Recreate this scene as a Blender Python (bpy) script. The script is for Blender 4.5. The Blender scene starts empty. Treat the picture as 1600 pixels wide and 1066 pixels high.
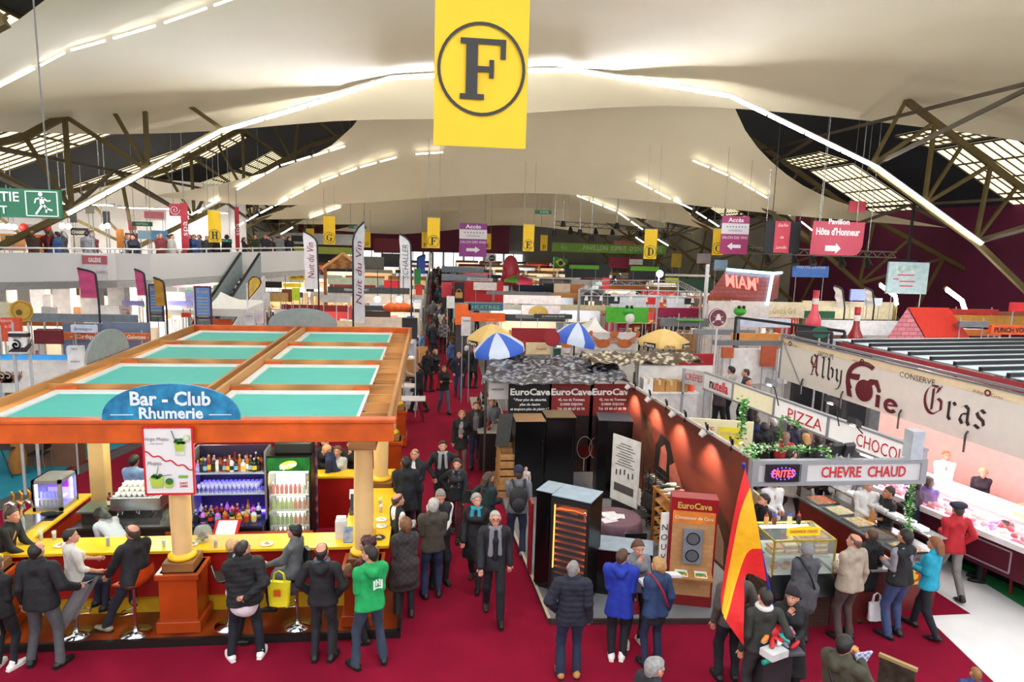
import bpy,bmesh,math,random
import numpy as np
from mathutils import Vector,Matrix
random.seed(7)
SC=bpy.context.scene
COL=SC.collection
# camera
FPX=24.0/36.0*1600.0
PIT=math.atan((533-370)/FPX)
ROLL=math.radians(1.7)
PSI=math.atan(130/math.hypot(FPX,163))
CAM=Vector((0.0,0.0,6.0))
FW=Vector((math.sin(PSI)*math.cos(PIT),math.cos(PSI)*math.cos(PIT),-math.sin(PIT)))
_r=Vector((math.cos(PSI),-math.sin(PSI),0.0))
_u=_r.cross(FW)
RT=_r*math.cos(ROLL)+_u*math.sin(ROLL)
UP=_u*math.cos(ROLL)-_r*math.sin(ROLL)
cam=bpy.data.cameras.new('camera')
cam.lens=24.0
cam.sensor_width=36.0
cam.clip_end=400
camo=bpy.data.objects.new('camera',cam)
COL.objects.link(camo)
camo.matrix_world=Matrix(((RT.x,UP.x,-FW.x,CAM.x),(RT.y,UP.y,-FW.y,CAM.y),(RT.z,UP.z,-FW.z,CAM.z),(0,0,0,1)))
SC.camera=camo
def at(px,py,z=None,Y=None,X=None):
 """the point of the place seen at a photo pixel, on a known height, depth or side"""
 d=FW+RT*((px-800)/FPX)+UP*((533-py)/FPX)
 if z is not None:
  t=(z-CAM.z)/d.z
 elif Y is not None:
  t=(Y-CAM.y)/d.y
 else:
  t=(X-CAM.x)/d.x
 return CAM+d*t
# world, exposure
W=bpy.data.worlds.new('hall_daylight')
SC.world=W
W.use_nodes=True
bg=W.node_tree.nodes['Background']
bg.inputs[0].default_value=(0.93,0.96,1.0,1)
bg.inputs[1].default_value=1.0
SC.view_settings.view_transform='Standard'
SC.view_settings.look='None'
SC.view_settings.exposure=0.5
SC.view_settings.gamma=1.0
SC.view_settings.use_curve_mapping=False
TUBE_POWER=60.0
# materials
def lin(h):
 h=h.lstrip('#')
 o=[]
 for i in(0,2,4):
  v=int(h[i:i+2],16)/255.0
  o.append(v/12.92 if v<=0.04045 else((v+0.055)/1.055)**2.4)
 return o
_MC={}
def c(hexc,rough=0.6,metal=0.0,emit=0.0,kind='',nz=0.12,sc=6.0,hex2=None,name=None,trans=0.0,spec=None):
 """cached procedural material: a base colour broken up by noise"""
 key=(hexc,rough,metal,emit,kind,nz,sc,hex2,trans,spec)
 if key in _MC:
  return _MC[key]
 m=bpy.data.materials.new(name or(kind or 'paint')+'_'+hexc.strip('#'))
 m.use_nodes=True
 nt=m.node_tree
 b=nt.nodes['Principled BSDF']
 N=nt.nodes.new
 L=nt.links.new
 tc=N('ShaderNodeTexCoord')
 col=lin(hexc)
 c2=lin(hex2)if hex2 else[min(1,x*(1+nz))for x in col]
 c1=col if hex2 else[x*(1-nz)for x in col]
 if kind=='planks':
  t=N('ShaderNodeTexWave');t.inputs['Scale'].default_value=sc;t.inputs['Distortion'].default_value=6;t.inputs['Detail'].default_value=2
  mp=N('ShaderNodeMapping');mp.inputs['Scale'].default_value=(0.15,0.15,1)
  L(tc.outputs['Object'],mp.inputs[0]);L(mp.outputs[0],t.inputs[0]);fac=t.outputs['Fac']
 elif kind=='bricks':
  t=N('ShaderNodeTexBrick');t.inputs['Scale'].default_value=sc
  t.inputs['Mortar Size'].default_value=0.02
  t.inputs['Color1'].default_value=(*col,1);t.inputs['Color2'].default_value=(*[x*.8 for x in col],1)
  t.inputs['Mortar'].default_value=(*c2,1)
  mp=N('ShaderNodeMapping');mp.inputs['Rotation'].default_value=(math.pi/2,0,0)
  L(tc.outputs['Object'],mp.inputs[0]);L(mp.outputs[0],t.inputs[0]);fac=None
  L(t.outputs['Color'],b.inputs['Base Color'])
 elif kind=='corrugated':
  t=N('ShaderNodeTexWave');t.inputs['Scale'].default_value=sc;t.bands_direction='Y'
  L(tc.outputs['Object'],t.inputs[0]);fac=t.outputs['Fac']
 elif kind=='check':
  t=N('ShaderNodeTexChecker');t.inputs['Scale'].default_value=sc
  L(tc.outputs['Object'],t.inputs[0]);fac=t.outputs['Fac']
 elif kind=='stripes':
  t=N('ShaderNodeTexWave');t.inputs['Scale'].default_value=sc;t.bands_direction='Z'
  L(tc.outputs['Object'],t.inputs[0]);fac=t.outputs['Fac']
 elif kind=='vor':
  t=N('ShaderNodeTexVoronoi');t.inputs['Scale'].default_value=sc
  L(tc.outputs['Object'],t.inputs[0])
  rp=N('ShaderNodeValToRGB');rp.color_ramp.elements[0].position=0.25;rp.color_ramp.elements[1].position=0.55
  L(t.outputs['Distance'],rp.inputs[0]);fac=rp.outputs[0]
 else:
  t=N('ShaderNodeTexNoise');t.inputs['Scale'].default_value=sc;t.inputs['Detail'].default_value=4
  L(tc.outputs['Object'],t.inputs[0])
  rp=N('ShaderNodeValToRGB');rp.color_ramp.elements[0].position=0.3;rp.color_ramp.elements[1].position=0.7
  L(t.outputs['Fac'],rp.inputs[0]);fac=rp.outputs[0]
 if fac is not None:
  mx=N('ShaderNodeMix');mx.data_type='RGBA'
  mx.inputs[6].default_value=(*c1,1);mx.inputs[7].default_value=(*c2,1)
  L(fac,mx.inputs[0]);L(mx.outputs[2],b.inputs['Base Color'])
  if emit:
   L(mx.outputs[2],b.inputs['Emission Color'])
 if emit:
  b.inputs['Emission Strength'].default_value=emit
  if fac is None:
   b.inputs['Emission Color'].default_value=(*col,1)
 b.inputs['Roughness'].default_value=rough
 b.inputs['Metallic'].default_value=metal
 if spec is not None:
  b.inputs['Specular IOR Level'].default_value=spec
 if trans:
  b.inputs['Transmission Weight'].default_value=trans
 if kind=='cloth':
  bp=N('ShaderNodeBump');bp.inputs['Strength'].default_value=0.5;bp.inputs['Distance'].default_value=0.03
  t2=N('ShaderNodeTexNoise');t2.inputs['Scale'].default_value=9;t2.inputs['Detail'].default_value=3
  L(tc.outputs['Object'],t2.inputs[0]);L(t2.outputs['Fac'],bp.inputs['Height']);L(bp.outputs[0],b.inputs['Normal'])
 _MC[key]=m
 return m
def glass(hexc='#eef6f4',alpha=0.12,rough=0.03):
 """thin pane: mostly see-through with a glossy face"""
 key=('glass',hexc,alpha)
 if key in _MC:
  return _MC[key]
 m=bpy.data.materials.new('glass_'+hexc.strip('#'))
 m.use_nodes=True
 nt=m.node_tree
 nt.nodes.clear()
 o=nt.nodes.new('ShaderNodeOutputMaterial')
 t=nt.nodes.new('ShaderNodeBsdfTransparent')
 t.inputs[0].default_value=(*[0.5+0.5*x for x in lin(hexc)],1)
 g=nt.nodes.new('ShaderNodeBsdfPrincipled')
 g.inputs['Base Color'].default_value=(*lin(hexc),1)
 g.inputs['Roughness'].default_value=rough
 mx=nt.nodes.new('ShaderNodeMixShader')
 mx.inputs[0].default_value=alpha
 nt.links.new(t.outputs[0],mx.inputs[1]);nt.links.new(g.outputs[0],mx.inputs[2]);nt.links.new(mx.outputs[0],o.inputs[0])
 _MC[key]=m
 return m
# mesh builder
class MB:
 def __init__(s):
  s.v=[];s.f=[];s.m=[];s.s=[]
 def add(s,vs,fs,mi=0,smooth=False):
  b=len(s.v)
  s.v.extend([tuple(v)for v in vs])
  for f in fs:
   s.f.append(tuple(b+i for i in f));s.m.append(mi);s.s.append(smooth)
  return s
 def obox(s,ctr,a,b,d,mi=0):
  """box from its centre and three half-edge vectors"""
  ctr,a,b,d=Vector(ctr),Vector(a),Vector(b),Vector(d)
  vs=[ctr+a*i+b*j+d*k for i in(-1,1)for j in(-1,1)for k in(-1,1)]
  fs=[(0,1,3,2),(4,6,7,5),(0,4,5,1),(2,3,7,6),(0,2,6,4),(1,5,7,3)]
  if a.cross(b).dot(d)<0:
   fs=[f[::-1]for f in fs]
  return s.add(vs,fs,mi)
 def box(s,x0,x1,y0,y1,z0,z1,mi=0):
  return s.obox(((x0+x1)/2,(y0+y1)/2,(z0+z1)/2),((x1-x0)/2,0,0),(0,(y1-y0)/2,0),(0,0,(z1-z0)/2),mi)
 def bar(s,p,q,w,h=None,up=(0,0,1),mi=0):
  p,q=Vector(p),Vector(q)
  d=q-p
  x=d.normalized()
  up=Vector(up)
  if abs(x.dot(up))>0.98:
   up=Vector((0,1,0))
  sd=x.cross(up).normalized()
  u2=sd.cross(x)
  h=w if h is None else h
  return s.obox((p+q)/2,d/2,sd*(w/2),u2*(h/2),mi)
 def prism(s,pts,ext,mi=0,smooth=False):
  """extrude a planar outline"""
  pts=[Vector(p)for p in pts]
  ext=Vector(ext)
  n=len(pts)
  nr=Vector((0,0,0))
  for i in range(n):
   nr+=(pts[i]-pts[0]).cross(pts[(i+1)%n]-pts[0])
  if nr.dot(ext)>0:
   pts=pts[::-1]
  vs=pts+[p+ext for p in pts]
  fs=[tuple(range(n)),tuple(range(2*n-1,n-1,-1))]
  s.add(vs,fs,mi)
  s.add(vs,[(i,i+n,(i+1)%n+n,(i+1)%n)for i in range(n)],mi,smooth)
  return s
 def tube(s,pts,r,n=8,mi=0,cap=True):
  pts=[Vector(p)for p in pts]
  rs=r if isinstance(r,(list,tuple))else[r]*len(pts)
  vs,fs=[],[]
  nrm=None
  for i,p in enumerate(pts):
   t=(pts[min(i+1,len(pts)-1)]-pts[max(i-1,0)]).normalized()
   if nrm is None:
    nrm=t.orthogonal().normalized()
   nrm=(nrm-t*nrm.dot(t)).normalized()
   bn=t.cross(nrm)
   for k in range(n):
    a=2*math.pi*k/n
    vs.append(p+(nrm*math.cos(a)+bn*math.sin(a))*rs[i])
  for i in range(len(pts)-1):
   for k in range(n):
    fs.append((i*n+k,i*n+(k+1)%n,(i+1)*n+(k+1)%n,(i+1)*n+k))
  s.add(vs,fs,mi,True)
  if cap:
   s.add(vs[:n],[tuple(range(n-1,-1,-1))],mi)
   s.add(vs[-n:],[tuple(range(n))],mi)
  return s
 def lathe(s,prof,ctr=(0,0,0),n=16,mi=0,smooth=True):
  cx,cy,cz=ctr
  vs,fs=[],[]
  for r,z in prof:
   for k in range(n):
    a=2*math.pi*k/n
    vs.append((cx+r*math.cos(a),cy+r*math.sin(a),cz+z))
  for i in range(len(prof)-1):
   for k in range(n):
    fs.append((i*n+k,i*n+(k+1)%n,(i+1)*n+(k+1)%n,(i+1)*n+k))
  s.add(vs,fs,mi,smooth)
  if prof[0][0]>1e-4:
   s.add(vs[:n],[tuple(range(n-1,-1,-1))],mi)
  if prof[-1][0]>1e-4:
   s.add(vs[-n:],[tuple(range(n))],mi)
  return s
 def ell(s,ctr,r,n=12,mi=0):
  if not isinstance(r,(tuple,list)):
   r=(r,r,r)
  vs,fs=[],[]
  k2=n//2
  for i in range(k2+1):
   t=math.pi*i/k2
   for k in range(n):
    a=2*math.pi*k/n
    vs.append((ctr[0]+r[0]*math.sin(t)*math.cos(a),ctr[1]+r[1]*math.sin(t)*math.sin(a),ctr[2]-r[2]*math.cos(t)))
  for i in range(k2):
   for k in range(n):
    fs.append((i*n+k,i*n+(k+1)%n,(i+1)*n+(k+1)%n,(i+1)*n+k))
  return s.add(vs,fs,mi,True)
 def grid(s,P,mi=0,smooth=True,thick=None):
  """surface through rows of points; thick: a vector that gives it a second face"""
  r,q=len(P),len(P[0])
  vs=[Vector(p)for row in P for p in row]
  fs=[(i*q+j,i*q+j+1,(i+1)*q+j+1,(i+1)*q+j)for i in range(r-1)for j in range(q-1)]
  s.add(vs,fs,mi,smooth)
  if thick:
   t=Vector(thick)
   s.add([v+t for v in vs],[f[::-1]for f in fs],mi,smooth)
  return s
 def disc(s,ctr,u,v,n=24,mi=0,r0=0.0):
  """flat disc (or ring, inner share r0) spanned by radius vectors u and v"""
  ctr,u,v=Vector(ctr),Vector(u),Vector(v)
  ring=[ctr+u*math.cos(2*math.pi*k/n)+v*math.sin(2*math.pi*k/n)for k in range(n)]
  if r0<=0:
   return s.add(ring,[tuple(range(n))],mi)
  inn=[ctr+(p-ctr)*r0 for p in ring]
  return s.add(ring+inn,[(k,(k+1)%n,n+(k+1)%n,n+k)for k in range(n)],mi)
 def poly(s,pts,mi=0):
  return s.add(pts,[tuple(range(len(pts)))],mi)
 def text(s,txt,o,u,v,h,mi=0,align='C',bold=0.0,w=None,shear=0.0):
  o,u,v=Vector(o),Vector(u).normalized(),Vector(v).normalized()
  for k,line in enumerate(txt.split('\n')):
   vs,fs,tw=text_geo(line,bold,shear)
   sx=(w/tw)if(w and tw)else h
   off={'C':-tw/2,'L':0,'R':-tw}[align]
   s.add([o+u*((x+off)*sx)+v*((y-0.5-1.5*k)*h)for x,y in vs],fs,mi)
  return s
 def build(s,name,mats,parent=None,bevel=0.0,kind=None):
  me=bpy.data.meshes.new(name)
  off=Vector((0,0,0))
  p=parent
  while p is not None:
   off+=p.location
   p=p.parent
  V=s.v
  base=Vector((0,0,0))
  if parent is None and V:
   a=np.array(V)
   base=Vector(((a[:,0].min()+a[:,0].max())/2,(a[:,1].min()+a[:,1].max())/2,a[:,2].min()))
   off=base
  me.from_pydata([(x-off.x,y-off.y,z-off.z)for x,y,z in V],[],s.f)
  if not isinstance(mats,(list,tuple)):
   mats=[mats]
  for m in mats:
   me.materials.append(m if not isinstance(m,str)else c(m))
  if len(s.f):
   me.polygons.foreach_set('material_index',s.m)
   me.polygons.foreach_set('use_smooth',s.s)
  me.update()
  o=bpy.data.objects.new(name,me)
  COL.objects.link(o)
  o.location=base
  if parent is not None:
   o.parent=parent
  if bevel:
   bv=o.modifiers.new('edge','BEVEL');bv.width=bevel;bv.segments=2;bv.limit_method='ANGLE'
  if kind:
   o['kind']=kind
  return o
_TX={}
def text_geo(t,bold=0.0,shear=0.0):
 k=(t,bold,shear)
 if k in _TX:
  return _TX[k]
 cu=bpy.data.curves.new('writing','FONT')
 cu.body=t
 cu.offset=bold
 cu.shear=shear
 cu.resolution_u=2
 cu.fill_mode='FRONT'
 ob=bpy.data.objects.new('writing',cu)
 me=bpy.data.meshes.new_from_object(ob)
 vs=[(v.co.x/0.69,v.co.y/0.69)for v in me.vertices]
 fs=[tuple(p.vertices)for p in me.polygons]
 if vs:
  x0=min(v[0]for v in vs);x1=max(v[0]for v in vs)
 else:
  x0=x1=0
 vs=[(x-x0,y)for x,y in vs]
 _TX[k]=(vs,fs,x1-x0)
 bpy.data.objects.remove(ob);bpy.data.curves.remove(cu);bpy.data.meshes.remove(me)
 return _TX[k]
def tag(o,label,cat,group=None,kind=None):
 o['label']=label
 o['category']=cat
 if group:
  o['group']=group
 if kind:
  o['kind']=kind
 return o
def thing(name,label,cat,loc=(0,0,0),group=None):
 o=bpy.data.objects.new(name,None)
 o.empty_display_size=0.1
 COL.objects.link(o)
 o.location=loc
 return tag(o,label,cat,group)
def kids(o):
 return[x for x in COL.objects if x.parent==o]
_KIDS={}
def freeze(o):
 """remember a prototype's parts, so that it can be copied quickly"""
 al={}
 for x in COL.objects:
  if x.parent is not None:
   al.setdefault(x.parent.name,[]).append(x)
 _KIDS[o.name]=[(k,al.get(k.name,[]))for k in al.get(o.name,[])]
 return o
def dup(o,loc=None,rotz=None,label=None,group=None,mats=None):
 r=o.copy()
 COL.objects.link(r)
 if loc is not None:
  r.location=loc
 if rotz is not None:
  r.rotation_euler=(0,0,rotz)
 if label:
  r['label']=label
 if group:
  r['group']=group
 if mats and r.type=='MESH' and '' in mats:
  r.material_slots[0].link='OBJECT';r.material_slots[0].material=mats['']
 for k,sub in _KIDS.get(o.name,[]):
  q=k.copy();COL.objects.link(q);q.parent=r
  n=k.name.split('.')[0]
  if mats and n in mats:
   q.material_slots[0].link='OBJECT';q.material_slots[0].material=mats[n]
  for g in sub:
   w=g.copy();COL.objects.link(w);w.parent=q
 return r
def struct(mb,name,mats,**k):
 return mb.build(name,mats,kind='structure',**k)
XV,YV,ZV=Vector((1,0,0)),Vector((0,1,0)),Vector((0,0,1))
def board(px0,py0,px1,py1,Y,th=0.04):
 """the upright board seen between two photo corners, standing at depth Y and facing the camera end"""
 a,b=at(px0,py0,Y=Y),at(px1,py1,Y=Y)
 x0,x1=sorted((a.x,b.x));z0,z1=sorted((a.z,b.z))
 return x0,x1,Y,Y+th,z0,z1
def sign(name,label,cat,box,face,back='#d8d8d8',texts=(),group=None,extra=None,edge=0.0,cables=None):
 """flat sign: a board part plus lettering parts; texts: (string, u 0-1, v 0-1, height share, colour[, width share, bold])"""
 x0,x1,y0,y1,z0,z1=box
 t=thing(name,label,cat,((x0+x1)/2,(y0+y1)/2,z0),group)
 m=MB().box(x0,x1,y0,y1,z0,z1)
 m.build('panel',face if not isinstance(face,str)else c(face),t)
 if edge:
  e=MB()
  for a in((x0-edge,x0,z0-edge,z1+edge),(x1,x1+edge,z0-edge,z1+edge),(x0,x1,z0-edge,z0),(x0,x1,z1,z1+edge)):
   e.box(a[0],a[1],y0-edge*.3,y1,a[2],a[3])
  e.build('frame',c(back),t)
 H,Wd=z1-z0,x1-x0
 for tx in texts:
  s,u,v,hs,colr=tx[:5]
  w=tx[5]*Wd if len(tx)>5 and tx[5]else None
  bo=tx[6]if len(tx)>6 else 0.0
  mb=MB().text(s,(x0+u*Wd,y0-0.012,z0+v*H),XV,ZV,hs*H,w=w,bold=bo)
  mb.build('lettering',c(colr)if isinstance(colr,str)else colr,t)
 if extra:
  extra(t,x0,x1,y0,z0,z1)
 if cables:
  cb=MB()
  for cx in(x0+0.1*Wd,x1-0.1*Wd):
   cb.tube([(cx,(y0+y1)/2,z1-0.01),(cx,(y0+y1)/2,above(cx,(y0+y1)/2,z1))],0.004+0.0002*y0,5)
  cb.build('cable',c('#8a8a86'),t)
 return t
# floor
def flat(name,pts,z,mat,th=0.02,kind='structure'):
 m=MB().prism([(x,y,z-th)for x,y in pts],(0,0,th))
 return m.build(name,mat,kind=kind)
RED=c('#7e0f2a',0.95,nz=0.10,sc=1.3,kind='',spec=0.1)
flat('floor',[(-26,-15),(40,-15),(40,112),(-26,112)],-0.012,c('#6a6668',0.8,nz=0.1,sc=1.0),0.1)
flat('floor_red_carpet',[(-9.4,3),(9.0,3),(8.75,9.6),(7.6,12),(6.5,16.5),(5.2,17.0),(5.2,23.0),(-9.4,23.0)],0.0,RED,0.012)
flat('floor_red_aisle',[(-0.45,23.0),(2.2,23.0),(2.6,108),(0.2,108)],0.0,RED,0.012)
flat('floor_grey_carpet',[(-6.5,23.0),(-0.45,23.0),(-0.35,34),(-6.5,34)],0.0,c('#8f93a0',0.9),0.012)
flat('floor_teal_carpet',[(-16,14.0),(-9.1,14.0),(-8.9,17.6),(-7.6,21.5),(-16,21.5)],0.006,c('#0f7f98',0.9,sc=2),0.012)
flat('floor_grey_strip',[(-9.6,14.0),(-9.1,14.0),(-7.3,21.5),(-7.7,21.5)],0.012,c('#4a4648',0.9,sc=2),0.012)
def flpx(name,px,z,mat):
 return flat(name,[(at(x,y,z=0).x,at(x,y,z=0).y)for x,y in px],z,mat,.012)
flpx('floor_white_carpet',[(1446,963),(1517,960),(1455,920),(1425,880),(1470,868),(1600,950),(1720,1010),(1720,1160),(1640,1150)],0.006,c('#e6e4e2',0.9,sc=2,nz=.04))
flpx('floor_green_carpet',[(1440,850),(1450,800),(1620,800),(1760,940),(1720,1010),(1600,950),(1493,884)],0.008,c('#1f8a45',0.9,sc=2))
flpx('floor_red_corner',[(1380,890),(1455,920),(1517,960),(1446,963),(1380,1000)],0.004,RED)
# hall shell
ARCH_PX=[(105,335),(345,205),(480,165),(610,122),(820,110),(900,110),(1140,150),(1370,262),(1535,382)]
ARCH=[(at(px,py,Y=26.0).x,at(px,py,Y=26.0).z)for px,py in ARCH_PX]
BAYS=[13.2+12.8*k for k in range(8)]
FOOT_R=(29.5,1.0)
FOOT_L=(-19.0,3.0)
def outset(prof,d):
 o=[]
 for i,(x,z)in enumerate(prof):
  a=prof[max(i-1,0)];b=prof[min(i+1,len(prof)-1)]
  tx,tz=b[0]-a[0],b[1]-a[1]
  l=math.hypot(tx,tz)
  o.append((x-tz/l*d,z+tx/l*d))
 return o
PROF=[FOOT_L]+ARCH+[FOOT_R]
ROOF=outset(PROF,4.8)
ROOF[0]=(-25.0,6.6);ROOF[-2]=(27.5,11.6);ROOF[-1]=(38.0,6.0)
steel=c('#5c4c22',0.6,nz=0.2,sc=1.5)
steel_d=c('#4b4030',0.7,nz=0.2,sc=1.5)
roofm=c('#2c333c',0.7,kind='corrugated',sc=5,hex2='#171b21')
skym=c('#ffeec2',0.6,emit=1.15,nz=0.05,sc=3)
y_roof0,y_roof1=14.0,110.0
m=MB()
sk={}
for i in range(len(ROOF)-1):
 (xa,za),(xb,zb)=ROOF[i],ROOF[i+1]
 for k,yb in enumerate([y_roof0]+BAYS):
  y0=yb+0.0
  y1=([y_roof0]+BAYS+[y_roof1])[k+1]
  if i in(0,1,8,9)and k>=1:
   u0,u1={0:(.3,.98),1:(.02,.5),8:(.72,.98),9:(.02,.55)}[i]
   P=lambda u:(xa+(xb-xa)*u,za+(zb-za)*u)
   ya,yc=y0+4.9,y0+10.2
   for(ua,ub,yy0,yy1)in((0,u0,y0,y1),(u1,1,y0,y1),(u0,u1,y0,ya),(u0,u1,yc,y1)):
    p,q=P(ua),P(ub)
    m.add([(p[0],yy0,p[1]),(q[0],yy0,q[1]),(q[0],yy1,q[1]),(p[0],yy1,p[1])],[(0,1,2,3)])
   sk[(i,k)]=(P(u0),P(u1),ya,yc)
  else:
   m.add([(xa,y0,za),(xb,y0,zb),(xb,y1,zb),(xa,y1,za)],[(0,1,2,3)])
struct(m,'ceiling',roofm)
for n,((i,k),(p,q,ya,yc))in enumerate(sk.items()):
 g=MB().add([(p[0],ya,p[1]),(q[0],ya,q[1]),(q[0],yc,q[1]),(p[0],yc,p[1])],[(0,1,2,3)])
 w=struct(g,'window_%d'%(n+1),skym)
 b=MB()
 for j in range(5):
  u=j/4
  x,z=p[0]+(q[0]-p[0])*u,p[1]+(q[1]-p[1])*u-0.06
  b.bar((x,ya,z),(x,yc,z),0.09)
 for j in range(9):
  yy=ya+(yc-ya)*j/8
  b.bar((p[0],yy,p[1]-.06),(q[0],yy,q[1]-.06),0.06)
 b.build('glazing_bars',steel_d,w)
def truss(y,cut=False):
 b=MB()
 top=outset(PROF,3.0)
 top[0]=(-23.0,6.6);top[-1]=(34.0,4.4)
 bot=outset(PROF,0.14)
 for i in range(len(bot)-1):
  if cut and 2<=i<=7:
   continue
  b.bar((bot[i][0],y,bot[i][1]),(bot[i+1][0],y,bot[i+1][1]),0.22,0.2,up=(0,1,0))
  b.bar((top[i][0],y,top[i][1]),(top[i+1][0],y,top[i+1][1]),0.24,0.2,up=(0,1,0))
  n=2 if math.dist(bot[i],bot[i+1])>4 else 1
  for j in range(n):
   u,u2,uh=j/n,(j+1)/n,(j+.5)/n
   L=lambda A,t:(A[i][0]+(A[i+1][0]-A[i][0])*t,y,A[i][1]+(A[i+1][1]-A[i][1])*t)
   b.bar(L(bot,u),L(top,uh),0.14,up=(0,1,0))
   b.bar(L(top,uh),L(bot,u2),0.14,up=(0,1,0))
   b.bar(L(bot,u),L(top,u),0.12,up=(0,1,0))
 b.bar((FOOT_R[0],y,-.01),(FOOT_R[0],y,1.2),0.5)
 b.bar((FOOT_L[0],y,0),(FOOT_L[0],y,3.2),0.4)
 return b
for k,y in enumerate(BAYS):
 struct(truss(y+0.48,k<2),'beam_truss_%d'%(k+1),steel)
 if k<len(BAYS)-1:
  b=MB()
  for i in(1,8,9):
   p,q=outset(PROF,0.14)[i],outset(PROF,2.3)[i]
   b.bar((p[0],y+.25,p[1]),(q[0],y+6.4,q[1]),0.13)
   b.bar((q[0],y+6.4,q[1]),(p[0],y+13.05,p[1]),0.13)
   b.bar((q[0],y,q[1]),(q[0],y+12.8,q[1]),0.12)
  struct(b,'beam_brace_%d'%(k+1),steel_d)
m=MB()
m.prism([(ROOF[i][0],110.0,ROOF[i][1])for i in range(len(ROOF))]+[(36,110,0),(-24,110,0)],(0,.3,0))
struct(m,'wall_back',c('#8b8880',0.8,sc=.4))
struct(MB().box(-20,12,107.2,109.9,3.3,7.6),'wall_back_fascia',c('#7a2f49',0.7,sc=.5))
for k in range(9):
 x=-14+k*3.2
 w=struct(MB().box(x,x+2.9,109.6,109.9,0.2,3.2),'window_%d'%(40+k),c('#eef3f4',0.4,emit=0.9,nz=.05))
 b=MB()
 b.box(x-.1,x,109.5,109.9,0,3.3);b.box(x+1.4,x+1.5,109.5,109.9,0,3.3)
 b.build('window_frame',c('#3a3a3c'),w)
struct(MB().box(33.0,33.3,24,60,0,9),'wall_right',c('#5d1038',0.8,sc=.4,nz=.2))
struct(MB().box(33.0,33.3,60,110,0,9),'wall_right_far',c('#a19c92',0.8,sc=.4))
struct(MB().box(-24.3,-24.0,16,110,0,10),'wall_left',c('#d9d8d6',0.8,sc=.4,nz=.05))
# fluorescent strips along the trusses
tubem=c('#ffffff',0.4,emit=TUBE_POWER,nz=0.0,name='tube_glow')
housem=c('#e8e8e4',0.5)
steelm=c('#b9bcc0',.25,metal=.9,nz=.05)
SEG=[(i,i+1)for i in range(1,9)]
ordn=['first','second','third','fourth','fifth','sixth','seventh','eighth','ninth','tenth']
slope={1:'low on the gallery slope',2:'high on the gallery slope',3:'below the crown, gallery side',4:'along the crown',5:'short run at the crown',6:'beyond the crown, stall side',7:'high on the stall slope',8:'low on the stall slope'}
for k,y in enumerate([-12.4,0.4]+BAYS[:2]):  # first two rows unseen, added at the truss spacing to light the foreground
 for i,j in SEG:
  if k==2 and i<=3:
   continue
  a,b=Vector((PROF[i][0],y,PROF[i][1])),Vector((PROF[j][0],y,PROF[j][1]))
  L=(b-a).length
  d=(b-a)/L
  n=max(1,int(round(L/1.55)))
  where='overhead near the viewpoint' if k<2 else 'on the %s truss from the viewpoint'%ordn[k-2]
  t=thing('strip_light','fluorescent strip %s, %s'%(slope[i],where),'strip light',a,'strip lights on the roof trusses')
  MB().bar(a+Vector((0,0,.07)),b+Vector((0,0,.07)),0.2,0.04).build('housing',housem,t)
  for q in range(n):
   p0=a+d*(L*q/n+0.05);p1=a+d*(L*(q+1)/n-0.05)
   MB().tube([p0-ZV*.02,p1-ZV*.02],0.045,6).build('tube',tubem,t)
for nm,pts,Y in(('fourth',[(1480,453),(1503,470),(1508,486)],26.9),('fifth',[(1376,446),(1399,463),(1401,476)],31.5)):
 P=[at(px,py,Y=Y)for px,py in pts]
 t=thing('strip_light','bent white tube light at the foot of the %s sloping beam'%nm,'strip light',P[0])
 MB().tube(P,0.09,8).build('tube',tubem,t)
 MB().bar(P[0]+Vector((0,.15,.1)),P[1]+Vector((0,.15,.1)),.12).build('housing',steel,t)
 MB().tube([P[2]+YV*.1,(P[2].x,Y+.1,0)],.08,6).build('support',steel,t)
# stretched canopies
def spline(pts,n):
 out=[]
 P=[pts[0]]+list(pts)+[pts[-1]]
 for i in range(1,len(P)-2):
  for q in range(n):
   t=q/n
   a,b,d,e=P[i-1],P[i],P[i+1],P[i+2]
   out.append(0.5*((2*b)+(d-a)*t+(2*a-5*b+4*d-e)*t*t+(3*b-a-3*d+e)*t**3))
 out.append(P[-2])
 return out
def resample(pts,n):
 L=[0]
 for i in range(1,len(pts)):
  L.append(L[-1]+(pts[i]-pts[i-1]).length)
 out=[]
 for q in range(n+1):
  s=L[-1]*q/n
  i=max(0,min(len(pts)-2,next((k for k in range(len(L)-1)if L[k+1]>=s),len(pts)-2)))
  f=(s-L[i])/max(1e-6,L[i+1]-L[i])
  out.append(pts[i].lerp(pts[i+1],min(1,max(0,f))))
 return out
velum=c('#f1e6c4',0.42,nz=0.02,sc=0.6,spec=0.35)
_nt=velum.node_tree
_o,_p=_nt.nodes['Material Output'],_nt.nodes['Principled BSDF']
_t,_m=_nt.nodes.new('ShaderNodeBsdfTranslucent'),_nt.nodes.new('ShaderNodeMixShader')
_t.inputs[0].default_value=(.86,.83,.74,1)
_m.inputs[0].default_value=.1
_nt.links.new(_p.outputs[0],_m.inputs[1]);_nt.links.new(_t.outputs[0],_m.inputs[2]);_nt.links.new(_m.outputs[0],_o.inputs[0])
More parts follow.
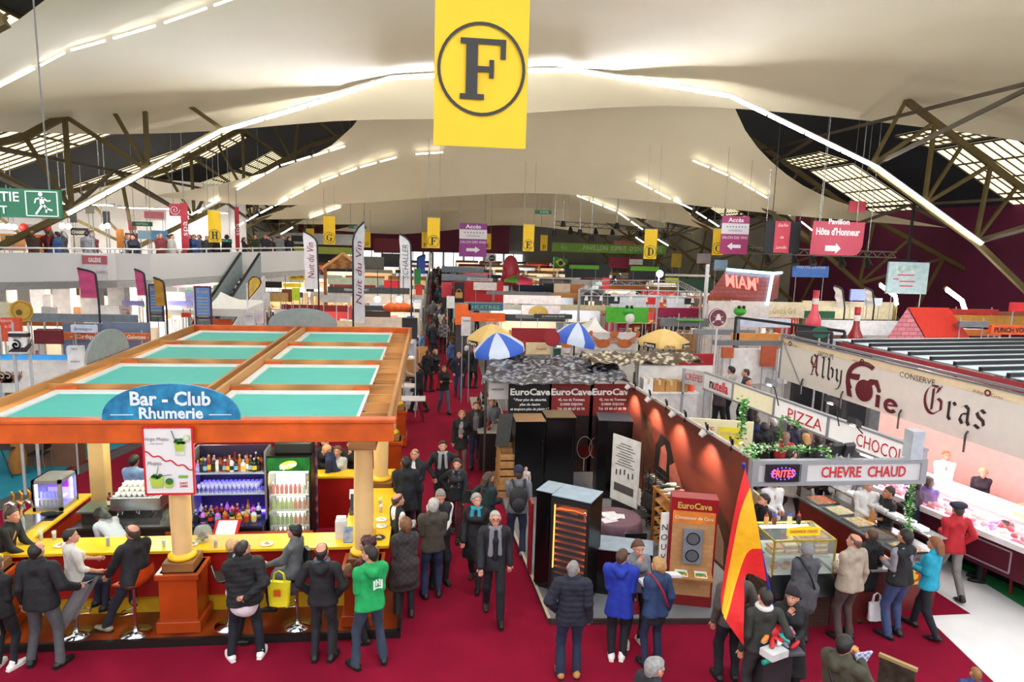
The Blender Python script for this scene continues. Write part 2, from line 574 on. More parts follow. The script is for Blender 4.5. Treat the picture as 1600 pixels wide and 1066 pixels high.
def canopy(near,far,lift,label,rows=10,over=()):
 N=resample(spline([at(px,py,Y=Y)for px,py,Y in near],6),36)
 Fr=resample(spline([at(px,py,Y=Y)for px,py,Y in far],6),36)
 G=[]
 for r in range(rows+1):
  s=r/rows
  G.append([N[k].lerp(Fr[k],s)+ZV*(lift*4*s*(1-s)*math.sin(math.pi*min(1,max(0,k/36))))for k in range(37)])
 def clear(mg):
  for row in G:
   for q in range(len(row)):
    for ya in over:
     za=np.interp(row[q].x,[a[0]for a in PROF],[a[1]for a in PROF])
     w=max(0.0,1-abs(row[q].y-ya)/3.2)
     if w>0 and row[q].z<za+mg:
      row[q]=row[q]+ZV*((za+mg-row[q].z)*min(1,w*1.6))
 clear(.8)
 if over:
  for _ in range(30):
   G[1:-1]=[[G[r][0]]+[Vector((G[r][q].x,G[r][q].y,G[r][q].z*.4+.15*(G[r-1][q].z+G[r+1][q].z+G[r][q-1].z+G[r][q+1].z)))for q in range(1,36)]+[G[r][36]]for r in range(1,rows)]
  clear(.12)
 m=MB().grid(G)
 o=m.build('stretched_canopy',velum)
 tag(o,label,'canopy',None)
 return o
canopy([(-330,190,15),(-120,118,15),(0,80,15),(60,56,14.6),(215,0,13.6),(420,-120,11.5),(800,-280,9.5),(1200,-280,9),(1600,-230,9),(2100,-60,11),(2500,420,19)],[(-330,190,25),(-150,205,27.2),(0,206,28.4),(170,210,28.6),(345,205,28.8),(500,196,29),(680,186,29.2),(820,177,29.2),(1040,165,29.2),(1250,178,29.2),(1450,200,28.5),(1600,222,27.5),(2000,300,28),(2500,420,22)],1.9,'cream stretched canopy nearest the viewpoint, behind the big letter banner',16,(26.0,13.2))
canopy([(238,306,36),(330,291,34.5),(440,262,33),(505,235,32),(545,205,31.5),(600,150,31),(800,120,31),(1000,140,31),(1142,166,31.5),(1165,205,32),(1200,248,33),(1260,293,34),(1350,328,35),(1480,356,36)],[(238,306,36),(390,320,39),(550,318,41),(700,307,42),(850,302,42),(1050,318,41),(1250,338,39),(1480,356,36)],0.5,'second cream stretched canopy, with a pointed peak hooked to the truss')
canopy([(395,343,52),(500,310,50),(650,270,48),(850,255,48),(1020,290,49),(1090,345,51),(1140,364,52)],[(395,343,52),(480,342,55),(560,337,57),(700,329,58),(850,325,58),(1000,341,56),(1140,364,52)],0.4,'third cream stretched canopy down the hall, behind the small letter banners')
canopy([(430,350,66),(560,330,64),(700,300,62),(850,300,62),(980,330,64),(1090,366,66)],[(430,350,66),(560,351,70),(640,350,72),(750,342,73),(850,339,73),(960,350,70),(1090,366,66)],0.3,'fourth cream stretched canopy, next to the last before the end wall')
canopy([(520,360,82),(640,335,80),(760,320,80),(880,330,80),(1000,366,82)],[(520,360,82),(620,366,88),(700,360,90),(780,352,90),(860,356,89),(930,366,86),(1000,368,82)],0.3,'last and smallest cream canopy in front of the maroon end wall')
from mathutils.bvhtree import BVHTree
_cv,_cf=[],[]
for o in COL.objects:
 if o.name.startswith('stretched_canopy'):
  b0=len(_cv)
  _cv+=[o.location+v.co for v in o.data.vertices]
  _cf+=[tuple(b0+i for i in p.vertices)for p in o.data.polygons]
CBVH=BVHTree.FromPolygons(_cv,_cf)
for o in COL.objects:
 if o.name.startswith(('ceiling','window_')):
  b0=len(_cv)
  _cv+=[o.location+v.co for v in o.data.vertices]
  _cf+=[tuple(b0+i for i in p.vertices)for p in o.data.polygons]
HBVH=BVHTree.FromPolygons(_cv,_cf)
def above(x,y,z):
 """height of the canopy or roof over a point, so that a cable can reach it"""
 h=HBVH.ray_cast(Vector((x,y,z)),ZV)
 return h[0].z-.03 if h[0]is not None else z+3
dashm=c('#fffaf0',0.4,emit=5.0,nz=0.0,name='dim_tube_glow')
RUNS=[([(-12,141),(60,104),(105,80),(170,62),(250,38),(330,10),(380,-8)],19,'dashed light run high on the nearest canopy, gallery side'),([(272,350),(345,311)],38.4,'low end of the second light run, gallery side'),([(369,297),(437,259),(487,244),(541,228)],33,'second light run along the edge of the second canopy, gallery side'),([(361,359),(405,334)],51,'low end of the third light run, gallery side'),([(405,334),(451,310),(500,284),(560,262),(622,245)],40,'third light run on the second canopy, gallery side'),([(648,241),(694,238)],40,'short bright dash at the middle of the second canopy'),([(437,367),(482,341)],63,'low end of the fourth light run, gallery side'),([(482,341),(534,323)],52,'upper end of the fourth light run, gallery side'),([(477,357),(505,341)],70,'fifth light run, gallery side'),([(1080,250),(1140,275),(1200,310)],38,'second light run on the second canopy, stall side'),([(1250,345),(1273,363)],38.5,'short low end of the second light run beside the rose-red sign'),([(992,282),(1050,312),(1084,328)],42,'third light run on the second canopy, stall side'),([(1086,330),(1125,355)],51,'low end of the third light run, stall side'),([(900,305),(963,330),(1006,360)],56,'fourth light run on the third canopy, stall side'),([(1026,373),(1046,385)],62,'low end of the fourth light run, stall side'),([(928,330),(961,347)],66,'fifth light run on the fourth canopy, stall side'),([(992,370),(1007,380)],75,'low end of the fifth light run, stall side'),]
for px,Yg,lb in RUNS:  # tubes on the canopies are added, standing in for strip light glowing through
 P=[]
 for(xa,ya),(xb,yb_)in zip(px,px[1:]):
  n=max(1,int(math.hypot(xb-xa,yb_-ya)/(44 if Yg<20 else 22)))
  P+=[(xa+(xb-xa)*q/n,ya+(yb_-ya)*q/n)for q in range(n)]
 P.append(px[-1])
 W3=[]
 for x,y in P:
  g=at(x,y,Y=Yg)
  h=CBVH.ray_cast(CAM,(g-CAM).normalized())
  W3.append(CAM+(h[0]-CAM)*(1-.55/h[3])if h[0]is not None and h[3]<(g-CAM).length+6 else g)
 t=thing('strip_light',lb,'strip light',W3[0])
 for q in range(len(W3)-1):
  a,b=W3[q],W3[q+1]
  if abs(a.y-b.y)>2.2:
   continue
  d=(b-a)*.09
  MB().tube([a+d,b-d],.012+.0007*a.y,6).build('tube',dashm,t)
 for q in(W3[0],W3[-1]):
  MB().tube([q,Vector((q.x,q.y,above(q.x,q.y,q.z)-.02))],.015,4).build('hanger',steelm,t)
# people
HUGE=9.0
def surface_net(F,org,h):
 """smooth closed surface round the negative part of a sampled field"""
 S=F<0
 nx,ny,nz=F.shape
 C8=[(i,j,k)for i in(0,1)for j in(0,1)for k in(0,1)]
 cnt=np.zeros((nx-1,ny-1,nz-1),np.int8)
 for i,j,k in C8:
  cnt+=S[i:nx-1+i,j:ny-1+j,k:nz-1+k]
 A=np.argwhere((cnt>0)&(cnt<8))
 if not len(A):
  return[],[]
 ix=-np.ones(cnt.shape,np.int32)
 ix[A[:,0],A[:,1],A[:,2]]=np.arange(len(A))
 val=[F[A[:,0]+i,A[:,1]+j,A[:,2]+k]for i,j,k in C8]
 acc=np.zeros((len(A),3));n=np.zeros(len(A))
 for a in range(8):
  for b in range(a+1,8):
   if sum(abs(C8[a][q]-C8[b][q])for q in range(3))!=1:
    continue
   va,vb=val[a],val[b]
   mk=(va<0)!=(vb<0)
   t=np.where(mk,va/np.where(mk,va-vb,1),0)
   ca,cb=np.array(C8[a],float),np.array(C8[b],float)
   acc+=np.where(mk[:,None],ca+t[:,None]*(cb-ca),0)
   n+=mk
 V=(A+acc/n[:,None])*h+org
 Q=[]
 for ax in range(3):
  s0=[slice(None)]*3;s1=[slice(None)]*3
  s0[ax]=slice(0,-1);s1[ax]=slice(1,None)
  E=np.argwhere(S[tuple(s0)]!=S[tuple(s1)])
  b,cc=(ax+1)%3,(ax+2)%3
  E=E[(E[:,b]>0)&(E[:,cc]>0)&(E[:,b]<cnt.shape[b])&(E[:,cc]<cnt.shape[cc])]
  if not len(E):
   continue
  def cell(db,dc):
   q=E.copy();q[:,b]-=db;q[:,cc]-=dc
   return ix[q[:,0],q[:,1],q[:,2]]
  q=np.stack([cell(1,1),cell(0,1),cell(0,0),cell(1,0)],1)
  inside=S[E[:,0],E[:,1],E[:,2]]
  q[~inside]=q[~inside][:,::-1]
  Q.append(q)
 Q=np.concatenate(Q)
 Q=Q[(Q>=0).all(1)]
 return V,Q
class SDF:
 """union of rounded cones with smooth joints"""
 def __init__(s):
  s.p=[];s.cut=[]
 def cone(s,a,b,ra,rb=None,sq=None,k=0.025):
  rb=ra if rb is None else rb
  s.p.append((np.array(a,float),np.array(b,float),ra,rb,sq,k));return s
 def ball(s,a,r,sq=None,k=0.02):
  return s.cone(a,a,r,r,sq,k)
 def mesh(s,h,wrinkle=0.0,puff=0.0,seed=0,minz=None):
  lo=np.min([np.minimum(a,b)-max(ra,rb)*1.4 for a,b,ra,rb,*_ in s.p],0)-3*h
  hi=np.max([np.maximum(a,b)+max(ra,rb)*1.4 for a,b,ra,rb,*_ in s.p],0)+3*h
  n=np.ceil((hi-lo)/h).astype(int)+1
  F=np.full(n,HUGE,np.float32)
  X=[lo[i]+h*np.arange(n[i])for i in range(3)]
  for a,b,ra,rb,sq,k in s.p:
   R=max(ra,rb)*(1.4 if sq else 1.0)+k+3*h
   i0=np.clip(np.floor((np.minimum(a,b)-R-lo)/h).astype(int),0,n-1)
   i1=np.clip(np.ceil((np.maximum(a,b)+R-lo)/h).astype(int)+1,1,n)
   P=np.stack(np.meshgrid(*[X[i][i0[i]:i1[i]]for i in range(3)],indexing='ij'),-1).astype(np.float32)
   q=P-a.astype(np.float32)
   ab=(b-a)
   if sq is not None:
    ax=np.array(sq[0],np.float32);ax=ax/np.linalg.norm(ax);f=1.0/sq[1]-1.0
    q=q+(q@ax)[...,None]*ax*f
    ab=ab+(ab@ax)*ax*f
   L2=float(ab@ab)
   t=np.clip((q@ab.astype(np.float32))/L2,0,1)if L2>1e-9 else np.zeros(q.shape[:-1],np.float32)
   d=np.linalg.norm(q-t[...,None]*ab.astype(np.float32),axis=-1)-(ra+(rb-ra)*t)
   if sq is not None:
    d=d*min(1.0,sq[1]**0.5)
   sub=F[i0[0]:i1[0],i0[1]:i1[1],i0[2]:i1[2]]
   hh=np.clip(0.5+0.5*(sub-d)/k,0,1)
   F[i0[0]:i1[0],i0[1]:i1[1],i0[2]:i1[2]]=sub*(1-hh)+d*hh-k*hh*(1-hh)
  if wrinkle or puff:
   x,y,z=np.meshgrid(*X,indexing='ij')
   if puff:
    F+=puff*(np.abs(np.sin(z*42))-.6)
   if wrinkle:
    g=np.random.default_rng(seed)
    for _ in range(5):
     w=g.normal(0,1,3)*np.array([16,16,11]);ph=g.uniform(0,6.3)
     F+=(wrinkle*.5*np.sin(w[0]*x+w[1]*y+w[2]*z+ph)).astype(np.float32)
  for nrm,off in s.cut:
   x,y,z=np.meshgrid(*X,indexing='ij')
   F=np.maximum(F,x*nrm[0]+y*nrm[1]+z*nrm[2]-off)
  return surface_net(F,lo,h)
def net_obj(name,nets,mats,parent,extra=None):
 """one mesh from one or more surface nets (V, Q), plus an optional builder with hand-made detail"""
 V,Q,MI,SM=[],[],[],[]
 for(v,q),mi in nets:
  if len(v):
   b=sum(len(x)for x in V)
   V.append(np.asarray(v));Q.extend((np.asarray(q)+b).tolist());MI+=[mi]*len(q);SM+=[True]*len(q)
 V=np.concatenate(V).tolist()if V else[]
 if extra is not None:
  b=len(V)
  V+=extra.v;Q+=[tuple(b+i for i in f)for f in extra.f];MI+=extra.m;SM+=extra.s
 me=bpy.data.meshes.new(name)
 me.from_pydata(V,[],Q)
 for m in mats:
  me.materials.append(m)
 me.polygons.foreach_set('material_index',MI);me.polygons.foreach_set('use_smooth',SM)
 me.update()
 o=bpy.data.objects.new(name,me)
 COL.objects.link(o)
 o.parent=parent
 return o
def rotm(yaw=0,pitch=0,roll=0):
 """yaw turns right (clockwise from above), pitch leans forward, roll leans right; degrees"""
 return np.array(Matrix.Rotation(math.radians(-yaw),3,'Z')@Matrix.Rotation(math.radians(-pitch),3,'X')@Matrix.Rotation(math.radians(roll),3,'Y'))
def ik(a,t,l1,l2,hint):
 a,t,hint=np.array(a,float),np.array(t,float),np.array(hint,float)
 d=t-a
 D=min(np.linalg.norm(d),(l1+l2)*0.995)
 u=d/np.linalg.norm(d)
 t=a+u*D
 x=(l1*l1-l2*l2+D*D)/(2*D)
 hgt=math.sqrt(max(0,l1*l1-x*x))
 w=hint-u*(hint@u)
 w=w/(np.linalg.norm(w)+1e-9)
 return a+u*x+w*hgt,t
SKIN={'fair':'#c98d74','tan':'#b5775a','dark':'#6b4230','pale':'#d8a48e'}
def person(x,y,yaw,label,h=1.74,sex='m',z=0.0,top='jacket',tc='#16171c',bot='#1a1d29',shoe='#15130f',hair='short',hc='#2a1d15',skin='fair',lean=0,side=0,twist=0,hyaw=0,hpitch=0,fat=1.0,arms=('down','down'),legs='stand',seat=None,shirt=None,scarf=None,glasses=False,hat=None,skirt=None,vox=0.015,hem=None,hood=None,sleeve='long',group=None,cat='person',collar=True,tail=None,mark=None,puff=0.0,name='person',hip=None,beard=None,top2=None,strap=None,lod=0):
 k=h/1.74
 root=thing(name,label,cat,(0,0,0),group)
 fem=sex=='f'
 hw=0.085 if not fem else 0.09
 sw=(0.178 if not fem else 0.156)*(0.94+.06*fat)
 pz=0.93 if seat is None else seat/k+0.08
 pel=np.array([0,0,pz])
 if hip is not None:
  pel=pel+np.array(hip)
 R=rotm(twist,lean,side)
 U=lambda p:pel+R@(np.array(p,float))
 fwd=R@np.array([0,1,0])
 wst,chs,nck=U((0,.0,.16)),U((0,.005,.36)),U((0,-.015,.52))
 sh=[U((-sw,-.015,.455)),U((sw,-.015,.455))]
 HR=rotm(twist+hyaw,lean*.45+hpitch,side*.5)
 hb=U((0,0,.555))
 Hd=lambda p:hb+HR@np.array(p,float)
 hfw=HR@np.array([0,1,0]);hrt=HR@np.array([1,0,0])
 hipj=[pel+rotm(twist*.3)@np.array([-hw,0,-.03]),pel+rotm(twist*.3)@np.array([hw,0,-.03])]
 ftg,fdir=[],[]
 if isinstance(legs,str):
  if legs=='stand':
   ftg=[np.array([-.115,.0,.075]),np.array([.115,.02,.075])];fdir=[(-.2,1,0),(.2,1,0)]
  elif legs=='together':
   ftg=[np.array([-.075,.0,.075]),np.array([.075,.03,.075])];fdir=[(-.1,1,0),(.1,1,0)]
  elif legs=='wide':
   ftg=[np.array([-.19,.02,.075]),np.array([.19,-.02,.075])];fdir=[(-.35,1,0),(.35,1,0)]
  elif legs=='walk':
   ftg=[np.array([-.09,.26,.075]),np.array([.09,-.26,.11])];fdir=[(-.05,1,0),(.05,1,-.35)]
  elif legs=='walk2':
   ftg=[np.array([-.09,-.24,.10]),np.array([.09,.22,.075])];fdir=[(-.05,1,-.3),(.05,1,0)]
  elif legs=='sit':
   ftg=[np.array([-.12,.42,.28]),np.array([.12,.40,.28])];fdir=[(-.2,1,0),(.2,1,0)]
 else:
  for(fx,fy,fz),dr in legs:
   ftg.append(np.array([fx,fy,fz+.075]));fdir.append(dr)
 kn,an=[],[]
 for i in(0,1):
  a,t=ik(hipj[i],ftg[i],.43,.42,(-.12 if i==0 else.12,1,.1))
  kn.append(a);an.append(t)
 el,wr,hdr=[],[],[]
 for i,aa in enumerate(arms):
  s=-1 if i==0 else 1
  hint=R@np.array([s*.28,-1,-.5])
  if aa=='down':
   t=U((s*(sw+.05),.03,-.06));dr=(s*.05,.15,-1)
  elif aa=='swing':
   t=U((s*(sw+.04),.2,-.01));dr=(0,.4,-1)
  elif aa=='back':
   t=U((s*(sw+.05),-.2,-.01));dr=(0,-.2,-1)
  elif aa=='pocket':
   t=U((s*(sw+.0),.09,.02));dr=(-s*.3,.3,-1);hint=R@np.array([s*1.2,-.8,0])
  elif aa=='hip':
   t=U((s*.17,-.03,.08));dr=(-s,.3,-.3);hint=R@np.array([s*1,-.5,0])
  elif aa=='behind':
   t=U((s*.05,-.17,.06));dr=(-s,-.1,-.2);hint=R@np.array([s*1.2,-.3,0])
  elif aa=='front':
   t=U((s*.07,.24,.16));dr=(-s*.7,.6,0)
  elif aa=='cross':
   t=U((-s*.08,.17,.22));dr=(-s,.2,.1);hint=R@np.array([s*1,0,-1])
  elif aa=='table':
   t=U((s*.12,.36,.12));dr=(-s*.5,1,-.1)
  elif aa=='mouth':
   t=U((s*.06,.2,.46));dr=(-s*.5,-.2,1);hint=R@np.array([s*.6,.1,-1])
  elif aa=='hold':
   t=U((s*.16,.3,.2));dr=(-s*.3,1,.1)
  else:
   t=U(aa[0]);dr=aa[1]
   if len(aa)>2:
    hint=R@np.array(aa[2])
  a,t=ik(sh[i],t,.285,.25,hint)
  el.append(a);wr.append(t);d=R@np.array(dr,float);hdr.append(d/np.linalg.norm(d))
 sd=(fwd,.66)
 # ---- body: one continuous surface with head, neck, trunk, limbs; the fingers are rooted in the palms
 b=SDF()
 b.cone(Hd((0,-.015,.115)),Hd((0,.005,.12)),.089,.082,(hrt,.87))
 b.cone(Hd((0,.03,.055)),Hd((0,.062,.015)),.058,.036,(hrt,.95))
 b.cone(Hd((0,.02,.07)),Hd((0,.055,.06)),.062,.05,(hrt,.95))
 b.cone(Hd((0,.086,.098)),Hd((0,.108,.066)),.009,.014,k=.012)
 for s in(-1,1):
  b.cone(Hd((s*.083,-.005,.10)),Hd((s*.08,.0,.06)),.022,.015,(hrt,.5),k=.008)
 b.cone(U((0,-.025,.48)),Hd((0,-.012,.045)),.06,.055)
 fb=fat
 b.cone(pel,wst,.115*fb,.105*fb,sd).cone(wst,chs,.105*fb,.12,sd).cone(U((-.09,0,.42)),U((.09,0,.42)),.085,.085,sd)
 b.cone(U((-sw+.035,-.015,.445)),U((sw-.035,-.015,.445)),.046,.046)
 for i in(0,1):
  b.cone(sh[i],el[i],.042,.038).cone(el[i],wr[i],.04,.027)
  pm=wr[i]+hdr[i]*.05
  b.cone(wr[i]+hdr[i]*.02,wr[i]+hdr[i]*.075,.03,.036,(fwd,.75),k=.015)
  b.cone(hipj[i],kn[i],.075,.052).cone(kn[i],an[i],.052,.036)
 fx=MB()
 if lod==0:
  for i in(0,1):
   s=-1 if i==0 else 1
   d=Vector(hdr[i]);sdv=Vector(fwd).cross(d)
   if sdv.length<.3:
    sdv=Vector((1,0,0)).cross(d)
   sdv.normalize();nv=d.cross(sdv).normalized()
   w0=Vector(wr[i])
   for q,(off,ln)in enumerate(((-.027,.066),(-.009,.076),(.009,.071),(.027,.056))):
    p0=w0+d*.075+sdv*off
    p1=p0+d*ln*.5+nv*.006*s
    p2=p1+d*ln*.4+nv*.016*s
    fx.tube([p0,p1,p2,p2+d*.006],[.0095,.009,.008,.003],6)
   tb=w0+d*.03-sdv*.028*s
   fx.tube([tb,tb+d*.03-sdv*.022*s,tb+d*.055-sdv*.03*s],[.012,.0105,.006],6)
  for s in(-1,1):
   e=Hd((s*.032,.079,.098))
   fx.ell(tuple(e),.0125,8,1)
   e2=Hd((s*.032,.0895,.098))
   fx.ell(tuple(e2),.0062,6,2)
   q0,q1=Hd((s*.016,.092,.118)),Hd((s*.05,.078,.117))
   fx.tube([q0,(q0+q1)/2+HR@np.array([0,.004,.004]),q1],.005,5,2)
  m0=[Hd((-.024,.090,.030)),Hd((0,.100,.031)),Hd((.024,.090,.030))]
  fx.tube(m0,.0055,5,3)
 sk=c(SKIN[skin],.55,name='skin_'+skin,nz=.06,sc=14)
 hv=min(vox,.0125)if lod==0 else vox
 net_obj('body',[(b.mesh(hv),0)],[sk,c('#e8e4dc',.3),c('#1d1512',.5),c('#8d4a44',.5)],root,fx)
 # ---- hair
 if hair:
  g=SDF()
  if hair in('short','bald','crop'):
   r=.099 if hair!='crop' else.095
   g.cone(Hd((0,-.018,.118)),Hd((0,.004,.124)),r,r-.006,(hrt,.88));g.cone(Hd((0,-.045,.05)),Hd((0,-.04,.09)),.062,.07,(hrt,1.0))
  elif hair=='bob':
   g.cone(Hd((0,-.02,.12)),Hd((0,.0,.125)),.108,.1,(hrt,.92));g.cone(Hd((-.062,-.03,.09)),Hd((-.06,-.015,.0)),.05,.035);g.cone(Hd((.062,-.03,.09)),Hd((.06,-.015,.0)),.05,.035);g.cone(Hd((0,-.07,.08)),Hd((0,-.06,-.01)),.06,.045)
  elif hair=='long':
   g.cone(Hd((0,-.018,.12)),Hd((0,.002,.125)),.105,.098,(hrt,.9));g.cone(Hd((0,-.08,.08)),U((0,-.13,.36)),.06,.06,(hrt,1.5))
   for s in(-1,1):
    g.cone(Hd((s*.07,-.02,.09)),U((s*.1,-.02,.36)),.038,.03)
  elif hair=='curly':
   for q in range(26):
    aa=q*2.4;zz=.04+.15*(q/25)
    rr=.085*math.sin(math.pi*min(.95,.25+.65*(1-q/25)))
    g.ball(Hd((rr*math.cos(aa),rr*math.sin(aa)-.03,zz)),.05,k=.012)
  elif hair=='pony':
   g.cone(Hd((0,-.018,.12)),Hd((0,.002,.125)),.1,.094,(hrt,.88));g.cone(Hd((0,-.12,.11)),Hd((0,-.15,-.12)),.04,.02)
  nrm=HR@np.array([0,1,-.95]);nrm=nrm/np.linalg.norm(nrm)
  pp=Hd((0,.047,.155))if hair not in('curly',)else Hd((0,.06,.15))
  g.cut.append((nrm,float(nrm@pp)))
  if hair=='bald':
   up=HR@np.array([0,-.35,1.0]);up=up/np.linalg.norm(up)
   g.cut.append((up,float(up@Hd((0,0,.168)))))
  net_obj('hair',[(g.mesh(.011 if lod==0 else.018,wrinkle=.006,seed=int(x*31+y*17)%97),0)],[c(hc,.55,kind='cloth',nz=.25,sc=30)],root)
 # ---- trousers / skirt
 g=SDF()
 pw=1.0 if not fem else.93
 g.cone(pel+np.array([-.05,0,-.02]),pel+np.array([.05,0,-.02]),.104*fb,.104*fb,((0,1,0),.95))
 g.cone(pel,U((0,0,.1)),.112*fb,.106*fb,sd)
 for i in(0,1):
  g.cone(hipj[i],kn[i],.094*pw*(.6+.4*fb),.067*pw).cone(kn[i],an[i],.066*pw,.057*pw)
 for i in(0,1):
  g.cut.append((np.array([0,0,-1.0]),-(min(an[0][2],an[1][2])-.055)))
  break
 net_obj('trousers',[(g.mesh(vox,wrinkle=.006,seed=int(x*7+y*13)%89),0)],[c(bot,.8,kind='cloth',nz=.15,sc=12)],root)
 if skirt:
  g=SDF()
  dz=skirt[1]
  m2=(kn[0]+kn[1])/2
  g.cone(U((0,0,.08)),pel+(m2-pel)*dz,.125,.17,((0,1,0),.8));g.cone(pel,pel+(m2-pel)*dz,.14,.185,((0,1,0),.8))
  q=pel+(m2-pel)*dz
  ax=(m2-pel)/np.linalg.norm(m2-pel)
  g.cut.append((ax,float(ax@q)))
  net_obj('skirt',[(g.mesh(vox,wrinkle=.01,seed=5),0)],[c(skirt[0],.8,kind='cloth')],root)
 # ---- shoes
 for i in(0,1):
  d=np.array(fdir[i],float);d/=np.linalg.norm(d)
  g=SDF()
  a0=an[i]+np.array([0,0,-.032])
  g.cone(a0-d*.05,a0+d*.08,.046,.045,((0,0,1),.85)).cone(a0+d*.06,a0+d*.165,.046,.036,((0,0,1),.7)).cone(an[i]+np.array([0,0,.03]),a0-d*.02,.047,.046)
  if d[2]>-.2:
   g.cut.append((np.array([0,0,-1.0]),-(an[i][2]-.0745)))
  sb=MB()
  if lod==0 and d[2]>-.2:
   dv=Vector((d[0],d[1],0)).normalized();rv=Vector((dv.y,-dv.x,0))
   base=Vector(an[i])+Vector((0,0,-.074))
   ol=[(-.095,-.03),(-.095,.03),(0,.044),(.11,.047),(.19,.03),(.205,0),(.19,-.03),(.11,-.047),(0,-.044)]
   sb.prism([base+dv*p+rv*q for p,q in ol],(0,0,.02),1)
  net_obj('shoe',[(g.mesh(.012 if lod==0 else vox),0)],[c(shoe,.5),c('#e9e6e0' if shoe in('#f0eeea','#e8e6e2','#b9b3a2')else '#0e0d0d',.7)],root,sb)
 # ---- top
 def top_sdf(grow,sleeves,hemz,arm_r=1.0):
  g=SDF()
  gx=grow
  lo=max(hemz,-.25)
  for q in(-1,1):
   g.cone(U((q*.066,0,min(lo,.02))),U((q*.046,0,.16)),.120*fb+gx,.096*fb+gx,(fwd,.95))
   g.cone(U((q*.046,0,.16)),U((q*.07,0,.36)),.096*fb+gx,.1+gx,(fwd,.9))
  g.cone(U((-.095,-.005,.405)),U((.095,-.005,.405)),.088+gx,.088+gx,(fwd,.92))
  g.cone(U((-sw+.03,-.015,.45)),U((0,-.018,.475)),.058+gx*.8,.07+gx*.6)
  g.cone(U((sw-.03,-.015,.45)),U((0,-.018,.475)),.058+gx*.8,.07+gx*.6)
  g.cone(U((0,-.028,.44)),U((0,-.015,.525)),.09+gx*.5,.066+gx*.3)
  if fb>1.08:
   g.ball(U((0,.05,.14)),.12*fb,(fwd,.8))
  if fem:
   g.cone(U((-.07,.09,.34)),U((.07,.09,.34)),.06+gx,.06+gx,k=.05)
  if hemz>=-.25:
   nn=R@np.array([0,0,-1.0])
   g.cut.append((nn,float(nn@U((0,0,min(hemz,.0)-.03)))))
  else:
   for i in(0,1):
    q=hipj[i]+(kn[i]-hipj[i])*(-hemz/.43)
    g.cone(hipj[i]+np.array([0,0,.03]),q,.122*fb+gx,.135+gx,((0,1,0),.85),k=.06)
   m1,m2=(hipj[0]+hipj[1])/2,(kn[0]+kn[1])/2
   q=m1+(m2-m1)*(-hemz/.43)
   g.cone(m1,q,.12+gx,.14+gx,((0,1,0),.8),k=.05)
   nn=(m2-m1)/np.linalg.norm(m2-m1)
   g.cut.append((nn,float(nn@q)))
  g2=SDF()
  for i in(0,1):
   g2.cone(sh[i]+(sh[1-i]-sh[i])*.08,sh[i]+(el[i]-sh[i])*.12,.05+gx,.054+gx)
   if sleeves=='long':
    g2.cone(sh[i],el[i],.054*arm_r+gx,.05*arm_r+gx).cone(el[i],wr[i]+hdr[i]*.01,.05*arm_r+gx,.04*arm_r+gx)
   elif sleeves=='short':
    g2.cone(sh[i],sh[i]+(el[i]-sh[i])*.75,.064+gx,.056+gx)
   elif sleeves=='mid':
    g2.cone(sh[i],el[i],.06+gx,.05+gx).cone(el[i],el[i]+(wr[i]-el[i])*.3,.05+gx,.047+gx)
  return g,(g2 if sleeves else None)
 def nets(gg,**kw):
  return[(q.mesh(vox,**kw),0)for q in gg if q is not None]
 hz=hem if hem is not None else{'jacket':-.08,'coat':-.42,'sweater':-.03,'tee':-.05,'vest':-.03,'hoodie':-.06,'puffer':-.08,'parka':-.2}[top]
 gr={'jacket':.012,'coat':.014,'sweater':.004,'tee':.002,'vest':.012,'hoodie':.012,'puffer':.026,'parka':.022}[top]
 if top=='vest':
  net_obj('shirt',nets(top_sdf(0.0,'long',-.02),wrinkle=.004,seed=3),[c(top2 or '#e4e2de',.7,kind='cloth')],root)
  sl=None
 else:
  sl=sleeve
 g,gs=top_sdf(gr,sl,hz)
 if collar and top in('jacket','coat','puffer','parka'):
  g.cone(U((-.035,-.02,.525)),U((.035,-.02,.525)),.072,.072,k=.015)
 if hood if hood is not None else top in('hoodie','parka'):
  g.cone(U((-.06,-.1,.49)),U((.06,-.1,.49)),.055,.055,k=.03).ball(U((0,-.12,.44)),.07,k=.03)
 pf=puff or(.007 if top=='puffer' else 0)
 wk={'sweater':.005,'tee':.005}.get(top,.008)
 nm={'puffer':'jacket','parka':'jacket','tee':'shirt'}.get(top,top)
 tm=tc if not isinstance(tc,str)else c(tc,.75,kind='cloth',nz=.15,sc=10)
 tp=net_obj(nm,nets((g,gs),wrinkle=wk,puff=pf,seed=int(abs(x*5+y*3))%83),[tm],root)
 if shirt:
  g=SDF()
  g.cone(U((0,.045+gr,.08)),U((0,.055+gr+(.03 if fem else 0),.34)),.085*fb,.085,(fwd,.9)).cone(U((0,.05+gr,.34)),U((0,.02+gr,.5)),.075,.05,(fwd,.9))
  net_obj('shirt_front',[(g.mesh(vox,seed=2),0)],[shirt if not isinstance(shirt,str)else c(shirt,.8,kind='cloth')],root)
 if tail:
  g=SDF()
  g.cone(U((0,0,hz-.035)),U((0,0,hz-.05)),.132*fb+gr,.135*fb+gr,(fwd,.75))
  net_obj('shirt_tail',[(g.mesh(vox,wrinkle=.006,seed=9),0)],[c(tail,.8,kind='cloth')],root)
 if scarf:
  g=SDF()
  for q in range(12):
   a0,a1=q*math.pi/6,(q+1)*math.pi/6
   g.cone(U((.08*math.cos(a0),.075*math.sin(a0)-.005,.525)),U((.08*math.cos(a1),.075*math.sin(a1)-.005,.525)),.034,.034,k=.01)
  if scarf[1]:
   for s in(-1,1):
    g.cone(U((s*.055,.085+gr,.5)),U((s*.07,.115*fb+gr,.5-scarf[1])),.034,.038,(fwd,.6),k=.01)
  net_obj('scarf',[(g.mesh(.013,wrinkle=.006,seed=4),0)],[scarf[0]if not isinstance(scarf[0],str)else c(scarf[0],.8,kind='cloth')],root)
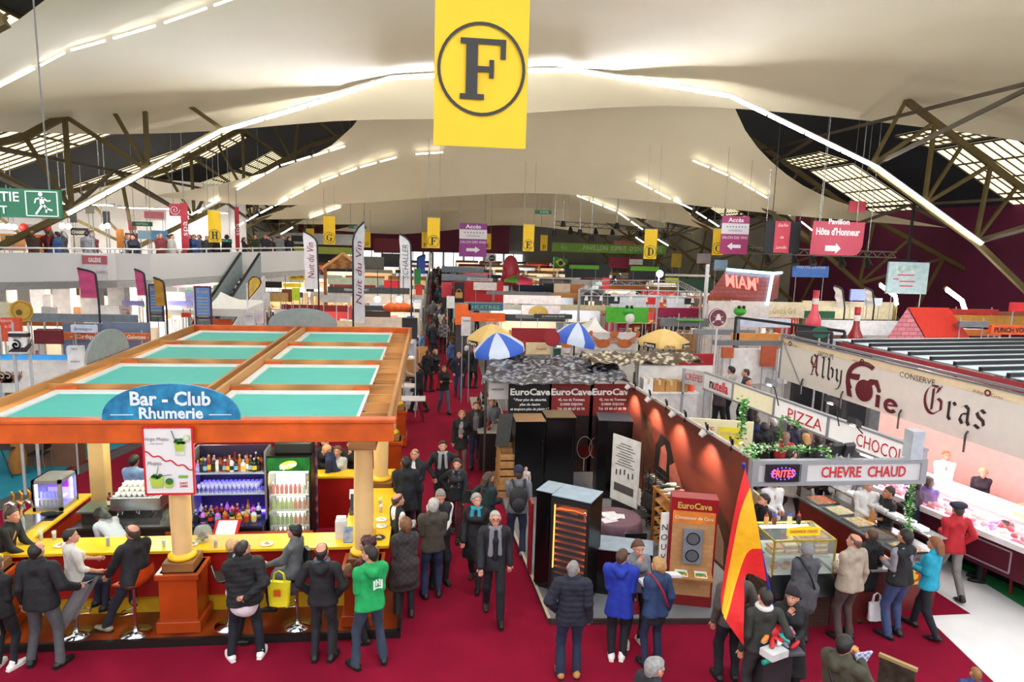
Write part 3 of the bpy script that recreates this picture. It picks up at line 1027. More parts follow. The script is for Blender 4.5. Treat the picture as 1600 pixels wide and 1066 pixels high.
 if hat:
  g=SDF()
  if hat[0]=='beanie':
   g.cone(Hd((0,-.02,.12)),Hd((0,-.005,.14)),.112,.104,(hrt,.92));pp=Hd((0,.07,.135));nn=HR@np.array([0,.5,-1.0])
  elif hat[0]=='beret':
   g.cone(Hd((-.02,-.01,.175)),Hd((.03,.0,.18)),.12,.12,((HR@np.array([0,0,1])),.42));g.ball(Hd((0,-.01,.15)),.1,(HR@np.array([0,0,1]),.6));pp=Hd((0,0,.13));nn=HR@np.array([0,.1,-1.0])
  else:
   g.cone(Hd((0,-.015,.15)),Hd((0,.0,.155)),.106,.1,(hrt,.9));g.cone(Hd((-.03,.11,.145)),Hd((.03,.11,.145)),.055,.055,(HR@np.array([0,.25,1]),.2));pp=Hd((0,0,.125));nn=HR@np.array([0,-.1,-1.0])
  nn=nn/np.linalg.norm(nn)
  g.cut.append((nn,float(nn@pp)))
  net_obj({'beanie':'knitted_hat','beret':'beret','cap':'cap'}[hat[0]],[(g.mesh(.0115,seed=1),0)],[c(hat[1],.85,kind='cloth')],root)
 if glasses:
  gm=MB()
  for s in(-1,1):
   ctr=Hd((s*.033,.101,.096))
   uu,vv=hrt*.024,(HR@np.array([0,0,1]))*.018
   gm.tube([ctr+uu*math.cos(q*math.pi/6)+vv*math.sin(q*math.pi/6)for q in range(13)],.0035,5)
   gm.tube([Hd((s*.057,.098,.099)),Hd((s*.088,.02,.1))],.003,5)
  gm.tube([Hd((-.01,.105,.099)),Hd((.01,.105,.099))],.003,5)
  gm.build('glasses',c('#17130f',.3),root)
 if beard:
  g=SDF()
  g.cone(Hd((0,.03,.045)),Hd((0,.066,.008)),.066,.044,(hrt,.98))
  nn=HR@np.array([0,-.2,1.0]);nn/=np.linalg.norm(nn)
  g.cut.append((nn,float(nn@Hd((0,.07,.035)))))
  net_obj('beard',[(g.mesh(.011,wrinkle=.003,seed=3),0)],[c(beard,.8,kind='cloth')],root)
 if strap:
  sb=MB()
  P=[Vector(U(p))for p in((-.13,.06,.5),(-.11,-.05,.53),(-.03,-.135*fb-gr,.4),(.06,-.145*fb-gr,.22),(.14,-.09*fb-gr,.05),(.17*fb,.02,-.0))]
  sb.tube(spline(P,4),.016,6)
  sb.build('bag_strap',c(strap,.6),root)
 if mark:
  mark(root,U,R,fwd,gr,fb)
 root.scale=(k,k,k)
 root.location=(x,y,z)
 root.rotation_euler=(0,0,math.radians(-yaw))
 PEOPLE.append((root,dict(U=U,wr=wr,hdr=hdr,Hd=Hd,k=k,R=R)))
 return root
PEOPLE=[]
def hand(i,which):
 """world place of a hand of the i-th built person (0 left, 1 right), at the palm"""
 root,d=PEOPLE[i]
 p=Vector(d['wr'][which]+d['hdr'][which]*.07)*d['k']
 return Matrix.Translation(root.location)@Matrix.Rotation(root.rotation_euler.z,4,'Z')@p
def body_pt(i,p):
 root,d=PEOPLE[i]
 return Matrix.Translation(root.location)@Matrix.Rotation(root.rotation_euler.z,4,'Z')@(Vector(d['U'](p))*d['k'])
def foot(px,py):
 q=at(px,py,z=0.0)
 return q.x,q.y
# the bar pavilion
wood=c('#c08a4e',.55,kind='planks',sc=2.2,hex2='#9c6a34')
wood_d=c('#8a5a2a',.6,kind='planks',sc=2.2,hex2='#6b4220')
orange=c('#c8540f',.35,nz=.25,sc=2.5)
orange_d=c('#9c3a0c',.3,nz=.25,sc=2.0)
yellow=c('#edb818',.35,nz=.06,sc=3)
redp=c('#a01612',.4,nz=.15,sc=2)
cream=c('#dcb67c',.5,nz=.08,sc=3)
black=c('#0d0c0c',.5)
steelm=c('#b9bcc0',.25,metal=.9,nz=.05)
chrome=c('#d6d8da',.12,metal=1.0,nz=.03)
white=c('#e9e8e4',.5,nz=.03)
teal=c('#4fb9aa',.7,nz=.04,sc=2)
pav=thing('bar_pavilion','open bar pavilion with a teal panelled timber roof on cream columns','pavilion',(-3.6,14.85,0))
X0,X1,XM=-6.55,-0.65,-3.65
YS=[9.95,12.4,14.87,17.33,19.8]
m=MB()
m.box(X0-.1,X1+.12,9.88,10.02,2.95,3.25)
m.box(X0-.14,X1+.16,9.84,10.04,3.24,3.30)
m.build('fascia_beam',orange,pav,bevel=.012)
MB().box(X0-.1,X1+.1,19.75,19.9,2.95,3.3).build('fascia_beam',orange,pav)
for sx in(X0-.06,X1+.02):
 MB().box(sx,sx+.06,10.02,19.75,2.95,3.3).build('roof_rail',wood,pav)
for sx in(XM-.13,XM+.07):
 MB().box(sx,sx+.06,10.02,19.75,3.0,3.32).build('roof_rail',wood,pav)
for y in YS[1:4]:
 for xa,xb in((X0,XM-.13),(XM+.13,X1)):
  MB().box(xa,xb,y-.06,y+.0,2.98,3.26).build('cross_beam',wood,pav)
MB().box(X1-.42,X1,10.02,19.75,2.96,3.0).build('gutter_board',wood_d,pav)
MB().box(X0,X0+.16,10.02,19.75,2.96,3.0).build('gutter_board',wood_d,pav)
MB().box(XM-.07,XM+.07,10.02,19.75,2.96,3.0).build('gutter_board',wood_d,pav)
for y in np.arange(10.6,19.6,.62):
 MB().box(X1-.42,X1,y,y+.05,3.0,3.2).build('gutter_block',wood,pav)
for i in range(4):
 for xa,xb in((X0+.16,XM-.16),(XM+.16,X1-.44)):
  ya,yb=YS[i]+.1,YS[i+1]-.1
  p=MB().box(xa+.14,xb-.05,ya,yb-.2,3.12,3.14).build('roof_panel',teal,pav)
  b=MB()
  b.box(xa,xa+.14,ya,yb,3.13,3.17);b.box(xa+.14,xb,yb-.2,yb,3.13,3.17);b.box(xb-.05,xb,ya,yb-.2,3.13,3.16)
  b.build('white_border',white,p)
  k=MB()
  k.box(xa,xa+.34,yb,yb+.12,3.14,3.22);k.box(xb-.3,xb,yb,yb+.12,3.14,3.22)
  k.build('orange_bracket',orange,p)
def column(x,y,square=False,z0=1.05,ped=True):
 m=MB()
 if square:
  m.box(x-.14,x+.14,y-.14,y+.14,0,2.96)
  return m.build('post',cream,pav,bevel=.01)
 m.lathe([(.135,z0+.15),(.15,1.9),(.135,2.78),(.16,2.8),(.16,2.84)],(x,y,0),24)
 o=m.build('column',cream,pav)
 MB().lathe([(.16,z0+.10),(.2,z0+.13),(.2,z0+.16),(.15,z0+.2)],(x,y,0),24).build('yellow_ring',yellow,o)
 MB().box(x-.2,x+.2,y-.2,y+.2,2.84,2.96).build('capital',wood_d,o,bevel=.01)
 if ped:
  p=MB()
  b0=.103 if y<11 else 0
  p.box(x-.27,x+.27,y-.25,y+.25,b0,z0-.03)
  p.box(x-.31,x+.31,y-.29,y+.29,b0,.28);p.box(x-.31,x+.31,y-.29,y+.29,z0-.12,z0-.03)
  p.build('pedestal',orange_d,o,bevel=.012)
  MB().box(x-.22,x+.22,y-.22,y+.22,z0-.03,z0+.11).build('plinth',wood_d,o,bevel=.01)
 return o
column(-3.62,10.02)
column(-0.98,10.02)
column(-0.95,13.19)
column(-0.95,16.4)
column(-0.95,19.3)
column(-6.3,13.45,square=True)
column(-6.2,16.9)
column(-3.6,19.3)
column(-6.3,10.0)
def half_sign(x,y,z,w,h,label,face,text=True):
 n=28
 pts=[(x+w/2*math.cos(math.pi*k/n),y,z+h*math.sin(math.pi*k/n)**.85)for k in range(n+1)]
 t=thing('arched_sign',label,'sign',(x,y,z))
 MB().prism(pts,(0,.05,0)).build('panel',face,t)
 if text:
  wt=c('#d7e3ea',.5)
  MB().text('Bar - Club',(x,y-.012,z+h*.60),XV,ZV,.19,bold=.03,w=1.08).build('lettering',wt,t)
  MB().text('Rhumerie',(x,y-.012,z+h*.2),XV,ZV,.155,bold=.03,w=.86).build('lettering',wt,t)
  for s in(-1,1):
   MB().box(x+s*.66-.15,x+s*.66+.15,y-.01,y,z+.07,z+.08).build('rule_line',wt,t)
 return t
bluem=c('#0d4f7c',.35,hex2='#2a8fb8',sc=5)
half_sign(-3.62,9.85,3.30,1.86,.52,'blue arched bar sign with pale lettering on the front roof beam',bluem)
greyb=c('#8a8d8c',.7)
half_sign(-3.62,19.82,3.30,1.9,.52,'grey back of an arched sign on the far roof beam',greyb,False)
n=24
t=MB().prism([(X0-.1,14.9+.95*math.cos(math.pi*k/n),3.3+.55*math.sin(math.pi*k/n))for k in range(n+1)],(-.05,0,0)).build('arched_sign',greyb)
tag(t,'grey back of an arched sign on the side rail of the teal roof','sign')
bx=board(223,668,304,772,9.8,.03)
t=thing('drinks_poster','white red-edged Mojito poster hanging below the arched sign','poster',((bx[0]+bx[1])/2,9.8,bx[4]))
x0,x1,y0,y1,z0,z1=bx
MB().box(*bx).build('panel',c('#dedcda',.5,nz=.02),t)
f=MB()
for a in((x0-.015,x0+.01,z0,z1),(x1-.01,x1+.015,z0,z1),(x0,x1,z0-.01,z0+.02),(x0,x1,z1-.015,z1+.01)):
 f.box(a[0],a[1],y0-.01,y1,a[2],a[3])
f.build('red_border',c('#c3202c',.4),t)
w_,h_=x1-x0,z1-z0
gt=c('#5a5a5c',.6)
MB().text('Virgin Mojito',(x0+.27*w_,y0-.012,z0+.83*h_),XV,ZV,.05,w=.5*w_).build('lettering',gt,t)
MB().text('sans alcool',(x0+.27*w_,y0-.012,z0+.765*h_),XV,ZV,.025,w=.26*w_).build('lettering',gt,t)
MB().text('Mojito',(x0+.21*w_,y0-.012,z0+.47*h_),XV,ZV,.055,w=.28*w_).build('lettering',gt,t)
MB().text('SAINT\nJAMES',(x0+.79*w_,y0-.012,z0+.17*h_),XV,ZV,.03,w=.17*w_,bold=.03).build('lettering',c('#b3243a',.5),t)
wv=MB()
P=[(x0+(k/30)*w_,y0-.012,z0+(.64-.27*k/30)*h_+.02*math.sin(k*.85))for k in range(31)]
for a,b in zip(P,P[1:]):
 wv.bar(a,b,.004,.018,up=(0,0,1))
wv.build('wavy_line',c('#c3202c',.4),t)
dr=MB()
gx,gz=x0+.74*w_,z0+.69*h_
dr.prism([(gx-.06,y0-.013,gz-.1),(gx+.06,y0-.013,gz-.1),(gx+.075,y0-.013,gz+.1),(gx-.075,y0-.013,gz+.1)],(0,.005,0),0)
dr.prism([(gx-.055,y0-.016,gz-.04),(gx+.055,y0-.016,gz-.04),(gx+.07,y0-.016,gz+.09),(gx-.07,y0-.016,gz+.09)],(0,.003,0),1)
for q in range(7):
 dr.disc((gx-.05+.018*q,y0-.019,gz+.1+.03*math.sin(q*2)),(.03,0,0),(0,0,.022),10,2)
dr.disc((gx+.1,y0-.018,gz+.15),(.045,0,0),(0,0,.05),16,1);dr.disc((gx+.1,y0-.02,gz+.15),(.035,0,0),(0,0,.04),16,0)
dr.bar((gx-.05,y0-.02,gz+.1),(gx-.1,y0-.02,gz+.26),.008,.008,mi=3)
DM=[c('#c9cfc6',.5),c('#a9c04a',.5),c('#2f6a26',.6),c('#222222',.5),c('#79a84a',.5)]
dr.build('printed_drink',DM,t)
dr=MB()
gx,gz=x0+.24*w_,z0+.18*h_
dr.prism([(gx-.07+.0,y0-.013,gz-.08),(gx+.07,y0-.013,gz-.08),(gx+.1,y0-.013,gz+.08),(gx-.1,y0-.013,gz+.08)],(0,.005,0),1)
for q in range(5):
 dr.disc((gx-.05+.025*q,y0-.017,gz+.09+.02*math.sin(q*2)),(.032,0,0),(0,0,.025),10,2)
dr.disc((gx+.16,y0-.016,gz-.02),(.065,0,0),(0,0,.065),18,1);dr.disc((gx+.17,y0-.018,gz+.02),(.055,0,0),(0,0,.05),12,2)
dr.bar((gx+.0,y0-.02,gz+.1),(gx+.03,y0-.02,gz+.25),.006,.006,mi=3);dr.bar((gx+.05,y0-.02,gz+.1),(gx+.2,y0-.02,gz+.12),.006,.006,mi=3)
dr.prism([(x0+.68*w_,y0-.013,z0+.25*h_),(x0+.88*w_,y0-.013,z0+.245*h_),(x0+.88*w_,y0-.013,z0+.285*h_),(x0+.7*w_,y0-.013,z0+.29*h_)],(0,.004,0),4)
dr.build('printed_drink',DM,t)
m=MB().box(-7.4,-0.45,9.62,11.0,.0,.10)
t=thing('bar_deck','glossy orange-brown plank deck with a black edge under the stools','deck',(-3.9,10.3,0))
m.build('boards',c('#8c3a12',.25,kind='planks',sc=3,hex2='#5c220c'),t)
MB().box(-7.4,-0.42,9.56,9.62,.0,.115).build('black_edge',black,t)
MB().box(-.45,-.40,9.56,11.0,.0,.115).build('black_edge',black,t)
t=thing('bar_counter','yellow-topped red bar counter running round three sides of the pavilion','counter',(-3.7,10.6,.1))
MB().box(-7.1,-0.62,10.33,10.88,1.06,1.11).build('worktop',yellow,t,bevel=.008)
MB().box(-7.0,-0.7,10.42,10.80,.10,1.06).build('front_panel',redp,t)
MB().box(-6.95,-0.75,10.36,10.42,.10,.32).build('yellow_plinth',c('#c79a12',.4),t)
MB().box(-1.40,-0.62,10.88,12.84,1.06,1.11).build('worktop',yellow,t,bevel=.008)
MB().box(-1.32,-0.7,10.80,12.78,.0,1.06).build('front_panel',redp,t)
MB().box(-6.85,-6.15,10.88,12.78,1.06,1.11).build('worktop',yellow,t,bevel=.008)
MB().box(-6.78,-6.22,10.80,12.70,.0,1.06).build('front_panel',c('#9a2a10',.4,nz=.2),t)
t=thing('back_counter','yellow-topped red counter at the far side of the bar','counter',(-2.5,13.8,0))
MB().box(-4.2,-0.7,13.53,13.95,1.06,1.11).build('worktop',yellow,t,bevel=.008)
MB().box(-4.1,-0.75,13.56,13.9,0,1.06).build('front_panel',redp,t)
xa,xb=at(303,780,Y=11.95).x,at(414,780,Y=11.95).x
led=c('#5a3cff',.4,emit=15.0,nz=0,name='blue_led')
t=thing('back_bar_shelves','blue-lit bottle shelves in the middle of the bar','shelves',((xa+xb)/2,12.1,0))
MB().box(xa,xb,11.7,12.35,.0,.86).build('cabinet',c('#1c1a20',.4),t)
MB().box(xa-.02,xb+.02,11.66,12.37,.86,.90).build('worktop',c('#1f2140',.25),t)
MB().box(xa,xb,12.33,12.37,.9,2.15).build('back_panel',c('#2b2340',.4),t)
for z in(1.36,1.74):
 s=MB().box(xa,xb,11.95,12.33,z,z+.02).build('shelf',c('#a8b0c0',.15),t)
 MB().box(xa+.03,xb-.03,12.28,12.32,z-.03,z-.005).build('light_strip',led,s)
MB().box(xa+.03,xb-.03,12.28,12.32,.905,.93).build('light_strip',led,t)
MB().box(xa-.03,xa,11.95,12.37,.9,2.15).build('side_post',c('#6a6a70',.4),t)
MB().box(xb,xb+.03,11.95,12.37,.9,2.15).build('side_post',c('#6a6a70',.4),t)
def bottle_proto(kind):
 prof={'wine':[(.034,0),(.037,.01),(.037,.18),(.03,.21),(.014,.24),(.013,.30)],'spirit':[(.04,0),(.044,.01),(.044,.15),(.036,.175),(.015,.19),(.015,.24)],'square':[(.046,0),(.05,.008),(.05,.14),(.03,.165),(.017,.175),(.017,.21)],'soda':[(.028,0),(.031,.01),(.031,.12),(.02,.16),(.013,.18),(.013,.205)]}[kind]
 n=6 if kind=='square' else 12
 t=thing('bottle','bottle','bottle')
 MB().lathe(prof,(0,0,0),n).build('glass_body',c('#123018',.15),t)
 r,zt=prof[-1]
 MB().lathe([(r+.003,zt-.025),(r+.003,zt+.006)],(0,0,0),n).build('cap',c('#1a1a1a',.3),t)
 r=prof[2][0]+.0015;za=prof[2][1]
 MB().lathe([(r,za*.25),(r,za*.75)],(0,0,0),n).build('paper_label',c('#d8d2c4',.6),t)
 t.location=(0,0,0)
 return freeze(t)
bcol=[('#0e2a18','dark green'),('#1c0e0a','near-black'),('#c9cdd8','clear'),('#7a1f16','dark red'),('#a86a1c','amber'),('#b86ad0','violet'),('#2a2440','deep blue'),('#d0705a','pink')]
lcol=[('#e4e0d6','white'),('#1a1a1c','black'),('#b92a26','red'),('#d9b43a','gold'),('#7fb0d8','pale blue')]
protos={k:bottle_proto(k)for k in('wine','spirit','square','soda')}
first={k:True for k in protos}
def put(kind,loc,body,lab,cap,label,group):
 p=protos[kind]
 mats={'glass_body':c(body,.12),'paper_label':c(lab,.6),'cap':c(cap,.3)}
 if first[kind]:
  first[kind]=False
  p.location=loc;p['label']=label;p['group']=group
  for q,_ in _KIDS[p.name]:
   q.material_slots[0].link='OBJECT';q.material_slots[0].material=mats[q.name.split('.')[0]]
  return p
 return dup(p,loc,random.random()*6,label,group,mats)
R_=random.Random(5)
shn={.90:'on the bottom deck of the blue-lit back bar',1.38:'on the middle shelf of the blue-lit back bar',1.76:'on the top shelf of the blue-lit back bar'}
kn_={'wine':'slim','spirit':'round','square':'squat'}
for z,n,y in((1.76,17,12.05),(1.76,12,12.2),(.90,9,11.85),(.90,12,12.1)):
 for k in range(n):
  kd=R_.choice(['wine','spirit','square','spirit'])
  b,bn=R_.choice(bcol);l,ln=R_.choice(lcol)
  x=xa+.06+(xb-xa-.12)*(k+.5*(y>12.1))/n
  put(kd,(x,y+R_.uniform(-.02,.02),z),b,l,R_.choice(['#111111','#b8b8b8','#a01818','#d0a030']),'%s %s bottle, %s label, %s'%(kn_[kd],bn,ln,shn[z]),'%s %s bottles with %s labels %s'%(kn_[kd],bn,ln,shn[z]))
g0=thing('wine_glass','stemmed clear glass among many on the middle shelf of the blue-lit back bar','glass',(0,0,0),'stemmed glasses on the middle shelf')
MB().lathe([(.03,0),(.004,.006),(.004,.07),(.03,.1),(.034,.14),(.028,.165)],(0,0,0),10).build('bowl',c('#c4c8f0',.05,spec=.9),g0)
freeze(g0)
for k in range(42):
 loc=(xa+.08+(xb-xa-.16)*((k%14)+.25*(k//14))/14,12.0+.1*(k//14),1.38)
 if k==0:
  g0.location=loc
 else:
  dup(g0,loc)
xa,xb=at(417,780,Y=12.0).x,at(487,780,Y=12.0).x
fz0,fz1=.12,at(450,713,Y=12.0).z
t=thing('drinks_fridge','tall black glass-door drinks fridge with a green lit header','fridge',((xa+xb)/2,12.3,fz0-.12))
b=MB()
b.box(xa,xa+.05,12.0,12.6,fz0-.12,fz1);b.box(xb-.05,xb,12.0,12.6,fz0-.12,fz1);b.box(xa+.05,xb-.05,12.5,12.6,fz0-.12,fz1)
b.box(xa+.05,xb-.05,12.0,12.5,fz0-.12,.42);b.box(xa+.05,xb-.05,12.0,12.5,fz1-.06,fz1)
b.build('cabinet',c('#0b0b0c',.35),t)
MB().box(xa+.02,xb-.02,11.97,12.1,fz1-.27,fz1-.03).build('header_panel',c('#0f6a2a',.3,emit=.5,hex2='#0a3a1a',sc=4),t)
hm=MB()
xc=(xa+xb)/2
hm.disc((xc,11.955,fz1-.15),(.15,0,.03),(0,0,.075),20,0)
hm.text('Sprite',(xc,11.945,fz1-.15),(1,0,.25),(0,0,1),.085,1,bold=.03)
hm.build('lettering',[c('#cfe23a',.4,emit=.5),c('#f4f6f0',.4,emit=.8)],t)
MB().box(xa+.06,xb-.06,12.47,12.5,.42,fz1-.3).build('lit_back',c('#f6f3e6',.4,emit=1.1,nz=0),t)
MB().box(xa+.06,xb-.06,12.05,12.4,fz1-.33,fz1-.30).build('lamp',c('#fffbe8',.4,emit=6,nz=0),t)
fzs=[at(450,py,Y=12.2).z for py in(769,793,817,838)]
for z in fzs[:4]:
 MB().box(xa+.05,xb-.05,12.06,12.48,z-.015,z).build('shelf',c('#dcdcd8',.4),t)
d=MB().box(xa+.04,xb-.04,11.985,11.995,.45,fz1-.3).build('glass_door',glass(),t)
MB().box(xa+.03,xa+.05,11.975,12.0,.45,fz1-.3).build('door_edge',chrome,d)
rows=[('#c2301c','#d8402a','red'),('#b8c43a','#d9752a','lime'),('#9ab02a','#d86a24','green'),('#c9622a','#c97a3a','orange')]
for r,z in enumerate(fzs):
 for k in range(9):
  colr=rows[r][0]if k<5 or r==0 else rows[r][1]
  nm=rows[r][2]if k<5 or r==0 else 'orange'
  if r==0 and k>6:
   colr,nm='#b9b4ae','silver'
  put('soda',(xa+.08+(xb-xa-.16)*k/8,12.14,z),colr,colr,'#e0ddd6','%s soda bottle on the %s shelf of the glass-door fridge'%(nm,['top','second','third','bottom'][r]),'%s sodas on fridge shelf %d'%(nm,r))
t=tag(MB().box(xa+.12,xb+.0,12.1,12.5,fz1,fz1+.22).build('speaker_box',c('#121214',.5),bevel=.03),'black rounded box on top of the drinks fridge','box')
for q,(px,colr,h2,nm)in enumerate(((482,'#8a6a1c','#3a2a12','ochre and brown'),(491,'#b07a7a','#4a3a5a','pink and grey'))):
 X=at(px,760,Y=12.35).x
 o=MB().box(X-.05,X+.05,12.3+q*.1,12.36+q*.1,0,2.25).build('carved_totem_board',c(colr,.5,kind='vor',sc=9,hex2=h2),bevel=.02)
 tag(o,'tall narrow %s patterned board beside the drinks fridge'%nm,'board')
X=at(480,718,Y=12.2).x
t=thing('neon_sign','small pink and blue lit sign at the top corner of the drinks fridge','sign',(X,12.2,fz1-.35))
MB().tube([(X+.03,12.2,fz1-.02),(X-.01,12.18,fz1-.16),(X-.05,12.18,fz1-.36)],.035,8).build('pink_tube',c('#ff5a8a',.4,emit=3,nz=0),t)
MB().tube([(X-.03,12.18,fz1-.22),(X-.07,12.18,fz1-.36)],.03,8).build('blue_tube',c('#4a4aff',.4,emit=3,nz=0),t)
xa,xb=at(176,790,Y=11.9).x,at(254,790,Y=11.9).x
t=thing('espresso_machine','steel espresso machine behind the counter, piled with white cups','coffee machine',((xa+xb)/2,12.0,.9))
MB().box(xa,xb,11.8,12.3,1.15,1.4).build('body',steelm,t,bevel=.02)
MB().box(xa,xb,11.75,12.3,.9,.98).build('drip_tray',steelm,t)
MB().box(xa+.05,xb-.05,12.0,12.3,.98,1.15).build('back_plate',c('#2a2624',.4),t)
for k in range(3):
 x=xa+(xb-xa)*(k+.5)/3
 g=MB().lathe([(.035,1.06),(.04,1.15)],(x,11.9,0),12).build('brew_head',chrome,t)
 MB().bar((x,11.88,1.08),(x,11.72,1.06),.025).build('filter_handle',black,g)
cup0=thing('coffee_cup','white cup in the pile on the espresso machine','cup',(0,0,0),'white cups piled on the espresso machine')
MB().lathe([(.022,0),(.038,.03),(.042,.07),(.037,.07),(.03,.01),(0,.01)],(0,0,0),12).build('bowl',white,cup0)
MB().tube([(.04,0,.055),(.06,0,.045),(.055,0,.025),(.036,0,.02)],.005,5).build('handle',white,cup0)
freeze(cup0)
k=0
for lay,(nx,ny)in enumerate(((7,4),(6,3),(4,2))):
 for i in range(nx):
  for j in range(ny):
   loc=(xa+.12+.04*lay+i*.088,11.86+.04*lay+j*.09,1.4+lay*.0705)
   if k==0:
    cup0.location=loc
   else:
    dup(cup0,loc,R_.uniform(0,6))
   k+=1
t=thing('service_cabinet','orange and black service cabinet under the espresso machine','cabinet',(xa,12,0))
MB().box(xa-.6,xb+.5,11.72,12.35,0,.86).build('body',c('#241a18',.5),t)
MB().box(xa-.62,xb+.52,11.70,12.37,.86,.9).build('worktop',c('#34302e',.3),t)
MB().box(xb+.1,xb+.5,11.69,11.72,.1,.8).build('door',orange_d,t)
t=thing('coffee_grinder','dark grinder and tray beside the espresso machine','grinder',(xa-.3,12,.9))
MB().box(xa-.5,xa-.08,11.85,12.25,.9,1.12).build('body',c('#3c3a38',.35,metal=.5),t,bevel=.015)
MB().box(xa-.55,xa-.05,11.8,12.3,1.12,1.15).build('tray',c('#6a7a6a',.3,metal=.6),t)
for k,(px,colr)in enumerate(((174,'#6a2a1a'),(182,'#3a4a2a'),(190,'#7a3a2a'))):
 X=at(px,745,Y=12.05).x
 put('spirit',(X-.05,12.05,1.15),colr,'#d8d2c4','#222222',['dark red','olive','brown'][k]+' bottle on the grinder tray',None or 'grinder tray bottles %d'%k)
c0=at(77,786,z=1.11)
X_,Y_=c0.x,c0.y
t=thing('mini_fridge','small silver glass-sided fridge with violet light on the yellow counter','fridge',(-6.45,11.95,1.11))
fx0,fx1,fy0,fy1,fz=-6.72,-6.25,11.95,12.5,1.66
b=MB()
for x in(fx0,fx1-.05):
 for y in(fy0,fy1-.05):
  b.box(x,x+.05,y,y+.05,1.11,fz)
b.box(fx0,fx1,fy0,fy1,fz-.06,fz);b.box(fx0,fx1,fy0,fy1,1.11,1.18);b.box(fx0,fx0+.03,fy0,fy1,1.11,fz);b.box(fx0,fx1,fy1-.03,fy1,1.11,fz)
b.build('casing',c('#9fa19e',.3,metal=.6),t)
MB().box(fx0+.05,fx1-.05,fy0+.35,fy0+.38,1.42,fz-.06).build('lit_panel',c('#3a28c8',.4,emit=1.2,hex2='#8a2a5a',sc=3),t)
MB().box(fx0+.05,fx1-.05,fy0+.4,fy0+.42,1.18,fz-.06).build('back_light',c('#8a80ff',.4,emit=1.6,nz=0),t)
for a in((fx0+.055,fx0+.075,fy0+.03,fy0+.05),(fx1-.03,fx1-.012,fy1-.16,fy1-.14)):
 MB().box(a[0],a[1],a[2],a[3],1.2,fz-.08).build('light_tube',c('#d8d4ff',.4,emit=8,nz=0),t)
MB().box(fx0+.05,fx1-.05,fy0+.005,fy0+.012,1.18,fz-.06).build('glass_door',glass('#d8d8ff'),t)
for r,z in enumerate((1.18,1.31)):
 if r:
  MB().box(fx0+.05,fx1-.05,fy0+.05,fy0+.34,z-.012,z).build('shelf',white,t)
 for k in range(5):
  col_='#d8e07a' if r==0 else '#c9ccff'
  o=MB().lathe([(.026,0),(.028,.01),(.028,.1),(.022,.115)],(fx0+.1+.066*k,fy0+.12,z),10).build('drink_can',c(col_,.3))
  tag(o,'%s can in the little violet-lit fridge, %s row'%(('lime','pale blue')[r],('lower','upper')[r]),'can','cans in the mini fridge, row %d'%r)
t=thing('beer_tap_tower','chrome beer tap tower with gilded handles on the yellow counter corner','beer tap',(-6.55,11.45,1.11))
MB().box(-6.75,-6.35,11.0,11.75,1.11,1.15).build('drip_tray',c('#8a8f92',.2,metal=.8),t)
for k,(x,y)in enumerate(((-6.72,11.32),(-6.62,11.36),(-6.52,11.4))):
 p=MB().tube([(x-.05,y,1.15),(x-.06,y,1.35),(x-.03,y,1.5),(x+.05,y-.02,1.54),(x+.12,y-.04,1.5)],.038 if k<2 else.03,10).build('tap_column',chrome if k!=1 else c('#d8b07a',.2,metal=.9),t)
 MB().tube([(x+.12,y-.04,1.5),(x+.14,y-.04,1.42)],.014,8).build('spout',chrome,p)
 MB().tube([(x+.08,y-.02,1.54),(x+.1,y-.02,1.66),(x+.06,y-.02,1.72)],[.014,.022,.016],8).build('handle',c('#b8862a',.25,metal=.7),p)
o=MB().box(-6.55,-6.2,11.55,11.9,1.11,1.125).build('drip_mat',c('#15151a',.2));tag(o,'black shiny mat on the counter below the little fridge','mat')
o=MB().ell((-6.35,11.75,1.15),(.14,.09,.03),12).build('black_cloth',c('#0b0b0d',.9,kind='cloth'));tag(o,'crumpled black cloth beside the little fridge','cloth')
tv=tag(MB().box(-6.2,-5.9,13.25,13.32,2.3,2.85).build('wall_screen',c('#141012',.2)),'black screen fixed to the far cream post of the bar','screen')
def beer_glass(x,y,label,fill='#b8641c',foam=True,tall=.15,z=1.11):
 t=thing('drink_glass',label,'glass',(x,y,z))
 MB().lathe([(.026,0),(.034,tall),(.031,tall),(.024,.008),(0,.008)],(x,y,z),12).build('glass_body',glass('#eef4f2',.25),t)
 MB().lathe([(.023,.01),(.029,tall*.72)],(x,y,z),12).build('drink',c(fill,.2),t)
 if foam:
  MB().lathe([(.03,tall*.72),(.031,tall*.9)],(x,y,z),12).build('foam',c('#e9dcc8',.8),t)
 return t
def plate(x,y,label,colr='#e4dccf',food='#c08a4a',z=1.11,r=.1):
 t=thing('plate',label,'plate',(x,y,z))
 MB().lathe([(r*.6,0),(r,.014),(r*.97,.018),(0,.008)],(x,y,z),18).build('dish',c(colr,.4),t)
 m=MB()
 for q in range(7):
  m.ell((x+r*.5*math.cos(q*2.4)*(q/7),y+r*.5*math.sin(q*2.4)*(q/7),z+.018),(.02,.016,.01),6)
 m.build('snack',c(food,.7),t)
 return t
for px,py,lb,fl in((85,843,'beer glass at the corner end of the yellow counter','#c89a5a'),(68,840,'pale drink glass beside the beer at the counter corner','#d8c8a8'),(337,855,'stemmed orange cocktail on the counter before the fridge','#b8561c'),(256,853,'small clear glass on the counter beside the front column','#d8dcd4'),(740,0,'','')):
 if lb:
  q=at(px,py,z=1.12)
  beer_glass(q.x,max(10.40,min(10.82,q.y)),lb,fl,foam=fl=='#c89a5a')
q=at(168,853,z=1.12);beer_glass(q.x,10.55,'green mint cocktail on the counter between the seated pair','#4f7a1c',False,.17)
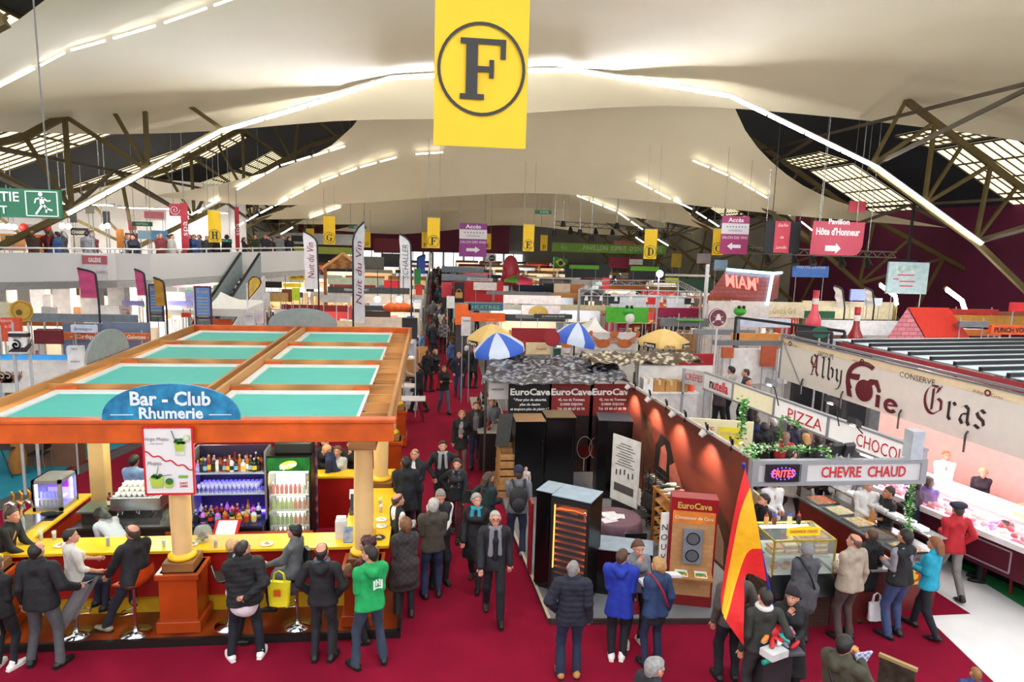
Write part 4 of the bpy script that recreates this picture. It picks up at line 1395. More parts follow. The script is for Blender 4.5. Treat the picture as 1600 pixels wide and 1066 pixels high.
for px,py,lb in((95,852,'snack plate next to the beer at the counter corner'),(196,853,'snack dish beside the green cocktail'),(115,842,'white saucer behind the woman in the white top'),(300,850,'snack plate before the bowl of paper slips'),(417,850,'white saucer beside the cocktail glass')):
 q=at(px,py,z=1.12);plate(q.x,max(10.42,min(10.8,q.y)),lb)
for k,(px,py)in enumerate(((595,800),(596,812),(596,822),(592,840),(594,790))):
 q=at(px,py,z=1.12)
 lb=['beer glass beside the waiter, farthest down the side counter','white saucer second along the side counter','white saucer third along the side counter','dark ashtray near the front end of the side counter','amber drink glass at the far end of the side counter'][k]
 (beer_glass(q.x,q.y,lb,'#c8862a')if k in(0,4)else plate(q.x,q.y,lb,'#e8e4da' if k!=3 else '#2a2826','#d8d0c0'))
q=at(313,845,z=1.12)
t=thing('glass_bowl','big round glass bowl of dark trinkets beside the front column','bowl',(q.x+.05,10.62,1.11))
MB().lathe([(.07,0),(.12,.06),(.14,.14),(.12,.22),(.1,.25)],(q.x+.05,10.62,1.11),18).build('bowl',glass('#e8efec',.25),t)
m=MB()
for k in range(22):
 m.ell((q.x+.05+.09*math.cos(k*2.4)*(k%5)/5,10.62+.09*math.sin(k*2.4)*(k%5)/5,1.14+.006*k),(.03,.02,.02),6,k%3)
m.build('contents',[c('#3a2420',.6),c('#8a7a6a',.6),c('#1c1a1a',.6)],t)
xa,xb=at(330,835,Y=11.3).x,at(370,835,Y=11.3).x
t=thing('menu_board','white menu sheet in a red frame behind the counter','menu',(xa,11.3,.78))
b=MB().obox(((xa+xb)/2,11.45,.95),((xb-xa)/2,0,0),(0,.16,.1),(0,-.006,.01));b.build('frame',c('#b81c22',.4),t)
MB().obox(((xa+xb)/2,11.449,.963),((xb-xa)/2-.05,0,0),(0,.125,.078),(0,-.006,.01)).build('sheet',c('#dfe2ea',.5),t)
t=thing('under_counter_unit','low orange cabinet behind the front counter, under the menu sheet','cabinet',(-2.9,11.4,0))
MB().box(-3.9,-2.0,11.25,11.62,0,.82).build('body',orange_d,t)
q=at(556,800,z=1.12)
t=thing('cash_till','grey and white till with a dark screen on the side counter','till',(-1.2,11.7,1.11))
MB().box(-1.38,-1.05,11.55,11.95,1.11,1.2).build('base',c('#4a4a4e',.4),t)
MB().obox((-1.22,11.6,1.34),(.14,0,0),(0,.03,.13),(0,-.02,.005)).build('screen',c('#2a2e34',.2),t)
MB().obox((-1.36,11.9,1.36),(.05,0,0),(0,.03,.08),(0,-.012,.004)).build('customer_display',white,t)
q=at(537,830,z=1.12)
t=thing('leaflet_holder','white leaflet holder with paper sheets on the counter','holder',(q.x,10.7,1.11))
MB().box(q.x-.1,q.x+.08,10.62,10.75,1.11,1.4).build('box',c('#d8d8dc',.4),t)
MB().box(q.x-.085,q.x+.065,10.64,10.73,1.3,1.46).build('leaflets',c('#e8e8ee',.6),t)
t=thing('postcard_stand','blue picture card on a stand beside the leaflet holder','card',(q.x+.12,10.5,1.11))
MB().obox((q.x+.12,10.5,1.24),(.075,0,0),(0,.03,.115),(0,-.01,.004)).build('card',c('#2a7ab8',.4,hex2='#d8c8b8',sc=8),t)
MB().box(q.x+.05,q.x+.19,10.46,10.56,1.11,1.125).build('foot',c('#2a8ad8',.3),t)
q=at(577,838,z=1.12)
t=thing('yellow_box','small yellow countertop box beside the corner column','box',(q.x,10.75,1.11))
MB().box(q.x-.1,q.x+.1,10.66,10.84,1.11,1.26).build('body',c('#e0a81c',.4),t,bevel=.02)
MB().box(q.x-.06,q.x+.06,10.7,10.8,1.26,1.27).build('opening',c('#f0e8d0',.4),t)
def stool(x,y,label,seatc,yaw=0,back=True,sz=.80):
 t=thing('bar_stool',label,'bar stool',(0,0,0),'chrome bar stools along the counter')
 MB().lathe([(.21,0),(.215,.012),(.06,.03),(.035,.06),(.03,.1)],(0,0,0),24).build('base',chrome,t)
 MB().tube([(0,0,.08),(0,0,sz-.04)],.024,10).build('pole',chrome,t)
 MB().tube([(0,.02,.3),(.12,.14,.3),(0,.22,.3),(-.12,.14,.3),(0,.02,.3)],.011,6).build('footrest',chrome,t)
 rows=[]
 for r in range(9):
  u=r/8
  y0=.2-.40*min(1,u/.6)-.05*max(0,(u-.6)/.4)
  zz=.0+(.26*max(0,(u-.55)/.45)**1.2 if back else 0)
  w=.19*(1-.35*max(0,(u-.7)/.3))
  rows.append([(w*s,y0,sz+zz+.02*abs(s)**2)for s in(-1,-.6,-.2,.2,.6,1)])
 MB().grid(rows,thick=(0,.012,-.022)).build('seat',c(seatc,.35),t)
 MB().tube([Vector(rows[k][5])for k in range(9)],.009,6).build('seat_rim',chrome,t)
 t.location=(x,y,.10);t.rotation_euler=(0,0,math.radians(-yaw))
 return t
stool(-5.07,9.83,'chrome bar stool under the woman in the white top','#1a1818',40)
stool(-4.24,9.80,'orange-seated chrome bar stool under the man in the black jacket','#c8481a',-70)
stool(-1.95,9.85,'black-seated chrome bar stool under the woman in the grey coat','#161414',-60)
stool(-2.95,9.9,'chrome bar stool under the blonde woman at the counter','#161414',60)
for k,(x,y)in enumerate(((-5.2,10.9),(-2.3,10.9),(-5.2,13.4),(-2.3,13.2),(-5,16),(-2.3,16.2))):
 t=thing('ceiling_spot',['round lamp under the front roof bay nearer the little fridge','round lamp under the front roof bay above the drinks fridge','round lamp under the second roof bay, column-post side','round lamp under the second roof bay, aisle side','round lamp under the third roof bay, post side','round lamp under the third roof bay, aisle side'][k],'lamp',(x,y,3.0))
 MB().lathe([(.09,0),(.1,.12)],(x,y,3.0),16).build('housing',white,t)
 L=bpy.data.lights.new('spot_glow','POINT');L.energy=75;L.color=(1,.86,.66);L.shadow_soft_size=.12
 lo=bpy.data.objects.new('spot_glow',L);COL.objects.link(lo);lo.parent=t;lo.location=(0,0,-.14)
# the wine-cabinet stand
def line_frame(A,B):
 """unit vector along the ground from A to B, and the normal to its viewer side"""
 u=Vector((B[0]-A[0],B[1]-A[1],0));L=u.length;u.normalize()
 return u,Vector((u.y,-u.x,0)),L
def slab(mb,A,B,z0,z1,th,mi=0,off=0.0):
 """upright slab from A to B, set back from its face by th; off moves it out towards the viewer"""
 u,n,L=line_frame(A,B)
 c0=Vector((A[0],A[1],0))+u*L/2+n*(off-th/2)
 return mb.obox((c0.x,c0.y,(z0+z1)/2),u*L/2,n*th/2,(0,0,(z1-z0)/2),mi)
t=thing('stand_platform','grey raised floor of the wine cabinet stand with a dark edge','platform',(3.4,13,0))
P=[(1.72,13.2),(1.92,9.8),(4.75,9.62),(5.42,10.6),(5.0,16.6),(1.6,16.6)]
MB().prism([(x,y,.0)for x,y in P],(0,0,.08)).build('floor_panel',c('#77797c',.5,sc=2),t)
e=MB()
for a,b in((0,1),(1,2),(2,3)):
 u,n,L=line_frame(P[a],P[b])
 e.bar((P[a][0]+n.x*.02,P[a][1]+n.y*.02,.042),(P[b][0]+n.x*.02,P[b][1]+n.y*.02,.042),.04,.084)
e.build('edge_strip',c('#3a302e',.4),t)
e=MB();e.bar((1.70,13.2,.09),(1.9,9.8,.09),.05,.015);e.build('pale_edge',c('#b8a890',.5),t)
Yb=16.5
for k,(a,b_,colr,nm)in enumerate(((795,857,'#0d0c0d','black'),(859,921,'#7c1f1a','dark red'),(923,985,'#7c1f1a','red'))):
 bx=board(a,600,b_,747,Yb,.02)
 x0,x1,y0,y1,z0,z1=bx
 w_,h_=x1-x0,z1-z0
 lab=['black lettered banner beside the chalkboard and crates','red lettered banner between the black banner and the corner one','red lettered banner in the corner of the picture wall'][k]
 t=thing('hanging_banner',lab,'banner',((x0+x1)/2,Yb,z0))
 MB().box(x0,x1,y0,y1,z0,z1).build('cloth',c(colr,.6,sc=1.2,nz=.3),t)
 wt=c('#f1eee8',.5)
 MB().text('EuroCave',((x0+x1)/2,y0-.012,z1-.2),XV,ZV,.16,bold=.035,w=w_*.92).build('lettering',wt,t)
 if k==0:
  for q,(s,ww)in enumerate((('" Pour plus de sécurité,',.76),('plus de design',.48),('et toujours plus de plaisir ! "',.9))):
   MB().text(s,((x0+x1)/2,y0-.012,z1-.40-.12*q),XV,ZV,.06,bold=.03,w=w_*ww,shear=.2).build('lettering',wt,t)
  MB().text('Au  service  du  vin',((x0+x1)/2,y0-.012,z1-.9),XV,ZV,.07,bold=.02,w=w_*.9).build('lettering',wt,t)
 else:
  for q,(s,ww)in enumerate((('42, rue du Tonneau',.6),('21000 DIJON',.5),('Tél. 03 80 67 03 70',.62))):
   MB().text(s,((x0+x1)/2,y0-.012,z1-.40-.12*q),XV,ZV,.06,bold=.02,w=w_*ww).build('lettering',wt,t)
  MB().box(x0,x1,y0-.006,y0,z0,z1-.82).build('printed_picture',c('#3a1a12',.6,kind='vor',sc=3.0,hex2='#1c0d0a'),t)
  gm=MB()
  gx=x0+w_*(.85 if k==1 else.2);gz=z0+h_*.33
  gm.disc((gx,y0-.012,gz),(.2,0,0),(0,0,.3),24,0,.94)
  gm.disc((gx,y0-.011,gz-.1),(.18,0,0),(0,0,.17),24,1)
  gm.box(gx-.012,gx+.012,y0-.014,y0-.008,gz-.62,gz-.28)
  gm.build('printed_wine_glass',[c('#c9b8a8',.3),c('#5c0f14',.3)],t)
def tall_fridge(name,label,cx,cy,w,d,h,yaw,glassy=False,z=.08,topc='#2a2422'):
 t=thing(name,label,'wine cabinet')
 b=MB()
 if glassy:
  b.box(-w/2,-w/2+.05,-d/2,d/2,.06,h);b.box(w/2-.05,w/2,-d/2,d/2,.06,h);b.box(-w/2,w/2,d/2-.05,d/2,.06,h)
  b.box(-w/2,w/2,-d/2,d/2,.06,.14);b.box(-w/2,w/2,-d/2,d/2,h-.08,h)
 else:
  b.box(-w/2,w/2,-d/2+.04,d/2,.05,h)
 b.build('cabinet',c('#0c0b0c',.3),t)
 MB().box(-w/2-.005,w/2+.005,-d/2-.005,d/2+.005,h,h+.015).build('top_panel',c(topc,.35),t)
 MB().box(-w/2+.02,w/2-.02,-d/2+.03,d/2-.02,0,.06).build('foot_rail',black,t)
 if glassy:
  n=13
  for k in range(n):
   zz=.2+(h-.45)*k/(n-1)
   MB().box(-w/2+.06,w/2-.06,-d/2+.05,-d/2+.08,zz,zz+.03).build('wooden_shelf_front',c('#c4752a',.5,nz=.2),t)
   MB().box(-w/2+.06,w/2-.06,-d/2+.08,d/2-.06,zz,zz+.012).build('shelf',c('#6a4020',.5,nz=.2),t)
  MB().box(-w/2+.1,w/2-.1,-d/2+.06,-d/2+.09,h-.12,h-.09).build('lamp',c('#ffa84a',.4,emit=80,nz=0),t)
  for sx in(-1,1):
   MB().box(sx*(w/2-.054)-.003,sx*(w/2-.054)+.003,-d/2+.0,-d/2+.03,h*.3,h-.15).build('side_fill_glow',c('#ff9a3a',.4,emit=14,nz=0),t)  # unseen side glow added to brighten the shelf fronts
  MB().box(-.03,.1,-d/2+.03,-d/2+.05,h-.26,h-.2).build('wooden_tag',c('#c98a3a',.5),t)
  fr=MB()
  for a in((-w/2,-w/2+.05,.06,h-.02),(w/2-.05,w/2,.06,h-.02),(-w/2+.05,w/2-.05,.06,.14),(-w/2+.05,w/2-.05,h-.1,h-.02)):
   fr.box(a[0],a[1],-d/2-.03,-d/2,a[2],a[3])
  dr_=fr.build('door_frame',black,t)
  MB().box(-w/2+.05,w/2-.05,-d/2-.018,-d/2-.012,.14,h-.1).build('glass',glass('#8a8a90',.10),dr_)
  MB().box(w/2-.09,w/2-.06,-d/2-.05,-d/2-.03,h-.3,h-.16).build('lock',steelm,dr_)
 else:
  dr_=MB().box(-w/2+.005,w/2-.005,-d/2,-d/2+.035,.07,h-.01).build('door',c('#0a090a',.18),t)
  MB().box(w/2-.07,w/2-.045,-d/2-.03,-d/2,h*.45,h*.75).build('handle',c('#2a2a2c',.3,metal=.7),dr_)
 t.location=(cx,cy,z);t.rotation_euler=(0,0,math.radians(yaw))
 return t
tall_fridge('wine_cabinet','tall black wine cabinet under the black banner',2.27,15.15,.68,.68,1.80,0,topc='#a5805c')
tall_fridge('wine_cabinet','tall black wine cabinet under the dark red banner',3.05,15.55,.70,.68,1.78,0,topc='#8a7658')
tall_fridge('wine_cabinet','tall black wine cabinet beside the white information panel',4.25,15.0,.78,.72,1.85,-8,topc='#4a4a52')
a_=math.degrees(math.atan2(10.1-10.47,2.5-1.94))
tall_fridge('wine_cabinet','glass-fronted wine cabinet with lit wooden shelves at the stand corner',2.43,10.51,.67,.57,1.77,a_,True,topc='#8fa0ae')
tall_fridge('wine_cabinet','slim black cabinet behind the glass-fronted one with lit shelves',2.06,10.95,.3,.5,1.72,a_,topc='#8fa0ae')
o=MB().obox((1.80,11.35,.75),(.02,0,0),(0,.16,0),(0,0,.66)).build('red_side_board',c('#8c1420',.4));tag(o,'narrow red upright board beside the slim black cabinet','board')
t=tall_fridge('low_wine_cabinet','low black cabinet with a grey top, behind the people eating',3.30,10.62,.95,.55,.80,-18,topc='#8a9aa8')
t=thing('round_table','round table under a plum cloth reaching the floor','table',(3.55,12.1,.08))
pr=[]
vs=MB()
n=48
rows=[]
for r_,zz,am in((.0,.76,0),(.46,.76,0),(.5,.745,0),(.51,.6,.02),(.53,.3,.035),(.55,.09,.045)):
 rows.append([((r_+am*math.sin(k*1.57))*math.cos(2*math.pi*k/n)+3.55,(r_+am*math.sin(k*1.57))*math.sin(2*math.pi*k/n)+12.1,zz)for k in range(n+1)])
vs.grid(rows).build('tablecloth',c('#6d4e58',.8,kind='cloth'),t)
MB().lathe([(.2,.08),(.05,.12),(.04,.7),(.44,.72),(.44,.745)],(3.55,12.1,0),20).build('pedestal_table',c('#3a3432',.5),t)
for k,(dx,dy,rz)in enumerate(((-.12,-.12,.3),(.08,.05,-.2),(-.05,.14,.1),(.0,-.02,.6))):
 o=MB().obox((3.5+dx,12.05+dy,.762+.004*k),(.15*math.cos(rz),.15*math.sin(rz),0),(-.105*math.sin(rz),.105*math.cos(rz),0),(0,0,.002)).build('paper_sheet',c('#e4e2e4',.6))
 tag(o,['sheet of paper nearest the table edge','sheet of paper near the centre of the plum table','sheet of paper at the far side of the plum table','topmost sheet of paper askew on the plum table'][k],'paper')
def fold_chair(x,y,yaw,label,colr='#151415',z=.08):
 t=thing('chair',label,'chair')
 MB().box(-.2,.2,-.2,.2,.44,.47).build('seat',c(colr,.5),t,bevel=.01)
 MB().obox((0,-.23,.7),(.2,0,0),(0,.012,0),(0,-.03,.14)).build('backrest',c(colr,.5),t,bevel=.01)
 for sx in(-1,1):
  MB().tube([(sx*.19,.2,0),(sx*.19,.17,.44)],.012,6).build('leg',steelm,t)
  MB().tube([(sx*.19,-.24,0),(sx*.19,-.2,.44),(sx*.19,-.25,.84)],.012,6).build('leg',steelm,t)
 t.location=(x,y,z);t.rotation_euler=(0,0,math.radians(-yaw))
 return t
fold_chair(3.62,11.25,0,'black chair between the plum table and the low cabinet')
fold_chair(3.05,12.6,130,'black chair at the far side of the plum table')
fold_chair(4.2,12.7,-110,'black chair between the plum table and the bottle rack')
A,B=at(974,668,Y=13.9),at(998,680,Y=13.3)
t=thing('information_panel','white printed panel leaning beside the tall black cabinet','panel',(A.x,A.y,.08))
u,nn,L=line_frame((4.02,14.2),(4.42,13.5))
m=MB();slab(m,(4.02,14.2),(4.42,13.5),.3,1.78,.03);m.build('board',c('#d9d6d2',.5),t)
tm=MB()
c0=Vector((4.02,14.2,0))+nn*.008
for q in range(9):
 z_=1.62-q*.06
 tm.obox(c0+u*L*.5+ZV*z_,u*L*(.2+.15*((q*7)%3)/2),nn*.002,(0,0,.008))
for q in range(5):
 tm.obox(c0+u*L*(.2+.15*q)+ZV*(.95+.03*(q%3)),u*.018,nn*.002,(0,0,.06))
tm.obox(c0+u*L*.5+ZV*.62,u*L*.36,nn*.002,(0,0,.09))
tm.build('print',c('#4a4446',.6),t)
m=MB();m.obox(Vector((4.22,13.85,.18))-nn*.1,u*.3,nn*.15,(0,0,.1));m.build('foot',black,t)
WA,WB=(4.97,16.45),(5.40,10.65)
t=thing('picture_wall','long brown-red wall printed with a cellar scene, lit by small spots','display wall',(5.2,13.5,.08))
m=MB();slab(m,WA,WB,.08,2.40,.06);m.build('panel',c('#6e2a18',.65,kind='planks',sc=1.6,hex2='#3f140d'),t)
u,nn,L=line_frame(WA,WB)
o0=Vector((WA[0],WA[1],0))+nn*.004
def wp(s,z,d=.0):
 return o0+u*s+ZV*z+nn*d
pm=MB()
pm.poly([wp(.9,2.0),wp(1.1,1.5),wp(1.0,.6),wp(1.7,.5),wp(1.9,1.2),wp(1.6,1.9)],1)
pm.poly([wp(1.9,.4,.002),wp(1.95,1.4,.002),wp(2.2,1.75,.002),wp(2.7,1.7,.002),wp(3.0,1.3,.002),wp(3.3,.4,.002)],0)
pm.poly([wp(2.2,1.0,.004),wp(2.25,1.45,.004),wp(2.45,1.58,.004),wp(2.6,1.4,.004),wp(2.6,1.0,.004)],2)
pm.poly([wp(2.9,.3,.004),wp(2.75,1.2,.004),wp(3.0,1.35,.004),wp(3.5,.9,.004),wp(3.9,.3,.004)],2)
pm.poly([wp(4.5,.1,.002),wp(4.4,.8,.002),wp(4.8,1.3,.002),wp(5.3,1.0,.002),wp(5.6,.1,.002)],1)
pm.poly([wp(4.9,.15,.004),wp(4.85,.7,.004),wp(5.0,.85,.004),wp(5.25,.6,.004),wp(5.3,.15,.004)],3)
pm.build('printed_scene',[c('#17110f',.6),c('#4a2a1a',.6,nz=.3),c('#a0584a',.6,nz=.3),c('#9a7a60',.6)],t)
m=MB();m.bar(wp(0,2.42,-.03),wp(L,2.42,-.03),.07,.05);m.build('top_rail',c('#b8b4ac',.4),t)
cl=MB()
for s in np.arange(.5,L,.95):
 cl.bar(wp(s,2.42,-.02),wp(s-.12,2.56,-.02),.035,.02);cl.bar(wp(s,2.42,-.02),wp(s+.1,2.58,.05),.035,.02);cl.bar(wp(s,2.42,0),wp(s,2.34,.03),.03,.03)
cl.build('cable_tie',black,t)
for k,s in enumerate((.55,1.85,3.15,4.55)):
 p=wp(s,2.44,.10)
 t=thing('spot_lamp',['small silver spot lamp on the picture wall rail, next to the corner banner','second silver spot lamp along the picture wall rail','third silver spot lamp along the picture wall rail','silver spot lamp at the front end of the picture wall rail'][k],'lamp',p)
 MB().bar(p-nn*.1,p+nn*.1+ZV*.02,.03).build('arm',steelm,t)
 MB().tube([p+nn*.08+ZV*.05,p+nn*.16-ZV*.03],[.07,.05],12).build('head',c('#c9c6c0',.3),t)
 L_=bpy.data.lights.new('beam','SPOT');L_.energy=130;L_.color=(1,.78,.6);L_.spot_size=math.radians(95);L_.spot_blend=.8;L_.shadow_soft_size=.05
 lo=bpy.data.objects.new('beam',L_);COL.objects.link(lo);lo.parent=t;lo.location=nn*.2-ZV*.05
 lo.rotation_euler=Vector((-nn.x*.35,-nn.y*.35,-1)).to_track_quat('-Z','Y').to_euler()
bp_=at(795,590,Y=16.4)
t=thing('projector_lamp','white lamp clipped on top of the black banner','lamp',(2.35,16.5,2.42))
MB().obox((2.4,16.45,2.5),(.13,0,.02),(0,.08,-.03),(0,.03,.06)).build('head',c('#dcdcdc',.4),t)
MB().box(2.36,2.42,16.47,16.53,2.38,2.46).build('clamp',c('#a01818',.4),t)
t=thing('wooden_bottle_rack','wooden open rack with slanted shelves against the picture wall','rack',(4.6,11.9,.08))
ux,uy=u,nn
def rp(a,b,z):
 return Vector((4.55,12.25,0))+u*a+nn*b+ZV*z
m=MB()
for a in(0,.9):
 for b in(-.2,.2):
  m.bar(rp(a,b,.08),rp(a,b,1.3),.05)
m.build('frame',c('#b5752e',.5,kind='planks',sc=3,hex2='#8c5420'),t)
MB().obox(rp(.45,0,1.29),u*.48,nn*.24,(0,0,.015)).build('top_shelf',c('#a86c2a',.5,nz=.2),t)
for k,z in enumerate((.3,.5,.7,.9,1.08)):
 MB().obox(rp(.45,0,z),u*.46,nn*.2-ZV*.04,(0,0,.012)).build('slanted_shelf',c('#c08034',.5,nz=.2),t)
 if k<4:
  for q in range(6):
   p=rp(.1+.14*q,-.12,z+.07)
   o=MB().tube([p,p+nn*.2-ZV*.02,p+nn*.23-ZV*.02,p+nn*.31-ZV*.03],[.038,.038,.015,.014],8).build('wine_bottle',c('#12180f' if q%2 else '#2a0f12',.2))
   tag(o,'dark wine bottle lying on the slanted shelves of the wooden rack','bottle','bottles lying in the wooden rack')
for q in range(10):
 p=rp(.06+.09*q,-.1+.16*(q%2),1.345)
 o=MB().tube([p-nn*.1,p+nn*.08,p+nn*.11,p+nn*.18],[.038,.038,.015,.014],8).build('wine_bottle',c(['#d8d6d0','#1a2a16','#26301a','#c9c4b8','#7a1a1c'][q%5],.3))
 nm_=['white-labelled','dark green','olive green','pale','red-capped'][q%5]
 tag(o,'%s wine bottle laid on top of the wooden rack'%nm_,'bottle','%s bottles on the rack top'%nm_)
t=thing('wire_bottle_rack','black wire rack full of bottles beside the white information panel','rack',(4.75,13.2,.08))
m=MB()
def rq(a,b,z):
 return Vector((4.62,13.45,0))+u*a+nn*b+ZV*z
for a in(0,.33,.66):
 for b in(-.12,.12):
  m.tube([rq(a,b,.08),rq(a,b,1.35)],.012,5)
for k in range(7):
 for b in(-.12,.12):
  m.tube([rq(0,b,.2+.17*k),rq(.66,b,.2+.17*k)],.01,5)
m.build('frame',black,t)
for k in range(6):
 for q in range(6):
  p=rq(.06+.108*q,-.12,.25+.17*k)
  o=MB().tube([p,p+nn*.19,p+nn*.22,p+nn*.29],[.036,.036,.015,.014],7).build('wine_bottle',c('#141a12' if(k+q)%3 else '#3a2420',.2))
  tag(o,'dark wine bottle in the black wire rack','bottle','bottles in the wire rack')
PA,PB=(3.93,10.12),(4.58,9.95)
u,nn,L=line_frame(PA,PB)
t=thing('conditioner_display','red-framed cellar conditioner panel with a brick front','display panel',(4.25,10.05,.08))
ob=Vector((PA[0],PA[1],0))
m=MB();slab(m,(PA[0]-.03,PA[1]+.01),(PB[0]+.03,PB[1]-.01),.08,1.92,.28,off=-.012);m.build('case',c('#8c1018',.35),t)
m=MB();slab(m,PA,PB,.26,1.5,.02,off=.004);m.build('brick_front',c('#b98a5a',.7,kind='bricks',sc=3.2,hex2='#a87a4c'),t)
m=MB();slab(m,PA,PB,1.5,1.70,.02,off=.004);m.build('orange_band',c('#d0782a',.5,nz=.2),t)
MB().text('EuroCave',ob+u*L/2+nn*.004+ZV*1.80,u,ZV,.10,bold=.03,w=L*.8).build('lettering',c('#c9a04a',.4),t)
MB().text('Climatiseur de Cave',ob+u*L/2+nn*.012+ZV*1.60,u,ZV,.055,w=L*.9).build('lettering',c('#f0e6d4',.5),t)
m=MB();m.obox(ob+u*L*.5+nn*.03+ZV*1.13,u*.15,nn*.03,(0,0,.29));un=m.build('vent_unit',c('#777c84',.4),t)
for z in(1.27,.98):
 q=MB();q.disc(ob+u*L*.5+nn*.064+ZV*z,u*.105,(0,0,.105),28,1);q.disc(ob+u*L*.5+nn*.068+ZV*z,u*.108,(0,0,.108),28,0,.84)
 q.build('round_grille',[c('#1a1a1c',.4),c('#55595e',.6,kind='check',sc=60)],un)
m=MB();m.obox(ob+u*L*.5+nn*.09+ZV*.66,u*L*.5,nn*.12-ZV*.02,(0,0,.012));m.build('ledge',c('#a8743c',.5,nz=.2),t)
for k in range(2):
 o=MB().obox(ob+u*L*(.27+.46*k)+nn*.09+ZV*.682,u*.1,nn*.085-ZV*.014,(0,0,.003)).build('leaflet',c('#e6e6e0',.5))
 tag(o,['leaflet with a coloured picture on the panel ledge, nearer the boy','leaflet with a coloured picture on the panel ledge, nearer the flag'][k],'leaflet')
 p=MB().obox(ob+u*L*(.27+.46*k)+nn*.11+ZV*.684,u*.085,nn*.045-ZV*.007,(0,0,.003)).build('printed_picture',c('#e0a02a',.5,kind='vor',sc=14,hex2='#3a8a4a'),o)
m=MB();slab(m,(PA[0]-.03,PA[1]+.01),(PB[0]+.03,PB[1]-.01),.08,.26,.3,off=.006);m.build('red_plinth',c('#7a0f14',.4),t)
t=thing('upright_strip_sign','narrow white upright strip reading NOUVEAU beside the red panel','sign',(3.84,10.2,.08))
m=MB();m.box(3.77,3.9,10.2,10.24,.08,1.62);m.build('strip',c('#dcd8d0',.5),t)
for q,ch in enumerate('NOUVEAU'):
 MB().text(ch,(3.835,10.19,1.38-q*.17),XV,ZV,.1).build('lettering',c('#2a2422',.5),t)
t=thing('wine_tasting_counter','dark counter with a white top edge beside the aisle, laden with bottles','counter',(1.6,18.3,0))
MB().box(1.28,2.0,16.9,20.6,0,1.0).build('front',c('#221a1a',.4),t)
MB().box(1.22,2.06,16.85,20.65,1.0,1.05).build('worktop',c('#b9b2a8',.4),t)
m=MB().box(2.05,5.4,17.0,17.1,0,2.2);o=m.build('partition_screen',c('#1b1718',.6));tag(o,'dark partition behind the lettered banners','partition')
R2=random.Random(9)
for k in range(34):
 b_,bn=R2.choice(bcol[:4]);l_,ln=R2.choice(lcol[:4])
 put('wine',(1.35+.6*R2.random(),17.0+3.5*k/34,1.05),b_,l_,'#7a1a1c','slim %s bottle with a %s label on the dark tasting counter'%(bn,ln),'tasting %s %s'%(bn,ln))
sign('wall_sign','white name board on the end of the dark tasting counter','sign',board(764,599,794,624,16.8),'#d4d4d2',texts=(('EUROCAVE',.45,.62,.12,'#333333',.6,.02),))
t=thing('chalkboard','black chalkboard leaning over the wooden crates','chalkboard',(1.55,14.95,.6))
MB().obox((1.72,15.3,1.55),(.16,-.05,.02),(0,.015,0),(.05,.1,.36)).build('slate',c('#161617',.6,kind='vor',sc=12,hex2='#20201f'),t)
for k,(x,y,z)in enumerate(((1.75,15.0,.08),(1.75,15.5,.08),(1.78,15.0,.42),(1.78,15.5,.42),(1.8,15.1,.76),(1.8,15.6,.76))):
 t=thing('wooden_crate',['lowest front crate under the chalkboard','lowest rear crate under the chalkboard','middle front crate under the chalkboard','middle rear crate under the chalkboard','top front wooden crate under the chalkboard','top rear wooden crate behind the chalkboard'][k],'crate',(x,y,z))
 m=MB()
 m.box(x-.2,x+.2,y-.22,y+.22,z,z+.02)
 for a in((x-.2,x-.18,y-.22,y+.22),(x+.18,x+.2,y-.22,y+.22),(x-.18,x+.18,y-.22,y-.2),(x-.18,x+.18,y+.2,y+.22)):
  m.box(a[0],a[1],a[2],a[3],z+.02,z+.16);m.box(a[0],a[1],a[2],a[3],z+.2,z+.33)
 m.build('slats',c('#a87a48',.6,nz=.25),t)
 MB().box(x-.16,x+.16,y-.18,y+.18,z+.02,z+.2).build('contents',c('#4a2a24',.6),t)
def net(px,z,label,mat,sag=.12,n=22,m_=10,cat='netting'):
 a,b,d,e=[at(*p,z=z)for p in px]
 R3=random.Random(4)
 rows=[]
 for i in range(m_+1):
  s=i/m_
  rows.append([a.lerp(b,k/n).lerp(e.lerp(d,k/n),s)+ZV*(sag*(math.sin(k*1.9+i)*.35+math.sin(k*.7+i*1.7)*.5+R3.uniform(-.3,.3))-(.05 if i==0 else 0))for k in range(n+1)])
 o=MB().grid(rows,thick=(0,0,-.01)).build('camouflage_net',mat)
 return tag(o,label,cat)
net([(752,596),(985,594),(955,560),(770,555)],2.62,'grey-black speckled netting roof over the wine stand',c('#9a9cb0',.4,kind='vor',sc=7,hex2='#0b0b0f'))
net([(925,566),(1100,564),(1070,550),(905,552)],2.86,'brown and pale speckled netting roof behind the wine stand',c('#c8c0a8',.6,kind='vor',sc=7,hex2='#4a3826'))
for k,(x,y)in enumerate(((1.3,15.6),(1.6,19.6),(5.3,19.0),(5.2,16.7),(7.2,20.3),(4.8,22.3))):
 o=MB().tube([(x,y,0),(x,y,2.66)],.03,8).build('net_pole',c('#2a2828',.5));tag(o,['pole at the aisle front corner of the netting','pole at the aisle rear corner of the netting','pole at the inner rear corner of the netting','pole at the inner front corner of the netting','pole under the brown netting, stall side','pole under the brown netting, rear'][k],'pole')
o=MB().box(5.5,7.6,17.3,17.38,0,2.72).build('partition_screen',c('#cfcdc8',.6));tag(o,'white partition behind the cardboard boxes','partition')
t=thing('storage_shelf','white high shelf carrying cardboard boxes','shelf',(6.3,16.9,0))
MB().box(5.45,6.95,16.75,17.3,0,2.08).build('unit',c('#c4c4c2',.6),t)
MB().box(5.42,6.98,16.72,17.3,2.08,2.12).build('shelf_board',c('#dcdcda',.5),t)
